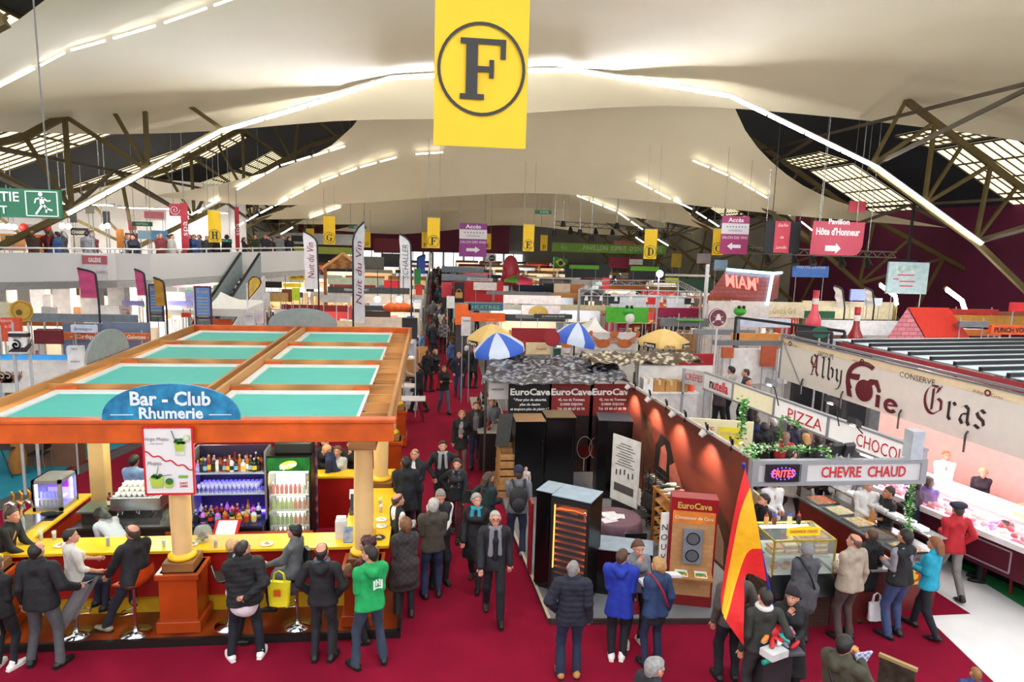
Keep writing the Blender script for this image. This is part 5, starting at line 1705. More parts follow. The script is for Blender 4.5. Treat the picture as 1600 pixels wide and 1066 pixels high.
for k,(x,w,h,colr,nm)in enumerate(((5.62,.26,.34,'#d8d8d6','white'),(5.92,.3,.30,'#a8763e','brown'),(6.24,.3,.28,'#b08248','tan'),(6.55,.3,.27,'#9c6c38','dark brown'))):
 t=thing('cardboard_box','%s box on the high shelf behind the picture wall'%nm,'box',(x,16.95,2.12))
 MB().box(x-w/2,x+w/2,16.8,17.1,2.12,2.12+h).build('carton',c(colr,.7,nz=.1),t)
 MB().box(x-.03,x+.03,16.797,17.1,2.12+h*.6,2.122+h).build('tape',c('#c8b48a',.4),t)
t=thing('waste_bin','orange bucket at the end of the high shelf','bin',(6.82,16.95,2.12))
MB().lathe([(.1,0),(.13,.3),(.12,.3),(.09,.02)],(6.82,16.95,2.12),16).build('bucket',c('#e0521c',.5),t)
# hot food stall
alu=c('#9a9ca0',.4,metal=.3,nz=.05)
lit=c('#efece0',.4,emit=.25,nz=.02)
redt=c('#c21c26',.45)
FA,FB=(6.90,16.25),(8.03,9.85)
u,nn,L=line_frame(FA,FB)
o0=Vector((FA[0],FA[1],0))
t=thing('stall_fascia','long white name band reading PIZZA and CHOCO along the food stall','fascia',o0)
segs=[(.02,1.25,'nutella','#c9cac8'),(1.25,2.75,'','#e6e0bf'),(2.75,4.35,'PIZZA','#efefee'),(4.35,6.45,'CHOCOLAT','#efefee')]
for a,b,tx,colr in segs:
 m=MB();m.obox(o0+u*(a+b)/2+ZV*2.55,u*(b-a)/2,nn*.03,(0,0,.19));p=m.build('name_panel',c(colr,.5,nz=.03,emit=.12),t)
 m=MB();m.obox(o0+u*b+ZV*2.55,u*.03,nn*.05,(0,0,.21));m.build('frame_post',alu,p)
 if tx:
  tm=MB()
  if tx=='nutella':
   tm.text('n',o0+u*((a+b)/2-.28)+nn*.04+ZV*2.55,u,ZV,.24,0,bold=.03);tm.text('utella',o0+u*((a+b)/2+.12)+nn*.04+ZV*2.55,u,ZV,.24,1,bold=.03,w=.62)
   tm.build('lettering',[c('#2a1a16',.5),redt],p)
  else:
   tm.text(tx,o0+u*((a+b)/2+(.35 if tx[0]=='C' else.15))+nn*.04+ZV*2.53,u,ZV,.23,w=1.0 if tx[0]=='P' else 1.35);tm.build('lettering',redt,p)
m=MB();m.bar(o0+ZV*2.76,o0+u*L+ZV*2.76,.1,.04);m.bar(o0+ZV*2.34,o0+u*L+ZV*2.34,.1,.04);m.build('rail',alu,t)
for s in(.02,):
 m=MB();p=o0+u*s-nn*.03;m.box(p.x-.03,p.x+.03,p.y-.03,p.y+.03,0,2.34);m.build('post',alu,t)
t=thing('stall_fascia','short grey name band reading CREPES at the far end of the food stall','fascia',(6.6,16.3,2.35))
A2,B2=(6.55,16.75),(6.90,16.28)
u2,n2,L2=line_frame(A2,B2)
m=MB();slab(m,A2,B2,2.36,2.76,.05);m.build('name_panel',c('#b4b2b0',.5),t)
MB().text('CRÊPES',Vector((A2[0],A2[1],2.56))+u2*L2/2+n2*.01,u2,ZV,.17,w=.5).build('lettering',redt,t)
m=MB();m.box(6.5,6.56,16.72,16.78,0,2.76);m.build('post',alu,t)
t=thing('stall_fascia','front name band of the food stall reading CHEVRE CHAUD','fascia',(6.25,9.42,2.4))
x0,x1,Yf=4.84,7.70,9.42
MB().box(x0,x1,Yf-.04,Yf+.06,2.71,2.77).build('frame_rail',alu,t)
MB().box(x0,x1,Yf-.04,Yf+.06,2.37,2.43).build('frame_rail',alu,t)
for x in(x0,5.62,x1-.1):
 MB().box(x,x+.1,Yf-.04,Yf+.06,2.43,2.71).build('frame_post',alu,t)
MB().box(x0+.1,5.62,Yf-.01,Yf+.04,2.43,2.71).build('name_panel',c('#c4c2c2',.5,nz=.02),t)
p=MB().box(5.72,x1-.1,Yf-.01,Yf+.04,2.43,2.71).build('name_panel',c('#c9c7c6',.5,nz=.02),t)
MB().text('CHEVRE  CHAUD',(6.66,Yf-.022,2.575),XV,ZV,.165,bold=.02,w=1.4).build('lettering',redt,p)
for x in(x0+.05,):
 MB().box(x-.035,x+.035,Yf+.06,Yf+.13,0,2.74).build('post',alu,t)
MB().box(7.38,7.58,Yf-.06,Yf+.14,2.77,3.22).build('box_column',c('#aeb4bc',.5),t)
bx=board(1199,727,1248,753,9.34,.05)
t=thing('led_sign','black LED sign reading FRITES with blue dots on the stall front','sign',(bx[0],bx[2],bx[4]))
MB().box(*bx).build('panel',c('#120a12',.4),t)
MB().text('FRITES',((bx[0]+bx[1])/2,bx[2]-.01,(bx[4]+bx[5])/2),XV,ZV,.11,bold=.02,w=.36,shear=.12).build('lettering',c('#ff3a4a',.4,emit=3.2,nz=0),t)
d=MB()
for k in range(18):
 a=2*math.pi*k/18
 d.ell(((bx[0]+bx[1])/2+.19*math.cos(a),bx[2]-.008,(bx[4]+bx[5])/2+.092*math.sin(a)),.011,6)
d.build('blue_dots',c('#5a3aff',.4,emit=5,nz=0),t)
for k,px in enumerate((1307,1326)):
 p=at(px,703,Y=9.5)
 t=thing('floodlight',['square black floodlight above the stall front, beside the garland','square black floodlight above the stall front, beside the grey box column'][k],'lamp',(p.x,9.5,2.77))
 MB().obox((p.x,9.5,2.9),(.09,.02,0),(0,.03,.02),(.01,-.02,.09)).build('head',c('#1a1b1e',.4),t)
 MB().box(p.x-.015,p.x+.015,9.48,9.53,2.77,2.85).build('bracket',alu,t)
_bu,_bo=u,o0
def o0_band(s):
 return _bo+_bu*s+ZV*2.34
leafm=[c('#2f7a2a',.5,nz=.3),c('#7ab85a',.5,nz=.3),c('#d8e4c8',.5,nz=.1)]
def garland(pts,label,n,sz=.07,spread=.08,seed=1,pale=.2):
 R3=random.Random(seed)
 P=resample(spline(pts,5),30)
 m=MB()
 t=thing('leaf_garland',label,'garland',pts[0])
 MB().tube(P,.012,5).build('stem',leafm[0],t)
 for k in range(n):
  p=P[R3.randrange(len(P))]+Vector((R3.uniform(-1,1),R3.uniform(-1,1),R3.uniform(-1,1)))*spread
  a=Vector((R3.uniform(-1,1),R3.uniform(-1,1),R3.uniform(-.6,.6))).normalized()*sz*R3.uniform(.6,1.1)
  b=a.orthogonal().normalized()*sz*.4
  b.rotate(Matrix.Rotation(R3.uniform(0,6),3,a.normalized()))
  mi=2 if R3.random()<pale else R3.randrange(2)
  m.add([p-a*.5,p+b*.6,p+a*.5,p-b*.6],[(0,1,2,3)],mi)
 m.build('leaves',leafm,t)
 return t
garland([Vector((4.9,9.47,2.8)),at(1163,702,Y=9.6),at(1200,700,Y=9.8),at(1250,702,Y=9.8),at(1300,703,Y=9.6),Vector((6.05,9.46,2.79))],'pale green leaf garland above the stall front sign',260,.08,.07,1,.35)
garland([at(1161,624,Y=12.6),at(1160,650,Y=12.6),at(1158,682,Y=12.6)],'thick hanging greenery at the edge of the cream menu wall',170,.1,.08,2,.05)
garland([o0_band(3.6),at(1222,652,Y=11.6),at(1219,680,Y=11.6),at(1214,703,Y=11.6)],'thin hanging greenery below the PIZZA band',90,.08,.06,3,.1)
garland([at(1424,755,Y=9.6),at(1422,785,Y=9.6),at(1420,825,Y=9.6),at(1418,838,Y=9.6)],'green ivy garland wound round the front post of the stall',190,.07,.07,4,.1)
A3,B3=(5.35,13.6),(6.75,13.2)
u3,n3,L3=line_frame(A3,B3)
t=thing('menu_partition','cream menu wall with red lettering and a yellow poster','wall panel',(6,13.4,0))
m=MB();slab(m,A3,B3,0,2.3,.06);m.build('panel',c('#ece3b8',.6,nz=.03),t)
ow=Vector((A3[0],A3[1],0))+n3*.012
MB().text('CROÛTE\nSAVOYARDE',ow+u3*.32+ZV*2.08,u3,ZV,.12,w=None).build('lettering',redt,t)
yp=MB().obox(ow+u3*.98+ZV*1.92,u3*.23,n3*.004,(0,0,.24)).build('yellow_poster',c('#f0e03a',.5,nz=.03),t)
MB().text('PETITES FAIM',ow+u3*.98+n3*.008+ZV*2.02,u3,ZV,.06,w=.36).build('lettering',c('#c99ab0',.5),yp)
MB().text('NOUVEAU',ow+u3*.98+n3*.008+ZV*1.86,u3,ZV,.06,w=.34).build('lettering',c('#c99ab0',.5),yp)
MB().obox(ow+u3*.35+ZV*1.72,u3*.13,n3*.004,(0,0,.09)).build('small_picture',c('#8aa8c0',.4),t)
m=MB();m.box(6.72,6.78,12.2,13.2,0,.9);m.build('side_counter',c('#d8cf9a',.5),t)
gx0,gx1,gy0,gy1=5.32,6.35,9.42,10.15
t=thing('glass_display_case','glass sandwich case with a yellow sign on the stall counter','display case',(5.85,9.8,0))
MB().box(gx0,gx1,gy0,gy1,0,.62).build('base',c('#4a2f26',.6,kind='bricks',sc=4,hex2='#2a1a16'),t)
MB().add([(gx0,gy0-.2,.62),(gx1,gy0-.2,.62),(gx1,gy0,.9),(gx0,gy0,.9),(gx0,gy0,.62),(gx1,gy0,.62)],[(0,1,2,3),(0,3,4),(1,5,2),(0,4,5,1)]).build('sloping_front',c('#17181a',.3),t)
MB().box(gx0,gx1,gy0,gy1,.86,.9).build('deck',c('#d8d6d0',.35),t)
MB().box(gx0+.02,gx1-.02,gy0+.1,gy1,1.12,1.135).build('glass_shelf',c('#b9c4c4',.2),t)
fr=MB()
for x in(gx0+.01,gx1-.01):
 for y in(gy0+.01,gy1-.01):
  fr.box(x-.012,x+.012,y-.012,y+.012,.9,1.45)
for y in(gy0+.01,gy1-.01):
 fr.box(gx0,gx1,y-.012,y+.012,1.44,1.465)
for x in(gx0+.01,gx1-.01):
 fr.box(x-.012,x+.012,gy0,gy1,1.44,1.465)
fr.build('frame',c('#b8a23a',.35,metal=.4),t)
gl=MB();gl.box(gx0+.02,gx1-.02,gy0+.004,gy0+.01,.9,1.44);gl.build('front_glass',glass(),t)
gl=MB();gl.box(gx0+.02,gx1-.02,gy0+.02,gy1-.02,1.452,1.458);gl.build('top_glass',glass(),t)
gl=MB();gl.box(gx0+.004,gx0+.01,gy0+.02,gy1-.02,.9,1.44);gl.build('side_glass',glass(),t)
gl=MB();gl.box(gx1-.01,gx1-.004,gy0+.02,gy1-.02,.9,1.44);gl.build('side_glass',glass(),t)
MB().box(gx0+.1,gx1-.1,gy1-.08,gy1-.04,1.38,1.42).build('lamp',c('#fff6dc',.4,emit=9,nz=0),t)
pa=c('#e2cfa4',.7,nz=.2,sc=14)
pf=c('#c98a4a',.7,nz=.25,sc=20)
k=0
for(x,y,n)in((5.98,9.72,7),(6.22,9.70,7),(5.73,9.72,4),(5.49,9.72,3),(5.98,9.95,6),(6.22,9.94,6)):
 for q in range(n):
  z=1.135+q*.042
  o=MB().obox((x+.006*((q*5)%3),y,z+.02),(.108,.01*(q%2),0),(0,.1,0),(0,0,.019)).build('flat_sandwich',pa if q%2 else pf,bevel=.012)
  nm=('golden' if q%2==0 else 'pale')
  tag(o,'%s flat sandwich in the stacks inside the glass case'%nm,'sandwich','%s flat sandwiches in the glass case'%nm);k+=1
for q in range(9):
 o=MB().ell((5.45+.095*q,9.62+.1*(q%2),.935),(.06,.05,.03),10).build('raw_filling_tray',c(['#d8604a','#e08a7a','#d0a04a'][q%3],.5,nz=.3,sc=20))
 nm=['red','pink','golden'][q%3]
 tag(o,'%s food portion on the lower deck of the glass case'%nm,'food','%s portions in the glass case'%nm)
t=thing('yellow_sign','yellow sandwich sign on top of the glass case','sign',(5.9,9.6,1.465))
pts=[(5.60+.56*k/12,9.58,1.465+.12+.035*math.sin(math.pi*k/12))for k in range(13)]
MB().prism([(5.60,9.58,1.465),(6.16,9.58,1.465)]+pts[::-1],(0,.015,0)).build('panel',c('#f2d21c',.5,nz=.04),t)
MB().text('SANDWICHS CHAUDS',(5.88,9.572,1.54),XV,ZV,.05,w=.46,bold=.02).build('lettering',c('#d0503a',.5),t)
for k,(dx,colr,cap,nm)in enumerate(((-.42,'#d8a85a','#c22a22','mustard'),(-.28,'#7a3a22','#2a4ac0','brown sauce'),(-.02,'#e8dfa8','#2a4ad0','mayonnaise'),(.14,'#231414','#c02a3a','dark sauce'))):
 t=thing('sauce_bottle','%s squeeze bottle with a coloured cap behind the yellow sign'%nm,'bottle',(5.9+dx,10.02,1.465))
 MB().lathe([(.035,0),(.037,.01),(.037,.13),(.02,.15)],(5.9+dx,10.02,1.465),12).build('body',c(colr,.4),t)
 MB().lathe([(.028,.145),(.026,.17),(.008,.185),(.005,.22)],(5.9+dx,10.02,1.465),12).build('cap',c(cap,.4),t)
CA,CB=at(1250,775,z=1.0),at(1412,868,z=1.0)
CA,CB=(CA.x,CA.y),(CB.x,CB.y)
u,nn,L=line_frame(CA,CB)
oc=Vector((CA[0],CA[1],0))
def cp(s,d,z):
 return oc+u*s-nn*d+ZV*z
t=thing('hot_food_counter','long steel hot counter with a glass screen, running back from the stall front','counter',oc)
m=MB();slab(m,CA,CB,0,.93,.75);m.build('base',c('#6a1a16',.5,nz=.2),t)
m=MB();slab(m,CA,CB,.93,.97,.8,off=.03);m.build('worktop',c('#6f7274',.3,metal=.6),t)
m=MB();m.obox(cp(L/2,.70,1.22),u*L/2,nn*.15,(0,0,.008));m.build('glass_shelf',glass('#dfe8e8',.3),t)
for s in np.linspace(.05,L-.05,5):
 m=MB();m.bar(cp(s,.72,.97),cp(s,.72,1.22),.03);m.build('shelf_post',steelm,t)
m=MB();m.bar(cp(0,.55,1.235),cp(L,.55,1.235),.025);m.build('shelf_rail',steelm,t)
m=MB();m.obox(cp(L/2,.02,1.08),u*L/2,nn*.004,(0,0,.11));m.build('front_glass',glass(),t)
ns=5
for k in range(ns):
 s=L*(k+.5)/ns
 t=thing('food_tray',['black tray of browned pizza, farthest along the hot counter','black tray of pale gratin, second along the hot counter','black tray of tomato pizza, third along the hot counter','black tray of dark pastry, fourth along the hot counter','black tray of pale flatbread nearest the customers'][k],'tray',cp(s,.3,.97))
 m=MB();m.obox(cp(s,.3,.985),u*(L/ns*.42),nn*.24,(0,0,.012));m.build('tray',c('#16161a',.3),t)
 m=MB()
 R3=random.Random(k)
 rows=[[cp(s+(i/8-.5)*L/ns*.74,.3+(j/6-.5)*.40,1.0+.018*R3.random()+(.012 if 0<i<8 and 0<j<6 else-.01))for i in range(9)]for j in range(7)]
 m.grid(rows);m.build('food',c(['#c9924a','#d8c088','#d88a4a','#6a4a2a','#dcc89a'][k],.6,kind='vor',sc=22,hex2=['#b8461c','#e8dcb0','#e8d0a0','#3a2a1c','#b88a4a'][k]),t)
for k in range(7):
 s=L*(.25+.10*k)
 o=MB().obox(cp(s,.68,1.25+.02*(k%2)),u*.11,nn*.1,(0,0,.03)).build('white_box',c('#e6e6e6',.6),bevel=.01)
 tag(o,'white takeaway box on the glass shelf above the hot counter','box','white boxes on the hot counter shelf')
o=MB().obox(cp(L+.03,.3,.62),nn*.2,u*.012,(0,0,.14)).build('price_sign',c('#e0b81c',.5));tag(o,'yellow sign with a red letter on the hot counter end','sign')
q=MB().text('CH',cp(L+.05,.3,.62),XV,ZV,.16,bold=.03).build('lettering',redt,o)
t=thing('serving_counter','dark red serving counter end in front of the customers','counter',(6.9,9.75,0))
MB().box(6.38,7.5,9.45,9.95,0,.9).build('base',c('#5a1814',.5),t)
MB().box(6.36,7.55,9.42,10.0,.9,.94).build('worktop',c('#b8b4ae',.3,metal=.3),t)
for k in range(6):
 o=MB().obox((6.95+.09*k,9.7+.05*(k%2),.955+.012*(k%3)),(.09,0,0),(0,.07,0),(0,0,.006)).build('paper_napkin',c('#dfe2ea',.6));tag(o,'white paper napkin on the serving counter end','napkin','napkins on the serving counter')
# foie gras stall
MA,MBp=(8.75,13.6),(10.35,7.6)
u,nn,L=line_frame(MA,MBp)
om=Vector((MA[0],MA[1],0))
def mp(s,d,z):
 return om+u*s-nn*d+ZV*z
t=thing('meat_counter','long glass-topped meat counter with a maroon front','counter',om)
m=MB();slab(m,MA,MBp,.52,1.08,1.1);m.build('front',c('#4a1020',.4),t)
m=MB();slab(m,MA,MBp,.0,.52,.2,off=-.9);m.build('shadow_base',black,t)  # set-back base, black to stand for the shadow under the counter
m=MB();m.obox(mp(L/2,-.02,1.12),u*L/2,nn*.05,(0,0,.05));m.build('white_ledge',c('#dcd8d6',.35),t)
m=MB();m.obox(mp(L/2,.55,1.085),u*L/2,nn*.5,(0,0,.012));m.build('tray_bed',c('#efe4e6',.4,nz=.03),t)
m=MB();m.obox(mp(L/2,0.03,1.30),u*L/2,nn*.006,(0,0,.14));m.build('front_glass',glass('#fbeaf0',.10),t)
m=MB();m.obox(mp(L/2,.95,1.45),u*L/2,nn*.12,(0,0,.01));m.build('top_shelf',c('#d8d8dc',.2),t)
m=MB();m.obox(mp(L/2,.86,1.42),u*(L/2-.1),nn*.03,(0,0,.015));m.build('lamp',c('#ffd6e4',.4,emit=60,nz=0),t)
for s in(1.4,3.4,5.2):
 m=MB();m.obox(mp(s,-.006,.80),u*.55,nn*.006,(0,0,.18));d=m.build('hatch',c('#4c1222',.4),t)
 e=MB()
 for a in((-1,0),(1,0)):
  e.obox(mp(s+a[0]*.56,-.014,.80),u*.012,nn*.008,(0,0,.19))
 for a in(-1,1):
  e.obox(mp(s,-.014,.80+a*.19),u*.56,nn*.008,(0,0,.012))
 e.build('hatch_trim',c('#a89aa0',.4,metal=.4),d)
R4=random.Random(3)
mc=[('#d86a7a','pink'),('#a81c34','dark red'),('#e8b0b8','pale pink'),('#e8d8c0','cream'),('#c48ad8','mauve-lit')]
for i in range(34):
 for j in range(4):
  s,d=.25+(L-.5)*i/33,.16+.24*j
  colr,nm=mc[R4.choice([0,0,1,2,2,3,4])]
  p=mp(s+R4.uniform(-.03,.03),d,1.115)
  o=MB()
  th=R4.uniform(0,3.1);ln=R4.uniform(.05,.13)
  dv=Vector((math.cos(th),math.sin(th),0))
  o.tube([p-dv*ln,p-dv*ln*.4+ZV*.01,p+dv*ln*.5+ZV*.012,p+dv*ln],[.02,R4.uniform(.04,.07),R4.uniform(.035,.06),.015],8)
  o=o.build('meat_piece',c(colr,.4,nz=.25,sc=18))
  tag(o,'%s cut of meat laid out in the glass meat counter'%nm,'meat','%s cuts in the meat counter'%nm)
for k,s in enumerate((4.55,)):
 m=MB();m.obox(mp(s,-.03,1.36),u*.3,nn*.02-ZV*.02,ZV*.15-nn*.06);o=m.build('price_list',c('#b8a89a',.6,kind='stripes',sc=14,hex2='#8a7a70'));tag(o,'beige printed list leaning on the meat counter glass','sign')
m=MB();m.obox(mp(2.6,3.2,1.3),u*4,nn*.05,(0,0,1.3));o=m.build('partition_screen',c('#dba49a',.6,nz=.05));tag(o,'pink back wall of the foie gras stall','wall panel')
for k,(s,d,w,h,colr,lb)in enumerate(((3.0,1.9,.3,.22,'#dcae7a','tan carton on the work table behind the meat counter'),(3.5,1.85,.35,.3,'#e0d4c4','cream scale box on the work table behind the meat counter'),(4.3,2.0,.35,.38,'#c87a4a','orange-brown carton on the work table behind the meat counter'))):
 m=MB();m.obox(mp(s,d,.98+h/2),u*w/2,nn*.15,(0,0,h/2));o=m.build('carton',c(colr,.6),bevel=.01);tag(o,lb,'box')
m=MB();m.obox(mp(3.2,1.95,.48),u*2.2,nn*.35,(0,0,.48));m.obox(mp(3.2,1.95,.97),u*2.25,nn*.38,(0,0,.012));o=m.build('work_table',c('#c8b8b0',.5));tag(o,'pale work table behind the meat counter','table')
BA,BB=(9.40,17.2),(10.30,10.2)
u,nn,L=line_frame(BA,BB)
ob=Vector((BA[0],BA[1],0))
bt,bb=3.62,2.42
t=thing('stall_banner','big white foie gras banner over the meat counter','banner',ob)
m=MB();slab(m,BA,BB,bb,bt-.1,.03);m.build('cloth',c('#d6d0c6',.6,nz=.03),t)
m=MB();slab(m,BA,BB,bt-.26,bt-.1,.03,off=.004);m.build('cream_band',c('#dcc9a6',.6,nz=.06),t)
m=MB();m.bar(ob+ZV*bt,ob+u*L+ZV*bt,.07,.05);m.bar(ob+ZV*(bt-.08),ob+u*L+ZV*(bt-.08),.05,.03)
m.bar(ob+u*L+ZV*bt,ob+u*L+ZV*bb,.07,.05);m.bar(ob+ZV*bt,ob+ZV*bb,.05,.04);m.build('metal_frame',c('#8a8c92',.35,metal=.6),t)
m=MB();m.bar(ob+nn*.03+ZV*(bt-.1),ob+u*.95+nn*.03+ZV*bb,.025,.02);m.build('stay',c('#8a8480',.5),t)
mar=c('#5c0f1c',.5)
dk=c('#2a1a1a',.5)
def nib(strokes,o,ua,va,sc_,nibw,ang):
 """broad-nib pen strokes: each segment swept by a slanted nib"""
 m=MB()
 nv=Vector((math.cos(ang),math.sin(ang)))*nibw/2
 for st in strokes:
  for(x0,y0),(x1,y1)in zip(st,st[1:]):
   q=[(x0-nv.x,y0-nv.y),(x0+nv.x,y0+nv.y),(x1+nv.x,y1+nv.y),(x1-nv.x,y1-nv.y)]
   P=[o+ua*(x*sc_)+va*(y*sc_)for x,y in q]
   m.add(P,[(0,1,2,3)])
 return m
def arc(cx,cy,rx,ry,a0,a1,n=12):
 return[(cx+rx*math.cos(math.radians(a0+(a1-a0)*k/n)),cy+ry*math.sin(math.radians(a0+(a1-a0)*k/n)))for k in range(n+1)]
GL={'A':[[(-.02,.55),(.0,.85),(.15,.95),(.32,.85),(.42,1.02)],[(.34,.95),(.36,.2),(.5,.02),(.6,.12)],[(.33,.9),(.1,.1),(.02,.02),(.16,.02)],[(.08,.38),(.38,.4)],[(.02,.6),(.12,.45)]],'l':[[(.0,.95),(.08,.88),(.08,.1),(.16,.0),(.24,.1)]],'b':[[(.0,.95),(.08,.88),(.08,.1),(.2,.0),(.36,.14),(.36,.48),(.22,.58),(.08,.45)]],'y':[[(.0,.5),(.06,.58),(.1,.45),(.1,.15),(.22,.04),(.36,.16)],[(.36,.58),(.36,.0),(.26,-.25),(.08,-.32)]],'G':[arc(.34,.48,.34,.46,70,300,14),[(.5,.92),(.44,.72),(.6,.98)],[(.42,.08),(.64,.2),(.64,.48),(.5,.56),(.38,.44)],[(.3,.85),(.3,.15)]],'r':[[(.0,.52),(.08,.56),(.08,.08),(.16,.0)],[(.08,.46),(.22,.58),(.3,.5)]],'a':[[(.06,.5),(.18,.58),(.3,.5),(.3,.1),(.38,.0)],[(.3,.34),(.1,.3),(.04,.12),(.14,.0),(.3,.12)]],'s':[[(.32,.5),(.18,.58),(.05,.46),(.12,.34),(.28,.26),(.32,.12),(.18,.0),(.02,.08)]]}
def gothic(word,s0,zc,sc_,step,nw=.1):
 x=s0
 for ch in word:
  nib(GL[ch],ob+u*x+nn*.012+ZV*zc,u,ZV,sc_,nw,math.radians(40)).build('lettering',mar if ch in 'AG' else dk,t)
  x+=step.get(ch,.34)*sc_
gothic('Alby',1.25,2.78,.55,{'A':.72,'l':.36,'b':.52,'y':.5},.12)
gothic('Gras',4.75,2.72,.62,{'G':.86,'r':.46,'a':.54,'s':.4},.12)
lg=MB()
cx,cz=3.05,2.98
for a in range(26):
 a0,a1=math.radians(58+a*6.2),math.radians(58+(a+1)*6.2)
 r0,r1=(.42,.56)
 P=[(r0*math.cos(a0),r0*math.sin(a0)),(r1*math.cos(a0),r1*math.sin(a0)),(r1*math.cos(a1),r1*math.sin(a1)),(r0*math.cos(a1),r0*math.sin(a1))]
 lg.add([ob+u*(cx+x*1.0)+nn*.012+ZV*(cz+z*.82)for x,z in P],[(0,1,2,3)])
lg.poly([ob+u*(cx+x)+nn*.012+ZV*(cz+z)for x,z in((-.5,.1),(-.12,.14),(-.14,.0),(-.25,-.02),(-.45,-.02))])
lg.poly([ob+u*(cx+x)+nn*.013+ZV*(cz+z)for x,z in((-.56,-.1),(-.42,-.1),(-.3,-.44),(-.46,-.44))])
lg.disc(ob+u*(cx+.05)+nn*.014+ZV*(cz-.2),u*.27,(0,0,.25),28)
lg.poly([ob+u*(cx+x)+nn*.015+ZV*(cz+z)for x,z in((.05,-.02),(.2,.1),(.42,.12),(.5,-.02),(.44,-.1),(.34,.0),(.22,-.06))])
lg.poly([ob+u*(cx+x)+nn*.012+ZV*(cz+z)for x,z in((.42,-.2),(.54,-.2),(.54,-.48),(.42,-.48))])
lg.disc(ob+u*(cx+.48)+nn*.012+ZV*(cz-.1),u*.06,(0,0,.055),12)
for a in range(22):
 a0,a1=math.radians(10+a*14.5),math.radians(10+(a+1)*14.5)
 P=[(.09*math.cos(a0),.08*math.sin(a0)),(.2*math.cos(a0),.16*math.sin(a0)),(.2*math.cos(a1),.16*math.sin(a1)),(.09*math.cos(a1),.08*math.sin(a1))]
 lg.add([ob+u*(cx+.85+x)+nn*.012+ZV*(cz-.36+z)for x,z in P],[(0,1,2,3)])
lg.poly([ob+u*(cx+.85+x)+nn*.013+ZV*(cz-.36+z)for x,z in((-.1,-.02),(.18,.02),(.18,.06),(-.1,.02))])
lg.build('logo',mar,t)
for tx,s,w in(('DECOUPE',1.75,.55),('CONSERVE',4.5,.9)):
 MB().text(tx,ob+u*s+nn*.016+ZV*3.36,u,ZV,.12,w=w).build('lettering',c('#5a4638',.5),t)
for s in(.35,2.95,6.1):
 m=MB();m.disc(ob+u*s+nn*.016+ZV*3.42,u*.07,(0,0,.065),16,0,.5);m.build('small_logo',mar,t)
 MB().text('Alby    Gras',ob+u*s+nn*.017+ZV*3.40,u,ZV,.06,w=.62).build('lettering',c('#8a6a58',.5),t)
for s in(1.0,2.45,4.2,5.8):
 m=MB();p=ob+u*s+nn*.05
 m.tube([p+ZV*(bb-.22),p+ZV*(bb-.05),p+ZV*(bb+.12),p+u*.04+ZV*(bb+.2)],.022,7);m.build('hook',c('#55504c',.4,metal=.5),t)
for k,s in enumerate((1.6,2.9,4.2,5.5)):
 p=ob+u*s-nn*.35+ZV*(bb-.02)
 t=thing('strip_light','white tube under the big banner, %s from its far end'%['first','second','third','fourth'][k],'strip light',p)
 MB().tube([p-u*.6,p+u*.6],.04,8).build('tube',c('#fff2f2',.4,emit=45,nz=0),t)
 MB().bar(p-u*.62+ZV*.06,p+u*.62+ZV*.06,.12,.05).build('housing',white,t)
t=thing('slatted_awning','stall roof of white sheets and black slats behind the big banner','roof',ob+ZV*3.6)
ra,rb=Vector((10.6,16.6,3.55)),Vector((11.3,10.4,3.55))
for k in range(11):
 f=k/10
 p=ra.lerp(rb,f)
 q0,q1=p-nn*.2,p-nn*6.5
 w=u*.3
 m=MB();m.add([q0-w,q0+w,q1+w,q1-w,q0-w-ZV*.02,q0+w-ZV*.02,q1+w-ZV*.02,q1-w-ZV*.02],[(0,1,2,3),(7,6,5,4)])
 m.build('white_sheet',c('#cfdbe4',.5,nz=.03),t)
 m=MB();m.bar(q0+u*.3+ZV*.03,q1+u*.3+ZV*.03,.09,.09);m.build('black_slat',c('#0d0e12',.4),t)
m=MB();m.bar(ra-nn*.1-ZV*.12,rb-nn*.1-ZV*.12,.08,.18);m.build('maroon_edge',c('#7a0f22',.5),t)
for p in(ra-nn*.4,rb-nn*1.5,ra-nn*6.3,rb-nn*6.3):
 m=MB();m.box(p.x-.05,p.x+.05,p.y-.05,p.y+.05,0,3.5);m.build('post',c('#2a2a2e',.5),t)
for k,(px,py,Y)in enumerate(((1205,598,12.9),(1300,626,11.4),(1335,660,10.9))):
 p=at(px,py,Y=Y)
 t=thing('clip_floodlight',['grey floodlight on an arm over the cream band','black floodlight over the PIZZA band','black floodlight over the CHOCO band'][k],'lamp',p)
 MB().obox(p,(.09,.05,-.05),(-.03,.08,0),(.02,.02,.05)).build('head',c('#6a6c70' if k==0 else '#1c1c20',.4),t)
 MB().disc(p+Vector((-.07,-.06,-.05)),(.06,.04,-.03),(-.02,.05,0),10).build('lamp_face',c('#fff6ea',.4,emit=6,nz=0),t)
 e=at(px+12,py+30,Y=Y-.1)
 MB().tube([p,(p+e)/2+ZV*.05,Vector((e.x,e.y,2.76))],.012,6).build('arm',black,t)
FY=7.6
b0,b1=at(1224,1030,Y=FY),at(1162,726,Y=FY)
t=thing('flag_pole','blue flag pole rising from the toy stand','pole',b0)
MB().tube([b0,b1],.016,8).build('pole',c('#1a2a8c',.4),t)
MB().ell(tuple(b1),.028,8).build('knob',c('#1a2a8c',.4),t)
fl=[[(1164,733),(1151,785),(1137,860),(1130,905),(1126,932)],[(1172,762),(1157,800),(1143,868),(1133,920),(1128,955)],[(1181,806),(1164,832),(1148,888),(1137,935),(1131,962)],[(1190,858),(1168,863),(1150,912),(1140,950),(1134,970)],[(1198,909),(1166,897),(1163,940),(1162,980),(1162,1009)]]
cols=[resample(spline([at(px,py,Y=FY-.02-.10*math.sin(q*1.3+r*.9)*(q>0))for q,(px,py)in enumerate(row)],6),20)for r,row in enumerate(fl)]
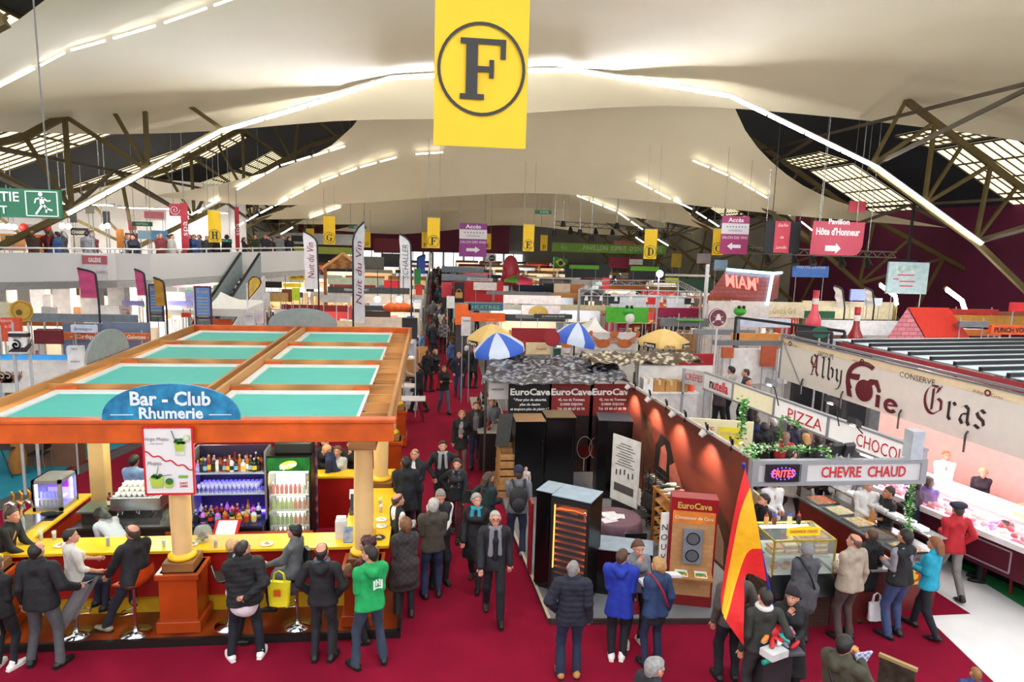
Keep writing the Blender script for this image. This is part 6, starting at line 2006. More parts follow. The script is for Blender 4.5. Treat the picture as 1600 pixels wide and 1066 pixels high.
t=thing('national_flag','red and yellow striped flag hanging limp from the blue pole','flag',at(1164,733,Y=FY))
bands=spl=[spline([cols[r][k]for r in range(5)],5)for k in range(21)]
for nm,r0,r1,colr in(('red_stripe',0,5,'#d81e20'),('yellow_stripe',5,15,'#f2b416'),('red_stripe',15,20,'#d81e20')):
 MB().grid([[bands[k][r]for k in range(21)]for r in range(r0,r1+1)],thick=(0,.004,0)).build(nm,c(colr,.7,kind='cloth',nz=.06),t)
q=at(1200,1045,Y=FY-.1)
t=thing('toy_stand','white topped stand of small toys at the foot of the flag pole','stand',(q.x,FY,0))
MB().box(q.x-.08,q.x+.3,FY-.14,FY+.2,0,.92).build('body',c('#2c2c30',.5),t)
MB().box(q.x-.16,q.x+.4,FY-.24,FY+.26,.92,.95).build('top',c('#55555c',.5),t)
MB().obox((q.x-.02,FY-.24,.99),(.13,.05,0),(-.04,.09,0),(0,0,.045)).build('white_box',c('#d4d6d4',.5),t)
R5=random.Random(8)
for k in range(46):
 p=Vector((q.x+R5.uniform(-.14,.38),FY+R5.uniform(-.2,.24),.985+R5.uniform(0,.16)))
 colr,nm=R5.choice([('#c8202c','red'),('#d86a8a','pink'),('#2aa89a','turquoise'),('#d8d8d8','white'),('#5a3a28','brown'),('#7a8a9a','grey'),('#e0862a','orange')])
 m=MB();d=Vector((R5.uniform(-1,1),R5.uniform(-1,1),R5.uniform(-.3,1))).normalized()
 m.tube([p-d*.07,p-d*.03,p+d*.04,p+d*.08],[.015,.035,.03,.012],7)
 tag(m.build('small_toy',c(colr,.4)),'little %s toy heaped on the stand by the flag pole'%nm,'toy','%s toys on the stand'%nm)
tag(MB().ell((q.x+.06,FY-.02,1.14),(.13,.1,.10),14).build('red_wrapped_toy',c('#c4202a',.35,kind='cloth')),'big red foil wrapped toy at the foot of the flag pole','toy')
tag(MB().tube([at(1192,1036,Y=FY-.3),at(1212,1029,Y=FY-.25)],.03,8).build('turquoise_grip',c('#1fa08a',.4)),'turquoise rounded grip sticking out of the toy stand','toy')
q=at(1392,1030,Y=7.1)
t=thing('notice_board','dark notice board edge at the very front of the stall area','board',(q.x,7.1,0))
MB().obox((q.x+.06,7.05,q.z-.32),(.12,-.16,0),(.012,.01,0),(0,0,.30)).build('board',c('#1c1a16',.5,nz=.4,sc=12,hex2='#4a4434'),t)
MB().obox((q.x+.06,7.05,q.z-.01),(.13,-.17,0),(.02,.016,0),(0,0,.02)).build('top_edge',c('#a08a5a',.5),t)
MB().box(q.x+.03,q.x+.09,7.02,7.08,0,q.z-.6).build('post',black,t)
# gallery along the left side
GZ=5.0
G0,G1,G2,G3=at(-140,394,z=GZ),at(180,396,z=GZ),at(234,397,z=GZ),at(482,392,z=GZ)
galw=c('#cfcfce',.6,nz=.04,sc=.6)
gpts=[G0,G1,G2,G3]
zb=[3.78,3.78,4.05,4.05]
t=thing('gallery','white walled upper gallery along the side of the hall','gallery',(G1.x,G1.y,3.6))
m=MB()
for i in range(3):
 a,b=gpts[i],gpts[i+1]
 A,B=(a.x,a.y),(b.x,b.y)
 slab(m,A,B,zb[i+(i==1)],GZ,.15)
m.build('parapet',galw,t)
fl_=MB().prism([(a.x,a.y,3.78)for a in gpts]+[(G3.x-10,G3.y+2,3.78),(-23.9,G1.y+22,3.78),(-23.9,G0.y+2,3.78)],(0,0,.26))
fl_.build('deck',c('#a8a8a6',.6),t)
rl=MB()
for i in range(3):
 a,b=gpts[i],gpts[i+1]
 u,nn,L=line_frame((a.x,a.y),(b.x,b.y))
 rl.tube([a+ZV*.16,b+ZV*.16],.03,6)
 n=max(2,int(L/1.4))
 for k in range(n+1):
  p=a.lerp(b,k/n)
  rl.tube([p,p+ZV*.16],.025,5)
rl.build('railing',c('#e4e4e2',.4),t)
for k,(px,Y)in enumerate(((0,29.5),(100,31),(143,29.6),(185,31),(205,33),(8,34),(62,36))):
 p=at(px,450,Y=Y)
 struct(MB().box(p.x-.35,p.x+.35,p.y-.25,p.y+.25,0,3.78),'column_gallery_%d'%(k+1),c('#c4c2c0',.6))
for k,(px,py,Y)in enumerate(((30,452,31.5),(110,452,31.5),(170,440,33),(250,430,36),(330,428,40),(410,425,45))):
 p=at(px,py,Y=Y)
 t=thing('ceiling_light','bright flat lamp under the gallery, %s from its near end'%ordn[k],'lamp',p)
 MB().box(p.x-1.6,p.x+1.6,Y-.5,Y+.5,3.60,3.70).build('housing',white,t)
 MB().box(p.x-1.5,p.x+1.5,Y-.4,Y+.4,3.57,3.60).build('diffuser',c('#fff8f0',.4,emit=45,nz=0),t)
for k,(px,py,Y)in enumerate(((20,355,38),(130,352,38),(230,350,42),(320,345,48))):
 p=at(px,py,Y=Y)
 t=thing('ceiling_light','flat lamp over the gallery stands, %s from its near end'%ordn[k],'lamp',p)
 MB().box(p.x-1.5,p.x+1.5,Y-.3,Y+.3,7.0,7.1).build('housing',white,t)
 MB().box(p.x-1.4,p.x+1.4,Y-.25,Y+.25,6.97,7.0).build('diffuser',c('#fff8f0',.4,emit=30,nz=0),t)
 MB().tube([(p.x,Y,7.05),(p.x,Y,9)],.02,5).build('hanger',steelm,t)
wlit=c('#f0eeec',.5,nz=.03)
t=thing('display_partition','white back wall of the gallery stands with hanging posters','wall panel',(-18,40,4.04))
a,b=at(-60,350,Y=40),at(330,350,Y=44)
m=MB();slab(m,(a.x,40),(b.x,52),4.04,9.0,.1);m.build('panel',wlit,t)
t=thing('display_partition','bright white back wall of the shops under the gallery','wall panel',(-18,44,0))
a,b=at(-60,460,Y=44),at(470,430,Y=56)
m=MB();slab(m,(a.x,44),(b.x,57),0,3.7,.1);m.build('panel',wlit,t)
def brd(px0,py0,px1,py1,Y,label,colr,cat='sign',name='sign_board',texts=(),th=.05,**k):
 t=sign(name,label,cat,board(px0,py0,px1,py1,Y,th),colr,texts=texts,**k)
 x0,x1,y0,y1,z0,z1=board(px0,py0,px1,py1,Y,th)
 if 'th' not in k and th==.05 and py1<400 and px1<262 and z0>4.05:
  m=MB()
  for x in(x0+.1,x1-.1):
   m.box(x-.02,x+.02,y1,y1+.04,4.04,z0+.1)
  m.build('support',c('#a8a9ac',.5),t)
 return t
K='#2a2a2a'
brd(110,356,138,368,36,'dark name sign with a yellow arc on the gallery wall','#3a3c3e',texts=(('CHABERT',.5,.42,.42,'#e8e8e8',.85,.03),))
brd(110,369,138,395,36.05,'white printed panel under the dark name sign','#dcdcdc')
for k,(a,b_,e,f,lb)in enumerate(((108,322,120,348,'dark photo poster high on the gallery wall, nearest the exit sign'),(133,320,147,334,'grey poster with a yellow spot high on the gallery wall'),(160,330,172,351,'dark photo poster high on the gallery wall, beside the white truss foot'))):
 brd(a,b_,e,f,37,lb,'#55575a' if k!=1 else '#8a8a86')
brd(41,350,70,366,35,'pale blue banner with red spots over the orange gallery stand','#c4cfe0')
brd(41,366,80,392,35.2,'orange and red panel of the gallery stand','#e07a3a')
brd(0,365,40,392,35.4,'tan wooden doors panel at the near end of the gallery','#c08a5a')
brd(8,368,20,380,35.2,'dark picture hung on the tan gallery panel','#3a4038')
brd(181,358,194,388,35,'orange brown door panel on the gallery','#c47a30')
brd(195,364,215,378,36,'dark red drape on the gallery stand','#7a1820')
brd(215,360,236,374,36,'pale blue display on the gallery stand, beside the red drape','#9ac4e0')
brd(236,360,262,376,37,'sky blue window display on the gallery','#5a9ad0')
brd(206,346,238,354,34,'green direction sign over the gallery','#1a6a4a',texts=(('HAMEAU',.5,.5,.5,'#d8e8e0',.6),),cables=9)
brd(200,347,213,360,35,'pink flag over the gallery stand','#c85a6a')
brd(178,322,260,345,46,'white and pink panel above the gallery, behind the first red banner','#e4dcdc')
brd(225,330,256,342,45.8,'rose-coloured sign on the white panel above the gallery','#b8687a')
for k,(px,py)in enumerate(((37,356),(73,356))):
 p=at(px,py,Y=34.9)
 t=tag(MB().ell(tuple(p),(.22,.12,.22),12).build('paper_lantern',c('#d82a24',.5)),['red paper lantern at the near edge of the pale blue gallery banner','red paper lantern at the far edge of the pale blue gallery banner'][k],'lantern')
for k,px in enumerate((4,14,22,97,107,160,168)):
 p=at(px,353+(k%3),Y=34.5)
 t=thing('spot_lamp','small round spot lamp over the gallery stands, %s along the row'%ordn[k],'lamp',p)
 MB().ell(tuple(p),(.13,.13,.13),8).build('bulb',c('#fff6ea',.4,emit=12,nz=0),t)
 MB().tube([p,Vector((p.x,p.y,above(p.x,p.y,p.z)))],.02,5).build('hanger',steelm,t)
x0,x1,y0,y1,z0,z1=board(175,396,213,432,27.6,.04)
sign('parapet_sign','white and rose GALERIE Mode Loisirs sign on the gallery parapet','sign',(x0,x1,G1.y-.6,G1.y-.55,z0,z1),'#d4d0d4',texts=(('GALERIE',.5,.82,.17,'#f4f0f0',.5,.03),('Mode - Loisirs',.5,.35,.15,'#a06a7a',.8)),extra=lambda t,x0,x1,y0,z0,z1:MB().box(x0,x1,y0-.008,y0,z0+(z1-z0)*.64,z1).build('rose_band',c('#b85a66',.5),t))
for k,(a,b_,e,f,tx,lb)in enumerate(((265,392,288,416,'Bien-être','white and rose sign on the parapet, before the first red banner'),(301,391,319,413,'Enfants','white and rose sign on the parapet, after the first red banner'),(341,391,350,408,'','small rose shield sign on the parapet near the escalator'),(287,396,299,411,'','small rose pointed sign on the parapet under the first red banner'))):
 Yp=35+k*.1
 face='#d8d2d2' if k<2 else '#b04a5a'
 sign('parapet_sign',lb,'sign',board(a,b_,e,f,33.5,.04),face,texts=((tx,.5,.3,.18,'#a07a84',.8),)if tx else(),extra=(lambda t,x0,x1,y0,z0,z1:MB().box(x0,x1,y0-.008,y0,z0+(z1-z0)*.65,z1).build('rose_band',c('#b85a66',.5),t))if k<2 else None)
for k,(a,b_,e,f,Y,lb)in enumerate(((281,317,296,397,30,'long dark red hanging banner nearer the exit sign'),(366,323,375,394,36,'slimmer long red hanging banner near the escalator'))):
 x0,x1,y0,y1,z0,z1=board(a,b_,e,f,Y,.03)
 t=thing('hanging_banner',lb,'banner',((x0+x1)/2,Y,z0))
 MB().prism([(x0,Y,z1),(x1,Y,z1),(x1,Y,z0+.25),((x0+x1)/2,Y,z0),(x0,Y,z0+.12)],(0,.02,0)).build('cloth',c('#a82030',.6,nz=.08),t)
 MB().text('spa',((x0+x1)/2,Y-.02,z0+(z1-z0)*.5),(0,0,1),(-1,0,0),.22,w=.6).build('lettering',c('#e8dcdc',.5),t)
 MB().tube([((x0+x1)/2,Y,z1),((x0+x1)/2,Y,above((x0+x1)/2,Y,z1))],.02,5).build('cable',c('#8a8a86'),t)
x0,x1,y0,y1,z0,z1=board(264,318,282,338,30.1,.03)
t=thing('spiral_sign','small dark red sign with a white spiral next to the long red banner','sign',(x0,30.1,z0))
MB().box(x0,x1,y0,y1,z0,z1).build('panel',c('#a82a3c',.6),t)
sp=MB();sp.tube([((x0+x1)/2+.02*q*.5*math.cos(q*.6),30.08,(z0+z1)/2+.02*q*.5*math.sin(q*.6))for q in range(22)],.015,5);sp.build('spiral',c('#e8d8d8',.5),t)
E0,E1=Vector((-9.2,25.6,0)),Vector((-7.75,30.6,4.0))
t=thing('escalator','escalator with dark steps climbing to the gallery','escalator',E0)
ed=E1-E0
for sx in(-.42,.36):
 o_=Vector((sx,0,0))
 m=MB();m.prism([E0+o_,E1+o_,E1+o_+ZV*.95,E0+o_+ZV*.95-ed*.04],(.1,0,0));m.build('balustrade',c('#8a9698',.35),t)
 m=MB();m.bar(E0+o_+XV*.05+ZV*.97,E1+o_+XV*.05+ZV*.97,.08);m.build('handrail',c('#15181a',.4),t)
m=MB()
for k in range(20):
 p,q=E0+ed*(k/20),E0+ed*((k+1)/20)
 m.box(p.x-.31,p.x+.35,p.y,q.y,max(0,p.z-.5),p.z+.1)
m.build('steps',c('#1d2320',.5),t)
m=MB();m.prism([E0+XV*.5,E1+XV*.5,Vector((E1.x+.5,E1.y,0))],(.12,0,0));m.build('side_cladding',c('#d0d0ce',.5),t)
bx=board(-110,290,96,342,11.0,.06)
x0,x1,y0,y1,z0,z1=bx
t=thing('exit_sign','big green hanging exit sign with a white running figure','sign',((x0+x1)/2,11,z0))
gm=c('#0c6a44',.4,nz=.05)
MB().box(*bx).build('panel',gm,t)
wm=c('#e4efe8',.5)
h_=z1-z0
bd=MB()
xr0=at(40,315,Y=11).x
for a in((xr0,x1-.03,z1-.04,z1-.025),(xr0,x1-.03,z0+.025,z0+.04),(xr0,xr0+.015,z0+.03,z1-.03),(x1-.045,x1-.03,z0+.03,z1-.03)):
 bd.box(a[0],a[1],y0-.012,y0,a[2],a[3])
bd.build('white_border',wm,t)
rm=MB()
xc=(xr0+x1)/2;zc=(z0+z1)/2
F_=lambda x,z:Vector((xc+x*h_,y0-.012,zc+z*h_))
rm.disc(F_(-.06,.33),(.075*h_,0,0),(0,0,.075*h_),16)
for a,b,w in(((-.02,.22),(-.02,-.02),.15),((-.05,.2),(-.22,.16),.06),((-.22,.16),(-.26,.02),.05),((.02,.2),(.16,.1),.06),((.16,.1),(.26,.12),.05),((-.0,-.02),(-.12,-.2),.08),((-.12,-.2),(-.24,-.36),.07),((.02,-.02),(.12,-.16),.08),((.12,-.16),(.3,-.22),.06),((.12,-.12),(.1,-.3),.06)):
 rm.bar(F_(*a),F_(*b),.004,w*h_,up=(0,1,0))if False else rm.obox((F_(*a)+F_(*b))/2,(F_(*b)-F_(*a))/2*1.1,(F_(*b)-F_(*a)).cross(YV).normalized()*w*h_/2,(0,.003,0))
rm.build('running_figure',wm,t)
MB().text('SORTIE',(xr0-.08,y0-.012,z0+.72*h_),XV,ZV,.32*h_,align='R',bold=.02).build('lettering',wm,t)
MB().text('EXIT',(at(12,328,Y=11).x,y0-.012,z0+.26*h_),XV,ZV,.26*h_,align='R',bold=.02).build('lettering',wm,t)
for px in(75,):
 x=at(px,290,Y=11).x
 MB().tube([(x,11.03,z1),(x-.02,11.03,z1+1.3),(x-.06,11.03,12)],.012,6).build('chain',c('#6a6a66',.5),t)
x=at(-70,290,Y=11).x
MB().tube([(x,11.03,z1),(x,11.03,12)],.012,6).build('chain',c('#6a6a66',.5),t)
# letter banners
yb=c('#e8be10',.6,nz=.05,sc=1.5)
SER={'F':[(0,0,.42,.09),(.1,0,.2,1),(0,.91,.78,.09),(.69,.68,.09,.3),(.3,.46,.28,.09),(.5,.36,.08,.3)],'H':[(0,0,.34,.08),(.46,0,.34,.08),(0,.92,.34,.08),(.46,.92,.34,.08),(.08,0,.18,1),(.54,0,.18,1),(.2,.46,.4,.09)],'E':[(0,0,.8,.09),(.1,0,.2,1),(0,.91,.78,.09),(.69,.7,.09,.3),(.71,0,.09,.32),(.3,.46,.28,.09),(.5,.36,.08,.3)],'D':[(0,0,.4,.09),(.1,0,.2,1),(0,.91,.4,.09)],'C':[(.62,.66,.09,.34)],'G':[(.62,.68,.09,.32),(.5,.1,.18,.34),(.42,.4,.36,.08)]}
def serif(m,ch,x,y,z,s):
 for k,(a,b,w,h)in enumerate(SER[ch]):
  m.box(x+(a-.4)*s,x+(a+w-.4)*s,y-.0012*k,y+.01,z+(b-.5)*s,z+(b+h-.5)*s)
 if ch in 'DCG':
  a0,a1=(-90,90)if ch=='D' else(40,320)
  n=24
  cx=x+(-.02 if ch=='D' else.0)*s
  for k in range(n):
   q0,q1=math.radians(a0+(a1-a0)*k/n),math.radians(a0+(a1-a0)*(k+1)/n)
   ri=lambda a:.40-.17*abs(math.cos(a))
   P=[(r_*math.cos(a),(.5 if r_>.3 or True else.5)*0+zz)for a,r_,zz in()]
   P=[(ri(q0)*math.cos(q0),(.5-.07)*math.sin(q0)),(.42*math.cos(q0),.5*math.sin(q0)),(.42*math.cos(q1),.5*math.sin(q1)),(ri(q1)*math.cos(q1),(.5-.07)*math.sin(q1))]
   m.add([(cx+a*s,y,z+b*s)for a,b in P],[(0,1,2,3)])
 return m
def letter_banner(px0,py0,px1,py1,Y,ch,label,circ=True,hang=3.0):
 x0,x1,y0,y1,z0,z1=board(px0,py0,px1,py1,Y,.02)
 t=thing('letter_banner',label,'banner',((x0+x1)/2,Y,z0))
 w=x1-x0
 rows=[[(x0+w*k/8,Y+.012*math.sin(k*1.3+r),z0+(z1-z0)*r/8)for k in range(9)]for r in range(9)]
 MB().grid(rows,thick=(0,.015,0)).build('cloth',yb,t)
 zc=z0+w*.56 if(z1-z0)>1.5*w else(z0+z1)/2
 if Y<20:
  zc=z0+w*.80
 if circ:
  m=MB();m.disc(((x0+x1)/2,Y-.03,zc),(w*.47,0,0),(0,0,w*.48),40,0,.93);m.build('ring',c('#171410',.5),t)
 serif(MB(),ch,(x0+x1)/2+w*.02,Y-.035,zc,w*(.62 if circ else.55)).build('letter',c('#171410',.5),t)
 cb=MB()
 for x in(x0+.05*w,x1-.05*w):
  cb.tube([(x,Y+.01,z1),(x,Y+.01,above(x,Y,z1))],.003+.00018*Y,5)
 cb.bar((x0,Y+.01,z1),(x1,Y+.01,z1),.012+.001*Y)
 cb.build('cable',c('#9a9a90'),t)
 return t
letter_banner(680,-14,821,233,10.5,'F','huge yellow banner with a black F in a ring, hanging nearest',hang=1.0)
letter_banner(324,328,346,379,31,'H','yellow banner with a ringed H over the gallery front')
letter_banner(505,337,524,382,38,'G','larger yellow banner with a ringed G before the end canopies')
letter_banner(568,361,579,387,56,'G','small yellow banner with a G, beyond the larger G banner',False)
letter_banner(668,340,687,388,36,'F','mid-sized yellow banner with a ringed F over the aisle')
letter_banner(659,362,668,388,56,'F','small yellow banner with an F tucked behind the mid-sized F banner',False)
letter_banner(757,365,767,390,54,'E','small yellow banner with an E overlapping the purple sign',False)
letter_banner(818,350,834,393,39,'E','larger yellow banner with a ringed E, beyond the purple sign')
letter_banner(845,367,855,392,56,'D','small yellow banner with a D, next to the larger E banner',False)
letter_banner(1008,358,1025,405,36,'D','larger yellow banner with a ringed D over the green pavilion band')
letter_banner(1115,357,1130,399,40,'C','yellow banner with a ringed C against the second purple sign')
brd(478,357,491,378,60,'plain yellow banner behind the white leaning flag','#e0ba20','banner','hanging_banner',cables=12)
def acces(px0,py0,px1,py1,Y,label,arrow,hang):
 x0,x1,y0,y1,z0,z1=board(px0,py0,px1,py1,Y,.04)
 w,h=x1-x0,z1-z0
 t=thing('access_sign',label,'sign',((x0+x1)/2,Y,z0))
 pu=c('#8c2f86' if arrow>0 else '#a03468',.5,nz=.06)
 MB().box(x0,x1,y0,y1,z0,z1).build('panel',pu,t)
 MB().box(x0,x1,y0-.01,y0,z0+h*.53,z0+h*.81).build('white_band',c('#e0dce0',.5,nz=.02),t)
 wt=c('#f0e8f0',.5)
 MB().text('Accès',((x0+x1)/2,y0-.02,z0+h*.90),XV,ZV,h*.11,bold=.03,w=w*.56).build('lettering',wt,t)
 MB().text('vinidivio',((x0+x1)/2,y0-.02,z0+h*.63),XV,ZV,h*.07,w=w*.5).build('lettering',c('#8a6a8a',.5),t)
 MB().text('SALON DES VINS',((x0+x1)/2,y0-.02,z0+h*.44),XV,ZV,h*.07,w=w*.92).build('lettering',wt,t)
 m=MB()
 for k in range(7):
  m.disc((x0+w*(.2+.11*k),y0-.015,z0+h*.72),(w*.025,0,0),(0,0,w*.025),8)
 m.build('dots',c('#7a4a7a',.5),t)
 xc,zc=(x0+x1)/2,z0+h*.21
 s=arrow
 m=MB();m.poly([(xc-s*w*.24,y0-.02,zc-h*.045),(xc+s*w*.08,y0-.02,zc-h*.045),(xc+s*w*.08,y0-.02,zc-h*.1),(xc+s*w*.26,y0-.02,zc),(xc+s*w*.08,y0-.02,zc+h*.1),(xc+s*w*.08,y0-.02,zc+h*.045),(xc-s*w*.24,y0-.02,zc+h*.045)]);m.build('arrow',wt,t)
 cb=MB()
 for x in(x0+.1,x1-.1):
  cb.tube([(x,Y+.02,z1),(x,Y+.02,above(x,Y,z1))],.012,5)
 cb.build('cable',c('#9a9a90'),t)
acces(718,348,760,402,44,'purple and white Accès sign with an arrow over the aisle',1,3)
acces(1129,337,1167,398,34,'purple and white Accès sign over the stalls, arrow pointing to the aisle',-1,4)
x0,x1,y0,y1,z0,z1=board(1270,345,1346,400,30,.04)
w,h=x1-x0,z1-z0
t=thing('pavilion_sign','big rose-red sign reading Hôte d Honneur with a white arrow','sign',((x0+x1)/2,30,z0))
MB().prism([(x0,30,z0),(x1-w*.15,30,z0),(x1-w*.05,30,z0+h*.08),(x1,30,z0+h*.3),(x1+.02,30,z1),(x0+w*.02,30,z1)],(0,.04,0)).build('panel',c('#a83248',.5,nz=.05),t)
wt=c('#efe6e6',.5)
MB().text("Hôte d'Honneur",((x0+x1)/2,29.98,z0+h*.70),XV,ZV,h*.2,bold=.03,w=w*.84).build('lettering',wt,t)
MB().text('Pavillon',((x0+x1)/2,29.98,z0+h*1.0),XV,ZV,h*.15,bold=.03,w=w*.4).build('lettering',wt,t)
xc,zc=x0+w*.42,z0+h*.2
MB().poly([(xc-w*.14,29.98,zc-h*.08),(xc+w*.06,29.98,zc-h*.08),(xc+w*.06,29.98,zc-h*.16),(xc+w*.16,29.98,zc),(xc+w*.06,29.98,zc+h*.16),(xc+w*.06,29.98,zc+h*.08),(xc-w*.14,29.98,zc+h*.08)]).build('arrow',wt,t)
MB().tube([(x0+.4,30.02,z1),(x0+.4,30.02,above(x0+.4,30.02,z1))],.02,5).build('cable',c('#9a9a90'),t);MB().tube([(x1-.4,30.02,z1),(x1-.4,30.02,above(x1-.4,30.02,z1))],.02,5).build('cable',c('#9a9a90'),t)
brd(1328,314,1352,332,31,'small rose-red flag showing above the canopy point','#b83a4c','banner','hanging_banner',cables=13)
x0,x1,y0,y1,z0,z1=board(1197,345,1248,396,31,.03)
t=thing('fabric_banner','black hanging banner with a red panel and white script','banner',((x0+x1)/2,31,z0))
MB().box(x0,x1,y0,y1,z0,z1).build('cloth',c('#111319',.7),t)
MB().box(x0+(x1-x0)*.27,x0+(x1-x0)*.7,y0-.01,y0,z0,z1).build('red_panel',c('#b03446',.6),t)
for s,v in(('Salle',.88),('de',.5),('Lavelle',.18)):
 MB().text(s,(x0+(x1-x0)*.48,y0-.02,z0+(z1-z0)*v),XV,ZV,.14,shear=.3,w=(x1-x0)*(.3 if s!='de' else.1)).build('lettering',c('#e8c8cc',.5),t)
MB().tube([(x0+.3,31.01,z1),(x0+.3,31.01,above(x0+.3,31,z1))],.02,5).build('cable',black,t)
for px0,py0,px1,py1,Y,lb in((836,328,862,335,44,'small green exit direction sign hung before the far canopies'),(333,373,362,379,32,'green direction sign under the ringed H banner'),(545,352,572,358,46,'green direction sign behind the tall white flag')):
 brd(px0,py0,px1,py1,Y,lb,'#0e6a52',texts=(('SORTIE',.55,.5,.5,'#d8efe6',.5),),cables=10.5)
# stalls beyond
def cloth_c(h):
 return c(h,.7,kind='cloth',nz=.08)
def feather(px,py_top,py_bot,wpx,Y,label,colr,txt=None,lean=0.0,tc='#7a2a4a'):
 """tall feather flag whose pole bends over the top; width in photo pixels, minus: pole on the other side"""
 a,b=at(px,py_top,Y=Y),at(px,py_bot,Y=Y)
 H=a.z-b.z
 w=wpx*Y/FPX
 t=thing('feather_flag',label,'flag',(b.x,Y,0))
 L,Rr=[],[]
 for k in range(17):
  f=k/16
  z=b.z+H*f
  x0=b.x+lean*f*H
  L.append(Vector((x0+w*max(0,(f-.78)/.22)**2.4,Y,z)))
  Rr.append(Vector((x0+w*(1+.04*math.sin(k)),Y+.03*math.sin(k),min(z,b.z+H*(.97+.03*f)))))
 MB().grid([[L[k],L[k].lerp(Rr[k],.5),Rr[k]]for k in range(17)],thick=(0,.02,0)).build('cloth',cloth_c(colr),t)
 MB().tube([(b.x,Y,0)]+L,.02+.0006*Y,6).build('pole',c('#22222a',.5),t)
 if txt:
  mid=(L[8]+Rr[8])/2-YV*.05
  MB().text(txt,mid,(lean,0,1),(-1,0,lean),abs(w)*.5,w=H*.62,shear=.2).build('lettering',c(tc,.6),t)
 MB().box(b.x-.25,b.x+.25,Y-.25,Y+.25,0,.06).build('foot',c('#3a3a3c',.5),t)
 return t
feather(552,346,505,17,25,'tallest white feather flag with dark script behind the teal roof','#d6d6da','Nuit du Vin',.0)
feather(498,362,452,-20,30,'white feather flag leaning to the gallery side','#d6d2d4','Nuit du Vin',-.02)
feather(643,366,452,-17,33,'white feather flag at the edge of the aisle','#d8d8dc','SCHALLER',-.02,'#6a6a70')
feather(676,392,420,-6,60,'thin small white feather flag far down the aisle','#dcdce0')
feather(1320,447,482,-14,27,'white feather flag before the maroon wall, nearer the screen','#d8cfc8',None,-.25)
feather(1366,450,478,-13,27.5,'white feather flag before the maroon wall, farther from the screen','#d0c8c2',None,-.25)
for px,py0,py1,w,Y,lb,colr in((154,420,466,-24,23.5,'pink feather flag with a mountain print before the gallery','#c84a7c'),(229,421,462,-13,23,'smaller pink feather flag behind the blue roll-up','#c04a78'),(260,434,478,-14,23.2,'yellow and dark feather flag behind the blue roll-up','#b8862a')):
 feather(px,py0,py1,w,Y,lb,colr,None,-.06)
p0,p1=at(387,484,Y=24),at(390,431,Y=24)
t=thing('teardrop_flag','yellow teardrop flag with a maroon edge on a white pole','flag',(p0.x,24,0))
H=p1.z-at(387,470,Y=24).z
zb_=at(387,470,Y=24).z
pts=[(p0.x+.02,zb_),(p0.x+.02,zb_+H*.55),(p0.x+.06,zb_+H*.82),(p0.x+.17,zb_+H*.97),(p0.x+.3,zb_+H),(p0.x+.44,zb_+H*.92),(p0.x+.48,zb_+H*.75),(p0.x+.42,zb_+H*.58)]
MB().prism([(x,24.0,z)for x,z in pts],(0,.02,0)).build('edge',c('#5a1a28',.6),t)
cx_,cz_=p0.x+.25,zb_+H*.65
MB().prism([(cx_+(x-cx_)*.8,23.985,cz_+(z-cz_)*.82)for x,z in pts],(0,.01,0)).build('cloth',c('#e0b82a',.6),t)
MB().text('BRETON',(p0.x+.24,23.97,zb_+H*.68),(.35,0,1),(-1,0,.35),.13,w=.5).build('lettering',c('#8a8a80',.5),t)
MB().tube([(p0.x,24,0),(p0.x,24,zb_+H*.7)],.03,6).build('pole',c('#dcdce0',.5),t)
for px0,py0,px1,py1,Y,lb in((231,444,257,503,24,'blue upright banner with a maroon edge, nearer the crepe stall'),(303,447,332,510,22.5,'blue upright banner with a maroon edge, just above the teal roof')):
 x0,x1,y0,y1,z0,z1=board(px0,py0,px1,py1,Y,.04)
 t=thing('upright_banner',lb,'banner',((x0+x1)/2,Y,0))
 MB().box(x0,x1,y0,y1,z0,z1).build('edge',c('#4a1a2a',.6),t)
 MB().box(x0+.05,x1-.05,y0-.01,y0,z0+.32,z1-.05).build('blue_print',c('#5a86c4',.5,nz=.06),t)
 MB().box(x0+.05,x1-.05,y0-.01,y0,z0+.0,z0+.24).build('landscape_print',c('#2a3a2a',.6,nz=.4,sc=6,hex2='#6a7a8a'),t)
 tm=MB()
 for k in range(8):
  tm.box((x0+x1)/2-.16,(x0+x1)/2+.16,y0-.02,y0-.012,z1-.38-.1*k,z1-.36-.1*k)
 tm.text('Breizh',((x0+x1)/2,y0-.02,z1-.17),XV,ZV,.11,w=.32);tm.build('lettering',c('#c8b86a',.5),t)
 MB().tube([(x0-.03,Y+.05,0),(x0-.03,Y+.05,z1)],.025,6).build('pole',c('#e0e0e4',.5),t)
 MB().tube([(x1+.0,Y+.05,0),(x1+.0,Y+.05,z0)],.025,6).build('pole',c('#e0e0e4',.5),t)
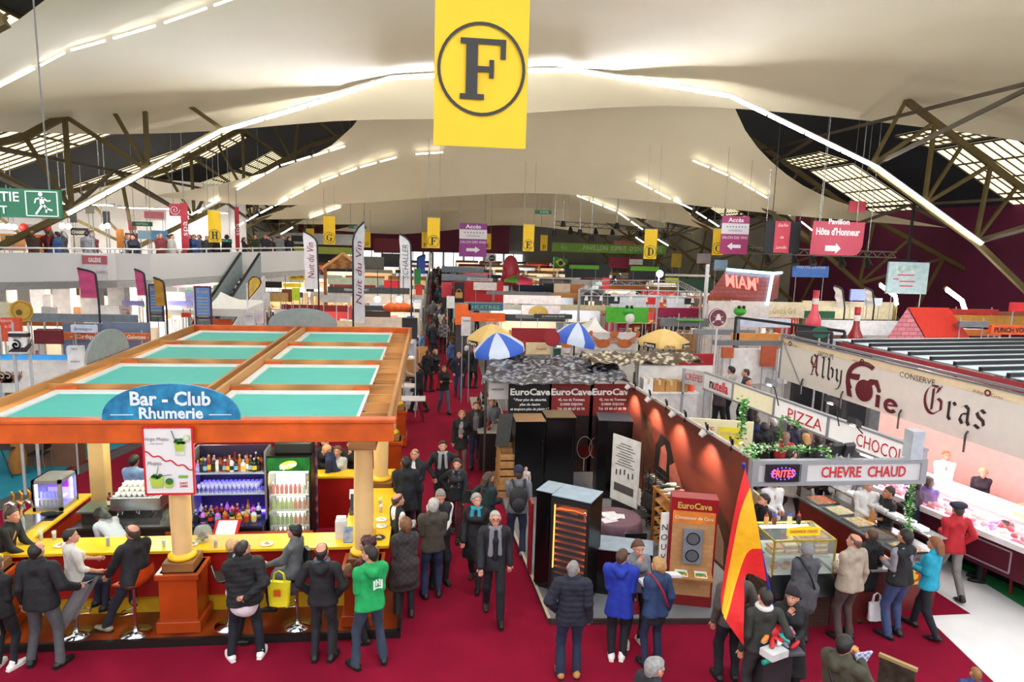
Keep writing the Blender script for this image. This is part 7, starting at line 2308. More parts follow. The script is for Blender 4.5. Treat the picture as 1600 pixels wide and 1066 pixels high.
def tent(px0,px1,py_eave,py_peak,Y,label,depth=3.0,colr='#dcdbd6',legs=True,val=.25):
 a,b=at(px0,py_eave,Y=Y),at(px1,py_eave,Y=Y)
 pk=at((px0+px1)/2,py_peak,Y=Y+depth/2)
 t=thing('peaked_tent',label,'tent',((a.x+b.x)/2,Y+depth/2,0))
 q=[Vector((a.x,Y,a.z)),Vector((b.x,Y,a.z)),Vector((b.x,Y+depth,a.z)),Vector((a.x,Y+depth,a.z))]
 m=MB()
 for k in range(4):
  e0,e1=q[k],q[(k+1)%4]
  rows=[]
  for r in range(7):
   f=r/6
   sag=-.35*f*(1-f)*2
   rows.append([e0.lerp(pk,f)+ZV*sag*1,e1.lerp(pk,f)+ZV*sag])
  m.grid(rows)
 m.build('roof',c(colr,.7,nz=.04),t)
 v=MB()
 for k in range(4):
  e0,e1=q[k],q[(k+1)%4]
  v.add([e0,e1,e1-ZV*val,e0-ZV*val],[(0,1,2,3)])
 v.build('valance',c(colr,.7,nz=.04),t)
 if legs:
  for p in q:
   MB().tube([(p.x,p.y,0),p],.035,6).build('leg',c('#c8c8ca',.4),t)
 return t
tent(306,384,482,456,23.5,'white peaked tent next to the teardrop flag',3.2)
tent(246,330,484,462,32.5,'white peaked tent behind the blue upright banners',3.0)
tent(905,956,521,495,26,'white peaked tent behind the blue and white parasol',2.8)
def parasol(px,py_top,py_rim,wpx,Y,label,cols,n=8,txt=None,tilt=0.0,pole_py=None):
 """sun umbrella: panels in the given colours, ribs, pole"""
 tp,rm=at(px,py_top,Y=Y),at(px,py_rim,Y=Y)
 r=wpx*Y/FPX/2*1.06
 h=max(.3,(tp.z-rm.z)*.66)
 t=thing('parasol',label,'parasol')
 for k in range(n):
  a0,a1=2*math.pi*k/n,2*math.pi*(k+1)/n
  rows=[]
  for i in range(6):
   f=i/5
   rr=r*f
   z=-h*f**1.5
   rows.append([(rr*math.cos(a0+(a1-a0)*j/3)*(1-.03*math.sin(math.pi*j/3)*f),rr*math.sin(a0+(a1-a0)*j/3),z+.0)for j in range(4)])
  rows.append([(x*1.0,y*1.0,z-.16)for x,y,z in rows[-1]])
  MB().grid(rows[::-1]).build('canopy_panel',c(cols[k%len(cols)],.6,nz=.05),t)
  if txt:
   am=(a0+a1)/2
   d=Vector((math.cos(am),math.sin(am),0))
   tt=txt[k%len(txt)]
   if tt:
    q=d*r*.985+ZV*(-h-.08)
    ua=Vector((-math.sin(am),math.cos(am),0))
    if tt[1]:
     MB().obox(q+d*.015,ua*r*.26,d*.004,(0,0,.075)).build('dark_plate',c('#1a1612',.5),t)
    MB().text(tt[0],q+d*.03,ua,ZV,.10,w=r*.42,bold=.02).build('lettering',c(tt[2],.5),t)
 MB().tube([(0,0,.05),(0,0,-tp.z)],.022,8).build('pole',c('#d8d8d4',.4),t)
 rb=MB()
 for k in range(n):
  a=2*math.pi*k/n
  rb.tube([(0,0,-.06),(r*.97*math.cos(a),r*.97*math.sin(a),-h-.02)],.008,4)
 rb.build('ribs',c('#8a8a84',.5),t)
 t.location=tp;t.rotation_euler=(0,tilt,.3)
 return t
tan_=['#d9b56c','#dfbd78']
pt=[('Pietra',True,'#f4f0e4'),('La Bière Corse',False,'#4a3a20')]
parasol(768,506,541,74,21,'tan beer parasol with dark name plates beside the aisle',tan_,8,pt)
parasol(1038,514,541,78,21.5,'tan beer parasol with dark name plates before the red counter',tan_,8,pt)
parasol(776,520,556,78,19,'blue and white parasol tilted towards the aisle',['#2a5ac0','#c4d0e4'],8,None,-.18)
parasol(903,504,545,68,21,'blue and white parasol in front of the crayfish panel',['#2a5ac0','#c4cfe2'],8,None,.22)
parasol(812,430,441,46,48,'small green, pink and yellow parasol far behind the orange awning',['#5a9a3a','#d83a6a','#e0c83a'],6)
B3=[(800,513,868,541,25,'dark red partition behind the round red disc','#8c1420',()),(822,536,860,554,20.5,'cream board with a small figure below the red partition','#dcc898',(('Sanglier',.62,.5,.18,'#b8484a',.4),)),(797,534,822,552,20.6,'red and white notice wall under the blue and white parasol','#a01c20',()),(880,519,996,553,24,'white panel printed with orange crayfish','#cfcac8',(('LES ECREVISSES',.35,.15,.09,'#9a9290',.3),('LES ECREVISSES',.8,.15,.09,'#9a9290',.3))),(712,476,735,508,30,'orange round-cornered awning end beside the aisle','#e0641c',()),(736,489,789,503,28.5,'bright orange awning front','#e0581a',(('Crêperie',.55,.3,.2,'#e8a05a',.3),)),(732,474,786,486,30,'blue and green patterned sign over the orange awning','#2a5a7a',(('HUITRES',.5,.5,.5,'#8ab04a',.8),)),(835,491,894,498,29,'black name band over the grey fascia','#2a2a2e',(('LA MAISON DU TEMPS',.5,.5,.4,'#d8d8d8',.6),)),(806,492,893,499,29.3,'grey fascia behind the black name band','#6f7276',()),(815,477,875,491,33,'white partition with a gilded half-round badge','#dcd4d8',()),(787,461,876,476,38,'long white canvas partition behind the scaffold poles','#e4dcde',()),(760,455,862,462,40,'grey fascia over the red stand','#77797c',()),(708,440,786,472,43,'bright red stand wall beyond the orange awning','#c4202a',()),(690,441,706,465,44,'glowing pink-red stand panel beside the aisle','#d84a5a',()),(710,441,725,473,42,'black panel with a gold handbag emblem','#17171a',()),(740,441,776,454,42.5,'bright lit panel in the red stand','#f0e6e0',()),(690,428,762,440,60,'pale blue rounded roof edge far behind the aisle','#a8b8cc',()),(690,416,756,427,68,'pale blue stand front far down the hall','#9ab0c8',()),(730,434,770,440,52,'white sign band with red letters far behind','#e4dcd8',(('TERROIR',.5,.5,.5,'#b84a3a',.7),)),(800,432,902,437,55,'long white stand roof edge','#e8e8e6',()),(806,445,850,458,52,'dark blue lit stand interior','#23324a',()),(850,443,868,463,50,'black curtain of a far stand','#141416',()),(866,443,890,478,47,'cream drape of the far stand','#d8c4ac',()),(887,444,912,472,49,'orange-lit back of a far stand','#d88a4a',()),(884,412,952,435,56,'rounded dark board with a green header','#252f36',()),(984,415,1040,438,56,'second rounded dark board with a green header','#252f36',()),(890,414,936,421,55.8,'lime green header on the first rounded board','#6ab82a',()),(986,416,1030,424,55.8,'lime green header on the second rounded board','#6ab82a',()),(863,379,1040,398,62,'long green pavilion band','#7aa83a',(('PAVILLON  ESPRIT  D\'ENTREPRISE',.62,.55,.5,'#d0e0b8',.7),('4e',.1,.55,.6,'#b8d090',.06))),(893,437,930,447,52,'white framed display under the rounded board','#dcdcd4',()),(942,434,952,452,40,'red upright flag with a white emblem','#d83a3a',(('PROMO',.5,.75,.15,'#f0d8d8',.7),)),(948,480,1012,505,29,'bright green cow-shaped stand front panel','#4aa82a',()),(1030,481,1096,496,30,'magenta stand wall with little yellow hats','#8a1040',()),(955,460,1030,481,34,'white stand back under the truss frame','#dcdce0',()),(1043,463,1077,483,33,'white projection screen in the truss stand','#e4e6ea',()),(1071,466,1085,476,32.5,'black television on the truss stand wall','#101013',()),(952,464,968,475,32.5,'dark display screen in the truss stand','#1c2430',()),(1011,465,1024,476,32.4,'red illuminated shape in the truss stand','#e0342a',()),(1032,497,1108,511,26,'grey roof fascia with a green strip','#6c6e70',()),(1058,499,1100,502,25.8,'green strip on the grey fascia','#5aa83a',()),(1085,515,1180,524,24,'grey cross fascia behind the round badge','#828488',()),(1116,532,1232,541,19.5,'dark grey stand fascia beside the big banner','#636466',()),(1132,545,1230,600,20.5,'bright white stand back wall with food photographs','#f0ece8',()),(1192,541,1214,573,20.2,'food photograph panel with sausages, beside the white list','#b8583a',()),(1130,543,1146,560,20.2,'food photograph panel nearest the round badge','#c0603a',()),(1216,547,1230,580,20.1,'white price list panel at the edge of the big banner','#ecebea',()),(1145,521,1222,534,23,'band of food photographs above the grey fascia','#d8904a',()),(1064,553,1118,571,21,'red counter front below the tan parasol','#a81822',()),(1150,497,1235,512,25,'white and blue lit stand front','#d4dcf0',()),(1108,470,1200,498,27,'cream brick-patterned wall of the red-roofed stand','#e0d6d0',()),(1200,472,1256,497,27.2,'cream side wall of the red-roofed stand','#e4d4b4',(('Gouck Gril',.45,.45,.4,'#b89a5a',.6),)),(1255,470,1400,500,34,'cream food stands in a row before the maroon wall','#e0cfa8',()),(1258,486,1304,498,30,'dark green stand front with red tomatoes','#1a5a3a',()),(1266,500,1420,525,26,'white stand roof behind the green oval sign','#d4d6dc',()),(1240,415,1294,434,36,'blue and red winter poster over the stands','#4a7ac8',(('HAUTE-SAVOIE',.5,.86,.2,'#e8d0d0',.8),)),(1117,406,1136,423,40,'landscape poster on a stand over the stalls','#7a9ab0',()),(1330,452,1356,470,33,'violet-blue landscape poster before the wall','#6a74b8',()),(1355,466,1378,478,31,'white tilted board before the maroon wall','#d4dce4',()),(1440,492,1600,510,22,'ochre roof edge at the side stalls','#b8822a',()),(1470,486,1600,497,23,'brown cartons stacked over the ochre roof edge','#8a4a24',()),(1490,483,1560,493,22.6,'red long carton over the ochre roof edge','#b02a24',()),(1582,473,1640,488,21,'bright red sign with white letters at the side','#d8282a',()),(1550,508,1640,524,18.6,'orange sign reading PUNCH VODKA','#d8561c',(('PUNCH VODKA',.4,.5,.5,'#2a1410',.7,.03),)),(1500,502,1545,512,20,'grey beam of the side stalls','#77787c',()),(1540,528,1600,548,18.5,'maroon slatted roof at the side','#4a0f1a',()),(1585,535,1640,556,17,'white roof corner at the side','#d8d8d8',()),(0,497,33,534,18.5,'orange-red board with white writing at the crepe stall side','#d0482c',(('RESERVATIONS',.35,.88,.1,'#f0d8c8',.6),('de -50%',.45,.66,.14,'#f0d8c8',.5))),(52,516,97,538,19.5,'dark red draped stand','#6a101c',()),(97,520,232,532,21,'orange band reading Crêpes on the blue-grey stand','#c85a1c',(('- Crêpes -',.3,.5,.55,'#e0d0c0',.42,.03),('- Galettes -',.86,.5,.55,'#e0d0c0',.3,.03))),(97,505,170,521,22.5,'grey-blue wall over the crepe stand, aisle end','#66738c',()),(97,531,160,580,21.3,'grey-blue partition below the Crêpes band','#6a7690',()),(160,504,235,560,22,'plain grey-blue partition behind the arched sign back','#6d7a94',()),(48,490,214,505,24,'long grey-blue roof fascia before the gallery','#7d8690',()),(110,495,200,503,25,'red cloth strip below the grey-blue fascia','#b01c2c',()),(110,508,150,520,20.8,'white tilted name board above the Crêpes band','#d0d8ec',(('Bretagne',.5,.5,.4,'#5a6a9a',.7),)),(0,555,112,563,17.5,'bright blue-lit counter top at the crepe stall','#3aa0e8',()),(0,563,110,614,17.4,'white counter front with brown snail drawings','#cdc9c4',()),(104,541,131,578,16.8,'white menu sheet on a stand before the blue-lit counter','#d0d0d2',(('MENU',.5,.88,.07,'#4a4a4e',.4),('BOISSONS',.5,.35,.07,'#4a4a4e',.6))),(12,519,43,553,15.5,'white hanging sign with a black snail','#dcdad6',(('HELIX',.5,.74,.1,'#4a3a3a',.5),)),(12,521,43,527,15.48,'dark bar across the snail sign','#2a1420',()),(14,474,48,502,24,'cream and gold round-emblem sign','#e0c068',()),(-10,472,14,502,24.2,'cream wall beside the gold round emblem','#e8dcbc',()),(64,480,88,496,26,'small white box sign before the gallery pillars','#d8d6d6',()),(142,477,187,491,27,'white blank panel before the gallery pillars','#d8d6d8',()),(188,481,205,487,28,'white sign with red letters under the gallery','#d8d4d4',(('LAND',.5,.5,.6,'#c02a3a',.8,.03),)),(66,460,80,480,30,'white notice sheet standing under the gallery','#e0dede',()),(190,470,224,478,30,'violet-lit stand edge under the gallery','#9a9ae0',()),(262,470,300,478,33,'violet-blue lit stand edge, next to the blue banners','#a0a0ec',()),(290,457,302,472,33,'small violet lit panel next to the blue banners','#a8a8f0',()),(270,437,335,450,40,'pink clothes rail under the gallery','#c88a8a',()),(322,432,350,446,40.5,'dark green stand with orange garments under the gallery','#3a5a3a',()),(348,425,354,446,40,'orange upright panel under the gallery','#e08a2a',()),(283,489,297,496,26,'small red and yellow flag board behind the blue banners','#d83a2a',()),(333,446,388,456,30,'white flat stand roof behind the white tent','#dcdad4',()),(334,456,450,472,31,'wood-coloured stand wall behind the teardrop flag','#a8844a',()),(330,499,362,510,25.5,'orange fruit-coloured stall front below the tent','#e0602a',()),(380,488,397,508,23,'white notice sheet under the teardrop flag','#c8c8ca',(('INFO',.5,.7,.1,'#5a5a5e',.6),)),(398,484,411,505,23.5,'white panel with a red figure next to the notice sheet','#dcd0d8',()),(410,457,421,479,26,'white notice sheet on the wooden stand','#c9c9c8',()),(408,393,448,412,38,'red, yellow and green hanging flag','#e0a81c',()),(408,392,419,410,37.9,'dark red hoist panel of the red, yellow and green flag','#9c1820',()),(419,403,448,414,37.8,'green lower half of the hanging flag','#1c6a4a',()),(451,420,478,438,36,'yellow round-topped BAR sign','#e8c81c',(('BAR',.5,.68,.26,'#2a2a1c',.5,.03),('BRETON',.5,.28,.22,'#2a2a1c',.7,.03))),(442,443,470,449,33,'yellow fascia of the far bar','#ecc81c',()),(456,450,468,470,32,'lime green curved panel by the far bar','#b8d02a',()),(440,452,456,472,32.5,'brown picture panel by the far bar','#7a3a1c',()),(406,440,440,450,34,'black and yellow striped stand front','#26261c',()),(478,442,490,456,33,'black panel with yellow stripes near the white flag','#26261c',()),(500,461,548,473,28,'light grey stand fascia, above the grey arched sign','#a8a8a6',()),(512,448,640,460,29,'dark band of the charcoal grill stand','#2c2e30',(('PIERRE  GOURMET',.35,.55,.4,'#c8c8c8',.3),)),(512,433,600,446,36,'pale green stand wall behind the dark band','#9aa48c',()),(600,438,632,452,35,'red stand front behind the dark band','#c4242a',()),(560,460,640,475,28.5,'cream upper wall of the grill stand','#d0c4b8',()),(564,486,610,496,26,'dark picture band of dishes in the grill stand','#3a2a22',()),(560,496,640,512,25.8,'cream back wall of the grill stand','#dccbb8',()),(628,497,652,530,22,'black upright display at the edge of the grill stand','#17181c',()),(646,473,657,483,27,'white notice by the aisle, next to the portal flag','#d4d4d2',()),(698,463,710,482,33,'white notice on the far side of the aisle','#d8d8d6',()),(721,496,735,525,24,'white notice with black writing beside the tan parasol','#d2d2d2',(('CONSIGNES',.5,.82,.1,'#4a4a4a',.75),)),(428,484,462,500,25,'white board with a grey oval on the far stand','#d4d2d4',()),(416,496,440,503,26,'brown wooden produce stall','#7a4a2a',()),(440,384,552,398,58,'yellow and green shop fronts on the far gallery','#8a9a3a',()),(395,362,560,384,70,'pale stand walls on the far gallery','#c4c8cc',()),(455,368,478,378,60,'black display on the far gallery','#1c2024',()),(584,372,632,396,85,'maroon fascia at the far gallery end','#7a2436',()),(596,396,642,425,90,'grey far entrance wall','#6c6e70',()),(530,400,600,440,75,'grey far wall behind the wooden gable','#9a9a98',()),(1390,409,1447,460,31,'projection screen with pale map and red lines on the maroon wall','#b4ccd0',()),(960,376,1010,390,80,'pink and yellow far signs under the end canopies','#c87a6a',()),(952,402,998,420,62,'dark pink stand wall with white letters','#9a2a4a',()),(984,405,1004,414,60,'white lit square sign far behind','#f0f0ee',()),(1050,396,1064,418,58,'yellow poster on the far side wall','#b89a2a',()),(1090,396,1110,412,58,'pale poster on the far side wall','#c8bcc0',()),(1040,428,1110,433,48,'white roof edge of the ski-lift stand','#e4e4da',()),(1040,434,1060,442,47,'lime sign on the far stand','#b8c83a',()),(1060,436,1110,458,48,'dark green stand walls behind the white mast','#1c4a38',()),]
RB=random.Random(21)
OCC=[]
def kind_of(lb):
 for keys,nm,ct in((('flag',),'national_flag','flag'),(('roof','awning'),'stall_awning','awning'),(('screen','television'),'display_screen','screen'),(('poster','photograph','picture'),'poster','poster'),(('sign','notice','board','sheet','emblem','name band','list','green band','green pavilion','green strip'),'sign_board','sign'),(('fascia','band','strip','beam','edge'),'stall_fascia','fascia'),(('counter','stall'),'market_stall','stall'),(('carton',),'cardboard_carton','box'),(('curtain','drape','cloth'),'stall_curtain','curtain')):
  if any(k in lb for k in keys):
   return nm,ct
 return 'partition_screen','partition'
for px0,py0,px1,py1,Y,lb,colr,tx in B3:
 lift=at(px0,py1,Y=Y).z
 nmk,ck=kind_of(lb)
 t=brd(px0,py0,px1,py1,Y,lb,colr,ck,nmk,tx,th=.12)
 x0,x1=at(px0,py1,Y=Y).x,at(px1,py1,Y=Y).x
 if lift<2.6:
  OCC.append((x0,x1,Y-.05,Y+.65))
 if lift<5.2:
  if lift>.15:
   s=MB()
   if lift<2.1 and abs(x1-x0)>.6:
    s.box(x0+.03,x1-.03,Y+.125,Y+.6,0,lift+.2)
    s.build('stand_body',c(RB.choice(['#c8c4be','#8a8886','#7a1c22','#d8d4cc','#6a4a34','#3a3a40','#b8a890']),.6),t)
   else:
    for x in(x0+.1*(x1-x0),x1-.1*(x1-x0)):
     s.box(x-.015,x+.015,Y+.12,Y+.15,0,lift+.3)
    s.build('support',c('#a8a9ac',.5),t)
 else:
  zt=at(px0,py0,Y=Y).z
  MB().tube([((x0+x1)/2,Y+.06,zt),((x0+x1)/2,Y+.06,above((x0+x1)/2,Y+.06,zt))],.02,5).build('cable',c('#9a9a90'),t)
def on_board(px,py,Y,mbf,label_name,matl,parent=None):
 return None
def drawing(name,label,cat,px,py,Y,fn,mats):
 p=at(px,py,Y=Y)
 m=MB();fn(m,p)
 o=m.build(name,mats);tag(o,label,cat)
 return o
org=c('#b8622a',.6)
for k,px in enumerate((888,942,976)):
 def cf(m,p):
  m.disc(p,(.28,0,0),(0,0,.16),12)
  for s in(-1,1):
   for q in range(4):
    m.bar(p+Vector((s*.1,-.0,.05*q-.05)),p+Vector((s*(.4+.04*q),-.0,.1*q+.05)),.02,.03)
   m.disc(p+Vector((s*.48,-.005,.35)),(.09,0,.05),(0,0,.12),8)
 drawing('crayfish_emblem','orange crayfish drawing on the white panel, %s of three from the aisle'%ordn[k],'emblem',px,537,23.97,cf,org)
def sn_(m,p):
 for q in range(26):
  a=q*.32
  r0=.012+.0038*q
  m.disc(p+Vector((r0*math.cos(a)-.03,0,r0*math.sin(a)+.05)),(.022,0,0),(0,0,.022),8)
 m.poly([p+Vector((x,0,z))for x,z in((-.2,-.1),(.18,-.1),(.3,.06),(.24,.1),(.14,-.0),(-.1,-.02))])
 m.bar(p+Vector((.26,0,.08)),p+Vector((.3,0,.18)),.01,.015);m.bar(p+Vector((.23,0,.08)),p+Vector((.24,0,.18)),.01,.015)
drawing('snail_emblem','black snail shape on the white hanging sign','emblem',27,543,15.47,sn_,c('#2a161c',.5))
for k,px in enumerate((4,14)):
 drawing('snail_drawing','brown snail drawing on the white counter, %s one'%('cut-off outer' if k==0 else 'inner'),'emblem',px,592,17.37,sn_,c('#7a4a3a',.6))
drawing('gold_emblem','round gold emblem with dark sprig on the cream sign','emblem',34,486,23.97,lambda m,p:(m.disc(p,(.36,0,0),(0,0,.36),28,0),m.disc(p+Vector((0,-.01,0)),(.3,0,0),(0,0,.3),28,1,.92),m.disc(p+Vector((-.08,-.01,-.05)),(.1,0,0),(0,0,.1),12,2)),[c('#d8a83a',.5),c('#8a6a2a',.5),c('#6a5024',.5)])
def half_badge(m,p):
 m.poly([p+Vector((.5*math.cos(math.pi*q/14),0,.42*math.sin(math.pi*q/14)))for q in range(15)])
drawing('half_round_badge','gold half-round badge on the white partition','emblem',841,491,32.95,half_badge,c('#a88a3a',.5))
drawing('handbag_emblem','gold handbag shape on the black panel','emblem',717,461,41.95,lambda m,p:(m.box(p.x-.22,p.x+.22,p.y-.01,p.y,p.z-.2,p.z+.15),m.disc(p+ZV*.2,(.15,0,0),(0,0,.18),16,0,.75)),c('#c89a4a',.5))
def badge(px,py,rpx,Y,label,colr,rim,emblem=True,sq=1.0):
 p=at(px,py,Y=Y);r=rpx*Y/FPX
 t=thing('round_sign',label,'sign',(p.x,Y,0))
 n=32
 MB().prism([(p.x+r*math.cos(2*math.pi*k/n),Y,p.z+r*sq*math.sin(2*math.pi*k/n))for k in range(n)],(0,.05,0)).build('disc',c(colr,.5),t)
 m=MB();m.disc((p.x,Y-.012,p.z),(r*.97,0,0),(0,0,r*.97*sq),32,0,.93);m.build('rim',c(rim,.5),t)
 if emblem:
  m=MB();e=c(rim,.5)
  for q,(w,z)in enumerate(((.34,-.12),(.3,.05),(.24,.2),(.16,.33))):
   m.disc((p.x,Y-.015,p.z+z*r),(w*r,0,0),(0,0,.1*r),14)
  for s in(-1,1):
   m.bar((p.x-s*.5*r,Y-.015,p.z+.2*r),(p.x+s*.5*r,Y-.015,p.z-.4*r),.006,.07*r,up=(0,1,0));m.disc((p.x+s*.52*r,Y-.015,p.z-.45*r),(.11*r,0,0),(0,0,.11*r),12,0,.5)
  m.build('crest',e,t)
 MB().tube([(p.x,Y+.03,0),(p.x,Y+.03,p.z)],.03,8).build('pole',c('#c4c4c8',.4,metal=.5),t)
 return t
badge(1122,497,15.5,16.5,'round maroon badge with a pale crest on a pole','#5a1c2c','#d8ccc8')
badge(1282,520,14,18,'dark green oval sign on the black rail','#0f5a3c','#1a6a48',False,.68)
badge(863,529,13,20,'round red disc on a black pole in front of the red partition','#8c1018','#7a0e16',False)
badge(768,404,0.1,60,'tiny round knob on a far pole','#dddddd','#dddddd',False)
x0,x1,y0,y1,z0,z1=board(758,397,775,410,60,.9)
t=thing('inflated_cube','white inflated cube with black round BAR marks','sign',((x0+x1)/2,60,z0))
MB().box(x0,x1,y0,y1,z0,z1).build('cube',c('#dcdcdc',.5),t,bevel=.12)
m=MB();m.disc((x0+(x1-x0)*.62,y0-.02,(z0+z1)/2),(.27,0,0),(0,0,.27),20);m.build('black_mark',c('#1a1a1c',.5),t)
MB().text('BAR',(x0+(x1-x0)*.62,y0-.03,(z0+z1)/2),XV,ZV,.13).build('lettering',c('#e8e8e8',.5),t)
MB().tube([((x0+x1)/2,60.4,0),((x0+x1)/2,60.4,z0)],.05,6).build('pole',steelm,t)
p=at(798,412,Y=62)
t=thing('inflatable_mascot','big glossy pink-red inflatable dome far down the hall','inflatable',(p.x,62,0))
m=MB();m.lathe([(.55,-1.6),(.75,-1.0),(.72,-.2),(.66,.3),(.5,.75),(.25,.98),(.0,1.05)],(p.x,62,p.z-.3),20);m.build('dome',c('#d84a5c',.25),t)
for s in(-1,1):
 MB().ell((p.x+s*.62,61.6,p.z-1.0),(.2,.3,.7),10).build('side_bulge',c('#d84a5c',.25),t)
MB().lathe([(.7,0),(.6,p.z-1.9)],(p.x,62,0),16).build('pedestal',c('#8a2a3a',.5),t)
A_,B_,Y_=at(1106,462,Y=27),at(1200,476,Y=27),27
za,zt=at(1106,463,Y=27).z,at(1150,424,Y=28).z
xa,xb,xr=at(1106,462,Y=27).x,at(1198,475,Y=27).x,at(1250,475,Y=28.5).x
xt0,xt1,xt2=at(1134,425,Y=28.5).x,at(1206,428,Y=28.5).x,at(1228,428,Y=29).x
zt2=at(1206,429,Y=28.5).z
zb1,zb2=at(1106,463,Y=27).z,at(1198,476,Y=27).z
t=thing('mansard_roof_stand','red tiled roof stand with blue neon edges','stand',((xa+xb)/2,28.5,0))
tile=c('#8c3a34',.5,kind='bricks',sc=1.6,hex2='#5a201e')
MB().add([(xa,27,zb1),(xb,27,zb2),(xt1,28.5,zt2),(xt0,28.5,zt)],[(0,1,2,3)]).build('roof_face',tile,t)
MB().add([(xb,27,zb2),(xr,30.5,zb2),(xt2,29.5,zt2),(xt1,28.5,zt2)],[(0,1,2,3)]).build('roof_face',c('#8a3830',.6),t)
MB().add([(xt0,28.5,zt),(xt1,28.5,zt2),(xt2,29.5,zt2),(xt0,31,zt)],[(0,1,2,3)]).build('roof_top',c('#6a2a26',.6),t)
MB().box(xa+.1,xb-.05,27.15,27.3,0,zb2-.02).build('wall',c('#e0d4cc',.6),t)
neo=c('#7adcff',.4,emit=7,nz=0)
MB().tube([(xt0,28.42,zt+.05),(xt1,28.42,zt2+.05),(xt2,29.4,zt2+.05)],.06,6).build('neon_tube',neo,t)
MB().tube([(xt1,28.42,zt2),(xb,26.95,zb2+.02)],.06,6).build('neon_tube',neo,t)
t2=thing('neon_letters','red neon letters on the sloping tiled roof','sign',(xa,27.2,zt))
pm_=at(1158,441,Y=27.0)-YV*.1
uu=(Vector((xb,27,zb2))-Vector((xa,27,zb1))).normalized()
MB().text("MIAM'",pm_,uu,(0,.35,1),.52,w=1.45,bold=.02).build('letter_faces',c('#ff5a50',.4,emit=2.6,nz=0),t2)
MB().text("MIAM'",pm_+Vector((0,.05,0)),uu,(0,.35,1),.52,w=1.45,bold=.05).build('letter_backs',c('#7a1418',.4),t2)
MB().bar(pm_-uu*.7+Vector((0,.1,0)),pm_+uu*.7+Vector((0,.1,0)),.04).build('rail',black,t2)
ha,hb,hp=at(1382,534,Y=19),at(1450,537,Y=19),at(1419,480,Y=19)
he,hr=at(1519,534,Y=20.6),at(1483,481,Y=20.6)
t=thing('toy_house','bright red pitched roof with a pink brick gable','roof',(hb.x,18,ha.z-.2))
A0,A1,AP=ha,Vector((hb.x,19,ha.z)),hp
MB().prism([A0,A1,AP],(.03,.04,0)).build('gable',c('#d8808a',.6,kind='bricks',sc=1.9,hex2='#8a4a54'),t)
rs=c('#d8301c',.6,nz=.08)
MB().add([A1,he,hr,AP,A1-ZV*.05,he-ZV*.05,hr-ZV*.05,AP-ZV*.05],[(0,1,2,3),(7,6,5,4),(0,4,5,1),(0,3,7,4)]).build('roof_slope',rs,t)
MB().add([A0,AP,hr,A0+he-A1],[(0,1,2,3)]).build('roof_slope',rs,t)
MB().box(A0.x,A1.x,19.3,20.3,0,A0.z).build('stand_body',c('#9a9a9c',.6),t)
for px,py0,py1,Y,lb,colr,cap in((1341,480,536,18.6,'giant red bottle beside the toy house roof','#8a0f1a','#b02030'),(1276,454,510,22,'giant pink-red bottle before the cream stands','#d84a5a','#b83040')):
 a,b=at(px,py0,Y=Y),at(px,py1,Y=Y)
 H=a.z-b.z;r=H*.2
 t=thing('giant_bottle',lb,'display bottle',(a.x,Y,b.z))
 MB().lathe([(r*.95,0),(r,.05*H),(r*.95,.2*H),(r*.55,.38*H),(r*.42,.5*H),(r*.38,.86*H)],(a.x,Y,b.z),18).build('body',c(colr,.2),t)
 MB().lathe([(r*.43,.62*H),(r*.43,.78*H)],(a.x,Y,b.z),18).build('neck_label',c('#d8d0c8',.5),t)
 MB().lathe([(r*.42,.84*H),(r*.42,H)],(a.x,Y,b.z),18).build('cap',c(cap,.4),t)
 MB().box(a.x-.4,a.x+.4,Y-.3,Y+.3,0,b.z).build('pedestal',c('#2a2a30',.5),t)
for px,py,Y,lb in((982,488,28,'green cow-shaped cutout on the green stand front'),(1156,488,23,'small green frog-like shape above the blue-lit stand')):
 p=at(px,py,Y=Y);s=Y/FPX
 t=thing('animal_cutout',lb,'cutout',(p.x,Y,0))
 MB().ell((p.x,Y,p.z+2*s),(11*s,.15,8*s),14).build('head',c('#3a9a2a',.5),t)
 for q in(-1,1):
  MB().ell((p.x+q*4*s,Y-.1,p.z+9*s),(2.5*s,.1,3*s),8).build('eye',c('#1a1a1a',.4),t)
 if Y>25:
  MB().ell((p.x+2*s,Y-.08,p.z-10*s),(8*s,.1,9*s),12).build('white_chest',c('#d8d8d0',.5),t)
 MB().box(p.x-.05,p.x+.05,Y,Y+.06,0,p.z).build('post',steelm,t)
for k,(a,b_,Y0,Y1)in enumerate((((1150,496),(1320,518),21,18.2),((1246,520),(1300,520),17.6,17.6))):
 m=MB();p,q=at(*a,Y=Y0),at(*b_,Y=Y1);m.bar(p,q,.08);m.bar((p.x,p.y,0),p,.06);m.bar((q.x,q.y,0),q,.06)
 tag(m.build('black_rail_frame',c('#15171c',.5)),['long black rail frame of the blue-lit stand','short black rail carrying the green oval'][k],'frame')
tr=c('#b4b6ba',.3,metal=.6)
t=thing('truss_stand','silver lattice truss frame over the stand with the screen','truss frame',(9,33,0))
TA,TB,TC,TD=at(905,462,Y=32),at(1095,466,Y=30),at(1060,446,Y=40),at(925,446,Y=40)
for p,q in((TA,TB),(TB,TC),(TC,TD),(TD,TA)):
 m=MB()
 d=(q-p);L=d.length;n=int(L/.5)
 for o_ in((0,0,.0),(0,0,.3)):
  m.tube([p+Vector(o_),q+Vector(o_)],.03,5)
 for k in range(n):
  m.tube([p.lerp(q,k/n)+ZV*(.3*(k%2)),p.lerp(q,(k+1)/n)+ZV*(.3*((k+1)%2))],.02,4)
 m.build('lattice_beam',tr,t)
for p in(TA,TB,TC,TD):
 m=MB();m.tube([(p.x,p.y,0),(p.x,p.y,p.z+.3)],.06,6);m.build('post',tr,t)
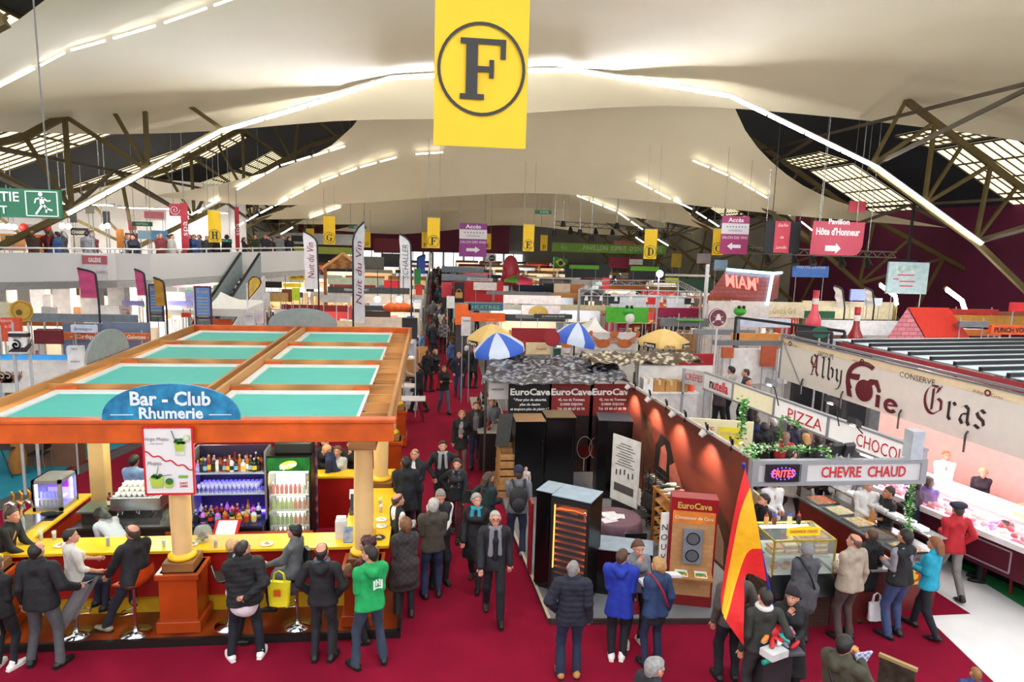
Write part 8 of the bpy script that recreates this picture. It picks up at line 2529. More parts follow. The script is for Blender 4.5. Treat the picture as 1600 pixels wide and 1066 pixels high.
for k in range(8):
 p=TA.lerp(TB,(k+.5)/8)
 MB().tube([p+ZV*.0,p-ZV*.22],[.05,.09],8).build('spot_head',c('#dcdcdc',.4),t)
for px0,py0,px1,py1,Y,lb in((1170,396,1400,403,34,'long lattice lighting rig under the roof before the side wall'),(865,352,1080,366,50,'lattice lighting rig over the far stands')):
 p,q=at(px0,py0,Y=Y),at(px1,py1,Y=Y)
 t=thing('lighting_rig',lb,'rig',p)
 m=MB();n=30
 m.tube([p,q],.035,5);m.tube([p+ZV*.3,q+ZV*.3],.035,5)
 for k in range(n):
  m.tube([p.lerp(q,k/n)+ZV*(.3*(k%2)),p.lerp(q,(k+1)/n)+ZV*(.3*((k+1)%2))],.022,4)
 m.build('lattice',c('#6a665c',.4,metal=.3),t)
 for f in(.1,.45,.8):
  g_=p.lerp(q,f);MB().tube([g_+ZV*.3,Vector((g_.x,g_.y,above(g_.x,g_.y,g_.z+.4)))],.02,5).build('hanger',steelm,t)
 for f in(.12,.3,.42,.62,.8):
  c0_=p.lerp(q,f)
  MB().tube([c0_-ZV*.05,c0_-ZV*.25-YV*.1,c0_-ZV*.5-YV*.25],[.08,.16,.2],8).build('spot_head',c('#17171a',.5),t)
for k,(px,py)in enumerate(((880,350),(866,364),(906,363),(924,372),(964,353))):
 p=at(px,py,Y=46)
 t=thing('stage_light','black stage lamp under the far canopy, %s from the aisle'%ordn[k],'lamp',p)
 MB().tube([p+ZV*.2,p-ZV*.2],[.12,.2],8).build('head',c('#121214',.5),t)
 MB().tube([p+ZV*.2,Vector((p.x,p.y,above(p.x,p.y,p.z)))],.025,5).build('hanger',steelm,t)
p=at(1031,428,Y=32)
t=thing('work_light','glaring blue-white work light on a thin mast','lamp',(p.x,32,0))
MB().ell((p.x,32,p.z),(.17,.1,.17),10).build('lamp_face',c('#c8dcff',.4,emit=40,nz=0),t)
MB().tube([(p.x,32.1,0),(p.x,32.1,p.z)],.04,6).build('mast',c('#c4ccd8',.4),t)
p=at(1106,413,Y=34);o=MB().tube([(p.x,34,0),(p.x,34,p.z)],.11,8).build('white_mast',c('#d8d8dc',.5));tag(o,'thick white mast beside the red-roofed stand','mast')
p0,p1,p2=at(502,420,Y=40),at(568,420,Y=40),at(536,396,Y=40)
t=thing('wooden_gable','wooden chalet gable with a lit edge, far behind the white flags','stand',(p2.x,40,0))
MB().prism([p0,p1,p2],(0,.2,0)).build('gable',c('#a8743a',.6,kind='planks',sc=3,hex2='#7a4a20'),t)
for a,b in((p0,p2),(p2,p1)):
 m=MB();m.bar(a-YV*.05,b-YV*.05,.14);m.build('eave',c('#d8a05a',.5),t)
for x in(p0.x+.2,p1.x-.2):
 MB().box(x-.08,x+.08,40,40.2,0,p0.z).build('post',c('#8a5a2a',.6),t)
for k,px in enumerate((611,622,630)):
 p=at(px,481,Y=26)
 t=thing('orange_shade','orange puffed shade in the grill stand, %s of three from the white flag'%ordn[k],'lamp shade',p)
 MB().lathe([(.05,.2),(.3,.1),(.32,0),(.2,-.12),(.05,-.15)],tuple(p),10).build('shade',c('#e8641c',.6),t)
 MB().tube([p+ZV*.15,p+ZV*1.2],.015,5).build('cord',black,t)
for k,(px,py)in enumerate(((590,468),(624,468))):
 p=at(px,py,Y=26.5)
 t=thing('bulb_lamp','bright bulb in the grill stand, %s'%('nearer the white flag' if k==0 else 'nearer the aisle'),'lamp',p)
 MB().ell(tuple(p),.12,8).build('bulb',c('#fff0dc',.4,emit=40,nz=0),t)
 MB().tube([p+ZV*.1,p+ZV*1.1],.015,5).build('cord',black,t)
feather(652,398,428,12,50,'blue feather flag at the far aisle edge','#2a4a9a')
x0,x1,y0,y1,z0,z1=board(648,420,660,461,40,.03)
t=thing('national_flag','green and red long flag on a pole at the aisle edge','flag',(x0,40,0))
MB().box(x0,x1-.1,y0,y1,(z0+z1)/2-.15,z1).build('green_half',c('#1a7a3a',.6),t)
MB().box(x0+.05,x1,y0,y1,z0,(z0+z1)/2-.15).build('red_half',c('#d83a2a',.6),t)
MB().tube([(x0-.03,40,0),(x0-.03,40,z1+.1)],.03,6).build('pole',steelm,t)
p=at(876,411,Y=58)
t=thing('national_flag','green flag with a yellow diamond and blue disc over the far stands','flag',(p.x,58,0))
MB().obox(p,(.6,0,-.12),(0,.01,0),(0,0,.42)).build('cloth',c('#2a9a3a',.6),t)
MB().prism([p+Vector((-.5,-.03,.1)),p+Vector((0,-.03,.36)),p+Vector((.5,-.03,-.1)),p+Vector((0,-.03,-.36))],(0,.01,0)).build('diamond',c('#e8d02a',.6),t)
m=MB();m.disc(p+Vector((0,-.05,0)),(.2,0,0),(0,0,.2),16);m.build('blue_disc',c('#24386a',.6),t)
MB().tube([(p.x-.6,58.03,0),(p.x-.6,58.03,p.z+.5)],.04,6).build('pole',steelm,t)
o=next(o for o in COL.objects if o.get('label','').startswith('projection screen'))
m=MB()
for v,w,x_ in((430,15,1416),(440,14,1418),(447,12,1416),(436,5,1400)):
 p=at(x_,v,Y=30.97);m.box(p.x-w*.029,p.x+w*.029,30.975,30.985,p.z-.03,p.z+.03)
m.build('red_lines',c('#d8505a',.5),o)
p=at(1418,420,Y=30.97);MB().box(p.x-.6,p.x+.6,30.98,30.99,p.z-.2,p.z+.16).build('map_print',c('#d4e4e0',.5,nz=.3,sc=4,hex2='#8aa8a8'),o)
t=thing('screen_bracket','black bracket arm holding the projection screen','bracket',at(1410,408,Y=31.2))
p=at(1418,408,Y=31.2);MB().bar(p,p+ZV*3.2,.1).build('arm',black,t);MB().bar(p-XV*.5,p+XV*.5,.12).build('cross_arm',black,t)
def trestle(x,y,z0,w,d,label,top='#2a2426',legs=True):
 t=thing('trestle_table',label,'table',(x,y,0))
 MB().box(x-w/2,x+w/2,y-d/2,y+d/2,z0-.04,z0).build('tabletop',c(top,.6),t)
 for sx in(-1,1):
  for sy in(-1,1):
   MB().tube([(x+sx*(w/2-.05),y+sy*(d/2-.05),0),(x+sx*(w/2-.25),y+sy*(d/2-.05),z0-.04)],.015,5).build('leg',c('#1a1a1e',.4),t)
 return t
for k,(px,py)in enumerate(((5,742),(45,720),(72,712))):
 q=at(px,py,z=0)
 trestle(q.x,q.y,.74,.8,.6,['black folding table nearest the frame edge on the teal carpet','black folding table in the middle of the teal carpet','black folding table beside the white partition on the teal carpet'][k])
 fold_chair(q.x+.7,q.y+.2,-90,['black folding chair by the table nearest the frame edge','black folding chair by the middle table on the teal carpet','black folding chair by the white partition'][k],z=0.0)
q=at(28,742,z=0)
o=MB().tube([at(26,690,Y=q.y),at(28,715,Y=q.y),at(28,738,Y=q.y)],[.12,.2,.16],10).build('draped_jacket',c('#8a5a1c',.8,kind='cloth'));tag(o,'brown jacket hung over a chair on the teal carpet','jacket')
o=MB().box(-13.5,-8.9,19.9,20.0,0,1.6).build('partition_screen',c('#b4b4b6',.6));tag(o,'low grey partition behind the teal carpet','partition')
for k,(px,py)in enumerate(((643,622),(640,602))):
 q=at(px,py,z=.74)
 trestle(q.x,q.y,.74,.9,.6,['white terrace table with red food beyond the bar','white terrace table farther along beyond the bar'][k],'#dcd4d4')
 fold_chair(q.x-.6,q.y-.4,60,['grey chair at the nearer terrace table beyond the bar','grey chair at the farther terrace table beyond the bar'][k],'#5a5a60',0)
q=at(636,540,z=1.1);o=MB().box(q.x-.9,q.x+.9,q.y-.4,q.y+.4,0,1.0).build('wooden_bar_table',c('#b8844a',.5,nz=.1));tag(o,'wooden bar table at the aisle edge where a person in blue sits','table')
t=thing('plastic_chair','dark red plastic chair under the seated customer','chair',(0,0,0))
RC=c('#7a1020',.4)
MB().box(-.22,.22,-.22,.22,.42,.46).build('seat',RC,t,bevel=.015)
rows=[[(-.22+.44*k/4,-.22-.05*math.sin(math.pi*k/4)-.1*r/3,.46+.14*r)for k in range(5)]for r in range(4)]
MB().grid(rows,thick=(0,-.02,0)).build('backrest',RC,t)
for sx in(-1,1):
 for sy in(-1,1):
  MB().bar((sx*.2,sy*.2,.42),(sx*.24,sy*.25,0),.04).build('leg',RC,t)
 MB().tube([(sx*.22,-.25,.66),(sx*.26,.1,.64),(sx*.24,.2,.46)],.02,6).build('armrest',RC,t)
q=at(1568,915,z=0);t.location=(q.x,q.y,0);t.rotation_euler=(0,0,math.radians(-70))
CHAIR=(q.x,q.y)
for o in list(COL.objects):
 if o.parent is not None and o.parent.parent is None and o.type=='MESH' and o.parent.name.split('.')[0]in('toy_house','inflatable_mascot','giant_bottle','truss_stand','mansard_roof_stand','escalator','peaked_tent','parasol','round_sign','upright_banner','feather_flag','teardrop_flag','work_light','wooden_gable','animal_cutout','national_flag','strip_light','trestle_table','chair'):
  q=o.parent
  M_=Matrix.Translation(q.location)@q.rotation_euler.to_matrix().to_4x4()
  B_=[M_@Vector(v)for v in o.bound_box]
  if min(v.z for v in B_)<2.3:
   x0,x1,y0,y1=min(v.x for v in B_),max(v.x for v in B_),min(v.y for v in B_),max(v.y for v in B_)
   if(x1-x0)*(y1-y0)<30:
    OCC.append((x0,x1,y0,y1))
# the visitors
def stripes(a,b,s=40):
 return c(a,.8,kind='stripes',sc=s,hex2=b)
NAVY,BLK,JEAN,DJ='#151a2a','#101114','#2a3a58','#1a2233'
WS='#e8e6e2'
f=foot
HP=lambda px,py,h:(at(px,py,z=h).x,at(px,py,z=h).y)
def deco_logo(root,U,R,fw,gr,fb):
 m=MB()
 o,ua,va=Vector(U((.05,-.165,.33))),Vector(R@np.array([1,0,0])),Vector(R@np.array([0,0,1]))
 d=Vector(R@np.array([0,-1,0]))
 for a in((-.05,-.03,.012,.1),(.05,-.03,.012,.1),(-.02,0,.01,.07),(.02,0,.01,.07),(0,0,.03,.012),(0,-.07,.05,.012)):
  m.obox(o+ua*a[0]+va*a[1]+d*.012,ua*a[2],d*.006,va*a[3]*.6)
 m.build('printed_logo',c('#d8e8dc',.6),root)
# --- in front of the bar
person(-6.38,10.55,90,'man in a black jumper leaning on the counter corner beside the taps',h=1.72,z=.1,top='sweater',tc='#121317',hair='crop',hc='#3a2a20',lean=16,arms=('table','table'),hyaw=15)
person(*f(8,1045),12,'person with brown hair in black carrying a cream bag at the frame edge',h=1.66,sex='f',top='jacket',tc='#111214',bot='#14151a',shoe=WS,hair='bob',hc='#4a3224',arms=('down','front'))
P3=person(*f(72,1040),2,'broad man in a black jacket and grey trousers with his back turned',h=1.84,top='jacket',tc='#121317',bot='#4c4e52',hair='crop',hc='#1c1613',fat=1.22,arms=('down',((.34,.18,.06),(.6,.8,-.3))),legs='wide')
person(-5.07,9.86,42,'woman in a white top sitting on a bar stool, grey cardigan on her lap',h=1.64,sex='f',seat=.90,top='sweater',tc='#d4cdc4',bot='#1c2438',hair='short',hc='#1f1512',arms=('table',((.2,.25,.05),(.2,1,-.3))),legs=(((-.12,.36,.36),(-.1,1,-.2)),((.14,.36,.36),(.2,1,-.2))),hyaw=25,sleeve='mid')
person(-4.22,9.82,-52,'balding man in a black jacket sitting on the orange bar stool',h=1.78,seat=.90,top='jacket',tc='#141519',bot='#161a28',shoe='#8a7a62',hair='bald',hc='#3a2a22',fat=1.12,arms=(((-.2,.3,.02),(-.2,.6,-.8)),'front'),legs=(((-.26,.42,.0),(-.4,1,0)),((.16,.36,.34),(.3,1,-.1))),hyaw=-10)
person(*HP(365,838,1.62),88,'blonde woman in a black and white patterned jacket at the counter',h=1.62,sex='f',z=.0,top='jacket',tc=c('#d8d4cc',.8,kind='vor',sc=9,hex2='#1a1a1c'),bot='#1a1a1e',hair='short',hc='#c9a06a',arms=('front','front'))
person(*f(385,1028),-14,'man in a black puffy jacket, white shirt tail and white trainers',h=1.80,top='puffer',tc='#0f1115',bot='#10131f',shoe=WS,hair='short',hc='#1f1814',fat=1.18,arms=('front','behind'),tail='#d8ccd0',legs='wide',hyaw=55)
person(-1.98,9.88,-78,'woman in a grey coat sitting on a stool with a yellow bag',h=1.63,sex='f',seat=.90,top='coat',tc='#5a5c60',hem=-.30,bot='#16171c',hair='bob',hc='#171114',arms=('table',((.14,.3,.06),(.1,1,-.3))),legs=(((-.1,.36,.36),(-.1,1,-.2)),((.12,.36,.36),(.2,1,-.2))))
person(*f(505,1032),8,'man in a black hooded jacket with thinning hair, back turned to us',h=1.80,top='hoodie',tc='#121318',bot='#1c1e24',hair='bald',hc='#241a16',arms=('pocket','pocket'),scarf=('#4a5260',0))
person(*f(573,1000),-80,'woman with curly dark red hair in a red checked shirt',h=1.66,sex='f',top='jacket',tc=c('#7a1420',.8,kind='check',sc=14,hex2='#14090c'),bot='#15141a',hair='curly',hc='#3c0f1c',arms=('front','front'),tail='#d8d4cc')
PG=person(*f(578,1040),-24,'man in a bright green hooded sweatshirt with a white logo',h=1.82,top='hoodie',tc='#0f9a52',bot='#2c3a4c',hair='crop',hc='#1f1612',fat=1.1,arms=('front','front'),legs='wide',hyaw=-40,mark=deco_logo,beard='#2a1d18')
person(*f(632,965),-12,'woman with brown bobbed hair in a long brown-grey checked coat',h=1.70,sex='f',top='coat',hem=-.42,tc=c('#3a3432',.85,kind='check',sc=18,hex2='#2c2828'),bot='#121216',hair='bob',hc='#6a4326',arms=('front','front'),hyaw=-20)
person(*f(675,933),-8,'grey-haired man in an olive brown jacket and blue jeans, back turned',h=1.78,top='jacket',tc='#3c362c',bot='#1d2a48',hair='short',hc='#a8a4a0',fat=1.06,arms=('front','front'))
person(*HP(688,760,1.76),172,'waiter in a black vest looking down, behind the olive jacket',h=1.76,top='vest',tc='#16161b',bot='#121318',hair='short',hc='#7a746e',arms=('front','front'),hpitch=25)
person(*HP(622,767,1.74),62,'bald waiter in a black vest standing at the side counter',h=1.74,top='vest',tc='#111116',bot='#121318',hair='bald',hc='#3a2c24',arms=('front','front'))
person(*HP(634,710,1.84),-8,'big man in a dark navy jacket with his back to us at the side counter',h=1.84,top='parka',hood=False,tc='#11131d',bot='#1a2236',hair='short',hc='#16110f',fat=1.2,arms=('front','front'))
person(*HP(648,698,1.76),195,'balding man in a dark suit facing the big man in navy',h=1.76,top='jacket',tc='#1a1c24',bot='#14161c',hair='bald',hc='#5a4a40',shirt='#d8d8dc',arms=('front','front'))
person(*HP(692,686,1.74),178,'man in a dark jacket with a black and white striped scarf',h=1.74,top='jacket',tc='#14151b',bot='#12131a',hair='short',hc='#241b16',scarf=(stripes('#c8c8cc','#15161a'),.28),arms=('pocket','pocket'))
person(*f(712,838),190,'woman with a dark bob, patterned scarf and wine-coloured trousers',h=1.66,sex='f',top='jacket',tc='#15161c',bot='#3a1420',hair='bob',hc='#241a16',scarf=(c('#6a6a70',.8,kind='vor',sc=20,hex2='#1c1c20'),.3),arms=('swing','hip'),legs='walk')
person(*f(742,912),192,'grey-haired woman in a long black coat with a teal scarf',h=1.68,sex='f',top='coat',hem=-.42,tc='#0f1014',bot='#101014',hair='bob',hc='#8c8a86',scarf=('#2a8a9a',.16),arms=('down','swing'),legs='walk',hyaw=-25)
person(*f(770,962),181,'grey-haired man with glasses and a striped scarf walking towards us',h=1.80,top='coat',hem=-.12,tc='#12131a',bot='#0f1016',hair='short',hc='#a4a09a',scarf=(stripes('#9a9aa4','#23242c'),.36),shirt='#0c0c10',glasses=True,arms=('down','swing'),legs='walk')
PB=person(*f(806,868),6,'man in a grey T-shirt and navy cap carrying a backpack',h=1.80,top='tee',sleeve='short',tc='#6a6c72',bot='#26304a',shoe='#8a8c90',hair='crop',hc='#3a2c22',hat=('cap','#141d38'),fat=1.08,arms=('front','down'))
person(*HP(764,734,1.68),60,'woman with long brown hair and a dark teal top beside the crates',h=1.68,sex='f',top='jacket',tc='#12292e',bot='#14151c',hair='long',hc='#3c2418',arms=('hip','front'))
person(*f(720,738),186,'blonde woman in a black jacket and short skirt walking with a companion',h=1.66,sex='f',top='jacket',tc='#111216',bot='#6a4a4c',shoe='#4a2a20',hair='bob',hc='#a87a4a',skirt=('#1c1a1c',.62),shirt='#8a8488',arms=('front','down'),legs='walk')
person(*f(742,728),183,'man in a dark brown jacket over a grey striped jumper',h=1.78,top='jacket',tc='#241612',bot='#1c2840',hair='short',hc='#4a3c34',shirt=stripes('#8c8a8c','#26262c',8),arms=('down','swing'),legs='walk2',beard='#4a3c34')
# --- farther up the aisle
person(*f(655,644),-70,'man in a dark jacket with a white shirt at the edge of the grey carpet',h=1.74,top='jacket',tc='#141724',bot='#0f1014',hair='short',hc='#15110f',shirt='#c8c4c8',arms=('front','front'),legs='walk')
person(*f(693,645),160,'woman with red-brown hair in a black shawl and pale jeans',h=1.68,sex='f',top='jacket',tc='#0f1013',bot='#4c5870',hair='bob',hc='#5a1f18',arms=('cross','cross'),legs='walk')
person(*f(680,610),150,'blond person in a black coat and bright red trousers',h=1.66,sex='f',top='coat',hem=-.2,tc='#111216',bot='#c0182c',hair='bob',hc='#9a7a50',arms=('front','down'))
person(*f(668,612),20,'woman in a black jacket carrying a dark bag by the terrace',h=1.68,sex='f',top='coat',hem=-.2,tc='#12131a',bot='#14161e',hair='short',hc='#1c1512',arms=('down','down'))
person(*f(716,621),184,'fair-haired man in a navy zip jumper and blue jeans walking',h=1.76,top='jacket',tc='#141a30',bot='#34486a',hair='short',hc='#a89070',arms=('pocket','pocket'),legs='walk')
person(*f(728,606),20,'white-haired man in dark clothes at the tasting counter',h=1.74,top='jacket',tc='#14181c',bot='#1a1d26',hair='short',hc='#c8c6c2',shirt='#b8c0cc',arms=('front','front'))
person(*f(738,606),30,'person in a black coat bending at the end of the tasting counter',h=1.68,sex='f',top='coat',hem=-.25,tc='#0d0e12',bot='#12131a',hair='short',hc='#b0aca6',lean=18,arms=('front','front'))
person(*f(692,552),5,'man in a grey and white checked shirt with his back to us in the aisle',h=1.78,top='jacket',tc=c('#8a8488',.8,kind='check',sc=10,hex2='#4a464c'),bot='#2a1c24',hair='short',hc='#6a5038',arms=('down','pocket'))
person(*f(674,552),8,'man with a big grey-black backpack walking up the aisle',h=1.78,top='jacket',tc='#26272c',bot='#1c2436',hair='short',hc='#1d1613',arms=('down','down'),legs='walk')
person(*f(708,545),10,'woman with long fair hair and an olive coat up the aisle',h=1.70,sex='f',top='coat',tc='#2c2c20',bot='#1a1a1e',hair='long',hc='#8a6a42',arms=('down','down'),legs='walk')
person(*HP(659,521,1.30),-100,'person in a light blue top sitting at the wooden bar table',h=1.66,sex='f',seat=.6,top='sweater',tc='#5a8ab8',bot='#3a2418',hair='short',hc='#8a6a48',arms=('table','table'),legs='sit')
person(*HP(630,560,1.3),80,'person in a cream top sitting at the terrace table beyond the bar',h=1.66,sex='f',seat=.45,top='sweater',tc='#b8a890',bot='#2a2a30',hair='bob',hc='#4a3222',arms=('table','table'),legs=(((-.1,.4,0),(0,1,0)),((.1,.4,0),(0,1,0))))
# --- bar staff and far counter
person(-5.0,11.2,-55,'barmaid in a white striped shirt bending low behind the counter',h=1.68,sex='f',top='sweater',tc=stripes('#d8d8dc','#8a90a8',26),bot='#3a1020',hair='long',hc='#15100f',skin='dark',lean=62,arms=(((-.1,.45,.3),(0,1,-.2)),((.1,.45,.3),(0,1,-.2))),hpitch=20)
person(*HP(209,708,1.72),10,'man in a pale blue shirt with his back turned behind the espresso machine',h=1.72,top='tee',sleeve='long',tc='#7f9ac4',bot='#1a1c26',hair='short',hc='#15100e',arms=('front','front'),skin='tan')
person(*HP(530,690,1.72),-88,'bald man in a blue shirt leaning on the far bar counter',h=1.76,top='jacket',tc='#1c2a52',bot='#5a5c64',hair='',lean=25,arms=('table','front'),z=.0)
person(*HP(508,680,1.70),150,'person in black with an orange bag across the far bar counter',h=1.70,sex='f',top='jacket',tc='#14141a',bot='#16161c',hair='long',hc='#1a1210',arms=('front','front'))
person(*HP(548,684,1.66),185,'person in black holding a phone beyond the far bar counter',h=1.66,sex='f',top='jacket',tc='#121216',bot='#14141a',hair='bob',hc='#221814',arms=('mouth','front'))
person(*HP(527,693,1.66),190,'person in a pale top beyond the far bar counter',h=1.64,sex='f',top='sweater',tc='#b8b4b8',bot='#2a2a30',hair='long',hc='#5a4232',arms=('front','front'))
# --- in front of the wine stand
person(*f(888,1058),6,'grey-haired man in a navy quilted jacket and tan shoes, back turned',h=1.76,top='puffer',tc='#131829',bot='#1c2640',shoe='#a8763a',hair='crop',hc='#7c7a78',fat=1.1,arms=('pocket','down'),hyaw=25)
person(*f(963,1030),18,'boy in a royal blue and navy jacket with white trainers',h=1.74,top='parka',tc='#16309c',bot='#14151e',shoe=WS,hair='short',hc='#4a3020',arms=('front','front'),legs='together',hyaw=20)
person(*f(988,1003),178,'girl with long brown hair eating from a white tray',h=1.68,sex='f',top='sweater',tc='#74767c',bot='#15161c',shoe='#b9b3a2',hair='long',hc='#4c3020',arms=(((-.1,.3,.26),(.4,1,.1)),'mouth'),hpitch=15)
person(*f(1018,1040),-10,'woman in a denim jacket with fair hair and a thin red bag strap',h=1.68,sex='f',top='jacket',tc='#233a60',bot='#1a2440',hair='bob',hc='#a8824e',skirt=('#101116',.5),arms=('front','down'),strap='#9c1828',fat=1.05,hyaw=-25)
person(*HP(1024,1022,1.76),72,'grey-haired man with glasses at the bottom edge, only his head and shoulder showing',h=1.76,top='jacket',tc='#20242c',bot='#1a1c24',hair='short',hc='#8a8886',glasses=True,hpitch=8)
person(*f(1135,1062),5,'person in a grey-brown jacket and dark jeans half hidden by the flag',h=1.76,top='jacket',tc='#4c4844',bot='#14161e',hair='short',hc='#2a201a',arms=('down','pocket'))
person(*HP(1197,914,1.76),3,'man in a dark olive jumper with a white collar holding the flag pole foot',h=1.76,top='sweater',tc='#2b2c26',bot='#2c2c30',hair='crop',hc='#241c18',fat=1.15,arms=('down',((.28,.05,.1),(.3,.5,-.6))),scarf=('#d8d8d8',0))
person(*HP(1240,915,1.66),205,'woman in a black knitted hat and black coat wiping her face',h=1.66,sex='f',top='coat',tc='#0e0e12',bot='#101014',hair='bob',hc='#241618',hat=('beanie','#1a1218'),arms=('front','mouth'),hyaw=20)
person(*HP(1322,988,1.76),68,'dark-haired man in an olive parka eating, with a black strap',h=1.76,top='parka',tc='#3f3c2c',bot='#22242a',hair='short',hc='#1a1412',arms=('front','mouth'),strap='#111111',beard='#2a1f1a',fat=1.1)
person(*HP(1262,846,1.62),8,'person in a grey knitted hat and long grey coat at the sandwich case',h=1.62,sex='f',top='coat',hem=-.4,tc='#4c4d52',bot='#1c1c22',hair='',hat=('beanie','#7c7c7c'),arms=('front','front'),strap='#15151a',fat=1.15)
person(*f(1318,998),-12,'balding man in a beige jacket and brown trousers at the counter',h=1.76,top='jacket',tc='#a49684',bot='#4a3a38',hair='bald',hc='#5a4438',fat=1.25,arms=('front','down'),hyaw=-20)
person(*f(1346,970),-8,'short-haired woman in a black coat with a white plastic bag',h=1.62,sex='f',top='coat',hem=-.4,tc='#0f0f12',bot='#121216',hair='short',hc='#4a3424',arms=('front','down'))
person(*f(1395,995),-14,'man in a black padded vest with grey sleeves and blue jeans',h=1.82,top='vest',top2='#87838c',tc='#101013',bot='#36446c',shoe='#15151a',hair='short',hc='#1d1614',fat=1.15,arms=('front','front'))
person(*f(1442,990),-26,'girl with long auburn hair in a turquoise jacket',h=1.66,sex='f',top='jacket',tc='#1a98b4',bot='#15151f',hair='long',hc='#7a4a28',arms=('front','front'),legs='walk2')
person(*f(1478,932),8,'man in a red jacket with grey shoulders and a navy beret',h=1.76,top='jacket',tc='#a81420',bot='#7a7672',hair='short',hc='#3a2c26',hat=('beret','#131a30'),arms=('front','pocket'),legs='walk')
person(CHAIR[0],CHAIR[1],-60,'customer in a plum coat sitting on the red plastic chair',h=1.62,sex='f',seat=.46,top='coat',hem=-.25,tc='#2e1222',bot='#15131a',hair='bob',hc='#33211a',arms=('front','front'),legs=(((-.1,.42,0),(0,1,0)),((.12,.4,0),(0,1,0))),lean=10)
person(*HP(1526,1040,1.20),20,'fair-haired child at the bottom edge, only the head showing',h=1.20,top='jacket',tc='#2a3a78',bot='#22242a',hair='short',hc='#8a6236')
# --- inside the food stall
person(*HP(1358,745,1.76),190,'vendor in a white sweatshirt holding a sandwich behind the hot counter',h=1.76,top='sweater',tc='#d8d6d4',bot='#26262c',hair='crop',hc='#3a2a22',arms=('front','front'),skin='fair',fat=1.1)
person(*HP(1390,757,1.72),-80,'dark-haired vendor in a black shirt holding an oil bottle',h=1.72,top='tee',tc='#111114',bot='#1a1a20',hair='short',hc='#14100e',arms=('front','front'),sleeve='mid',skin='tan')
person(*HP(1432,745,1.72),-20,'person in dark navy behind the ivy garland',h=1.72,top='jacket',tc='#141828',bot='#15161c',hair='short',hc='#17120f',arms=('front','front'))
person(*HP(1452,742,1.66),30,'person in a violet-grey top between the ivy and the meat counter',h=1.66,sex='f',top='jacket',tc='#5a5088',bot='#1c1c24',hair='bob',hc='#3a2a22',arms=('front','front'))
person(*HP(1194,768,1.72),-95,'bearded man in dark clothes behind the glass sandwich case',h=1.72,top='tee',sleeve='mid',tc='#17171c',bot='#17171c',hair='short',hc='#1c1613',beard='#241a16',arms=('front','front'))
person(*HP(1210,742,1.74),175,'cook in a white shirt whose head is behind the LED sign',h=1.78,top='tee',tc='#dcdcdc',bot='#2a2a30',hair='short',hc='#2a201a',arms=('front','front'),sleeve='long')
person(*HP(1480,703,1.66),200,'butcher with ginger hair in white behind the meat counter',h=1.68,top='tee',sleeve='long',tc='#e6e0e0',bot='#2a2a30',hair='short',hc='#a8622a',arms=('front','front'))
person(*HP(1536,722,1.58),210,'grey-blonde vendor in a dark top behind the meat counter',h=1.54,sex='f',top='sweater',tc='#241a24',bot='#22222a',hair='bob',hc='#c8a078',arms=('front','front'),lean=15)
for k,(px,py,tc_,hc_,yw,lb)in enumerate(((1183,648,'#222a5a','#3a2a22',20,'visitor in blue under the cream band, nearest the hanging greenery'),(1195,658,'#14151a','#2a201c',10,'visitor in black under the cream band'),(1209,650,'#2c2e2c','#b8b4b0',-5,'white-haired visitor in dark green-grey under the cream band'),(1228,672,'#a01c28','#6a5040',15,'visitor in a red top behind the thin hanging greenery'),(1243,655,'#101a30','#16120f',0,'visitor in navy under the PIZZA band'),(1262,668,'#15161c','#6a4a34',-10,'brown-haired visitor in black under the PIZZA band'),(1280,676,'#1c1c20','#2a1c16',8,'visitor in black under the far half of the PIZZA band'),(1300,690,'#26323c','#3a2c24',12,'visitor in slate grey behind the floodlights'))):
 person(*HP(px,py,1.74),yw,lb,h=1.74,sex='mf'[k%2],top='jacket',tc=tc_,bot='#15161c',hair=['short','bob','short','long','short','long','bob','short'][k],hc=hc_,arms=('front','front'),vox=.018)
for k,(px,py,Y,tc_,lb)in enumerate(((1143,570,17.6,'#b0aca4','dark-haired man in a pale jumper seated behind the grey lettered band'),(1127,585,17.0,'#3a2a30','grey-haired person seated behind the CREPES band'),(1166,574,17.0,'#2a3044','person in slate blue seated behind the grey lettered band'),(1171,588,16.2,'#121318','dark-haired man in black leaning behind the grey lettered band'))):
 p=at(px,py,Y=Y)
 person(p.x,Y,[-30,40,-60,170][k],lb,h=p.z if 1.5<p.z<1.9 else 1.7,z=0 if 1.5<p.z<1.9 else max(0,p.z-1.7),top='sweater',tc=tc_,bot='#1a1a20',hair='short',hc=['#15100e','#8a8480','#2a1c16','#120e0c'][k],arms=('table','table'),vox=.018)
# what they carry
def bag(label,loc,w,d,h,colr,yaw=0,name='bag',handles=True,taper=.85,extra=None):
 t=thing(name,label,'bag')
 m=MB()
 rows=[]
 n=16
 for r in range(6):
  fz=r/5
  s=taper+(1-taper)*fz if name!='handbag' else 1-.25*fz
  rows.append([(w/2*s*math.copysign(abs(math.cos(2*math.pi*k/n))**.5,math.cos(2*math.pi*k/n)),d/2*(1-.5*fz)*math.copysign(abs(math.sin(2*math.pi*k/n))**.5,math.sin(2*math.pi*k/n))+.006*math.sin(k*3+r),h*fz)for k in range(n+1)])
 m.grid(rows);m.poly([rows[0][k]for k in range(n)][::-1]);m.poly([rows[-1][k]for k in range(n)])
 m.build('pouch',c(colr,.55,kind='cloth',nz=.08),t)
 if handles:
  for s in(-1,1):
   MB().tube([(-w*.25,s*d*.2,h-.01),(-w*.2,s*d*.1,h+.12),(0,0,h+.16),(w*.2,s*d*.1,h+.12),(w*.25,s*d*.2,h-.01)],.008,6).build('handle',c(colr,.5),t)
 if extra:
  extra(t,w,d,h)
 t.location=loc;t.rotation_euler=(0,0,math.radians(-yaw))
 return t
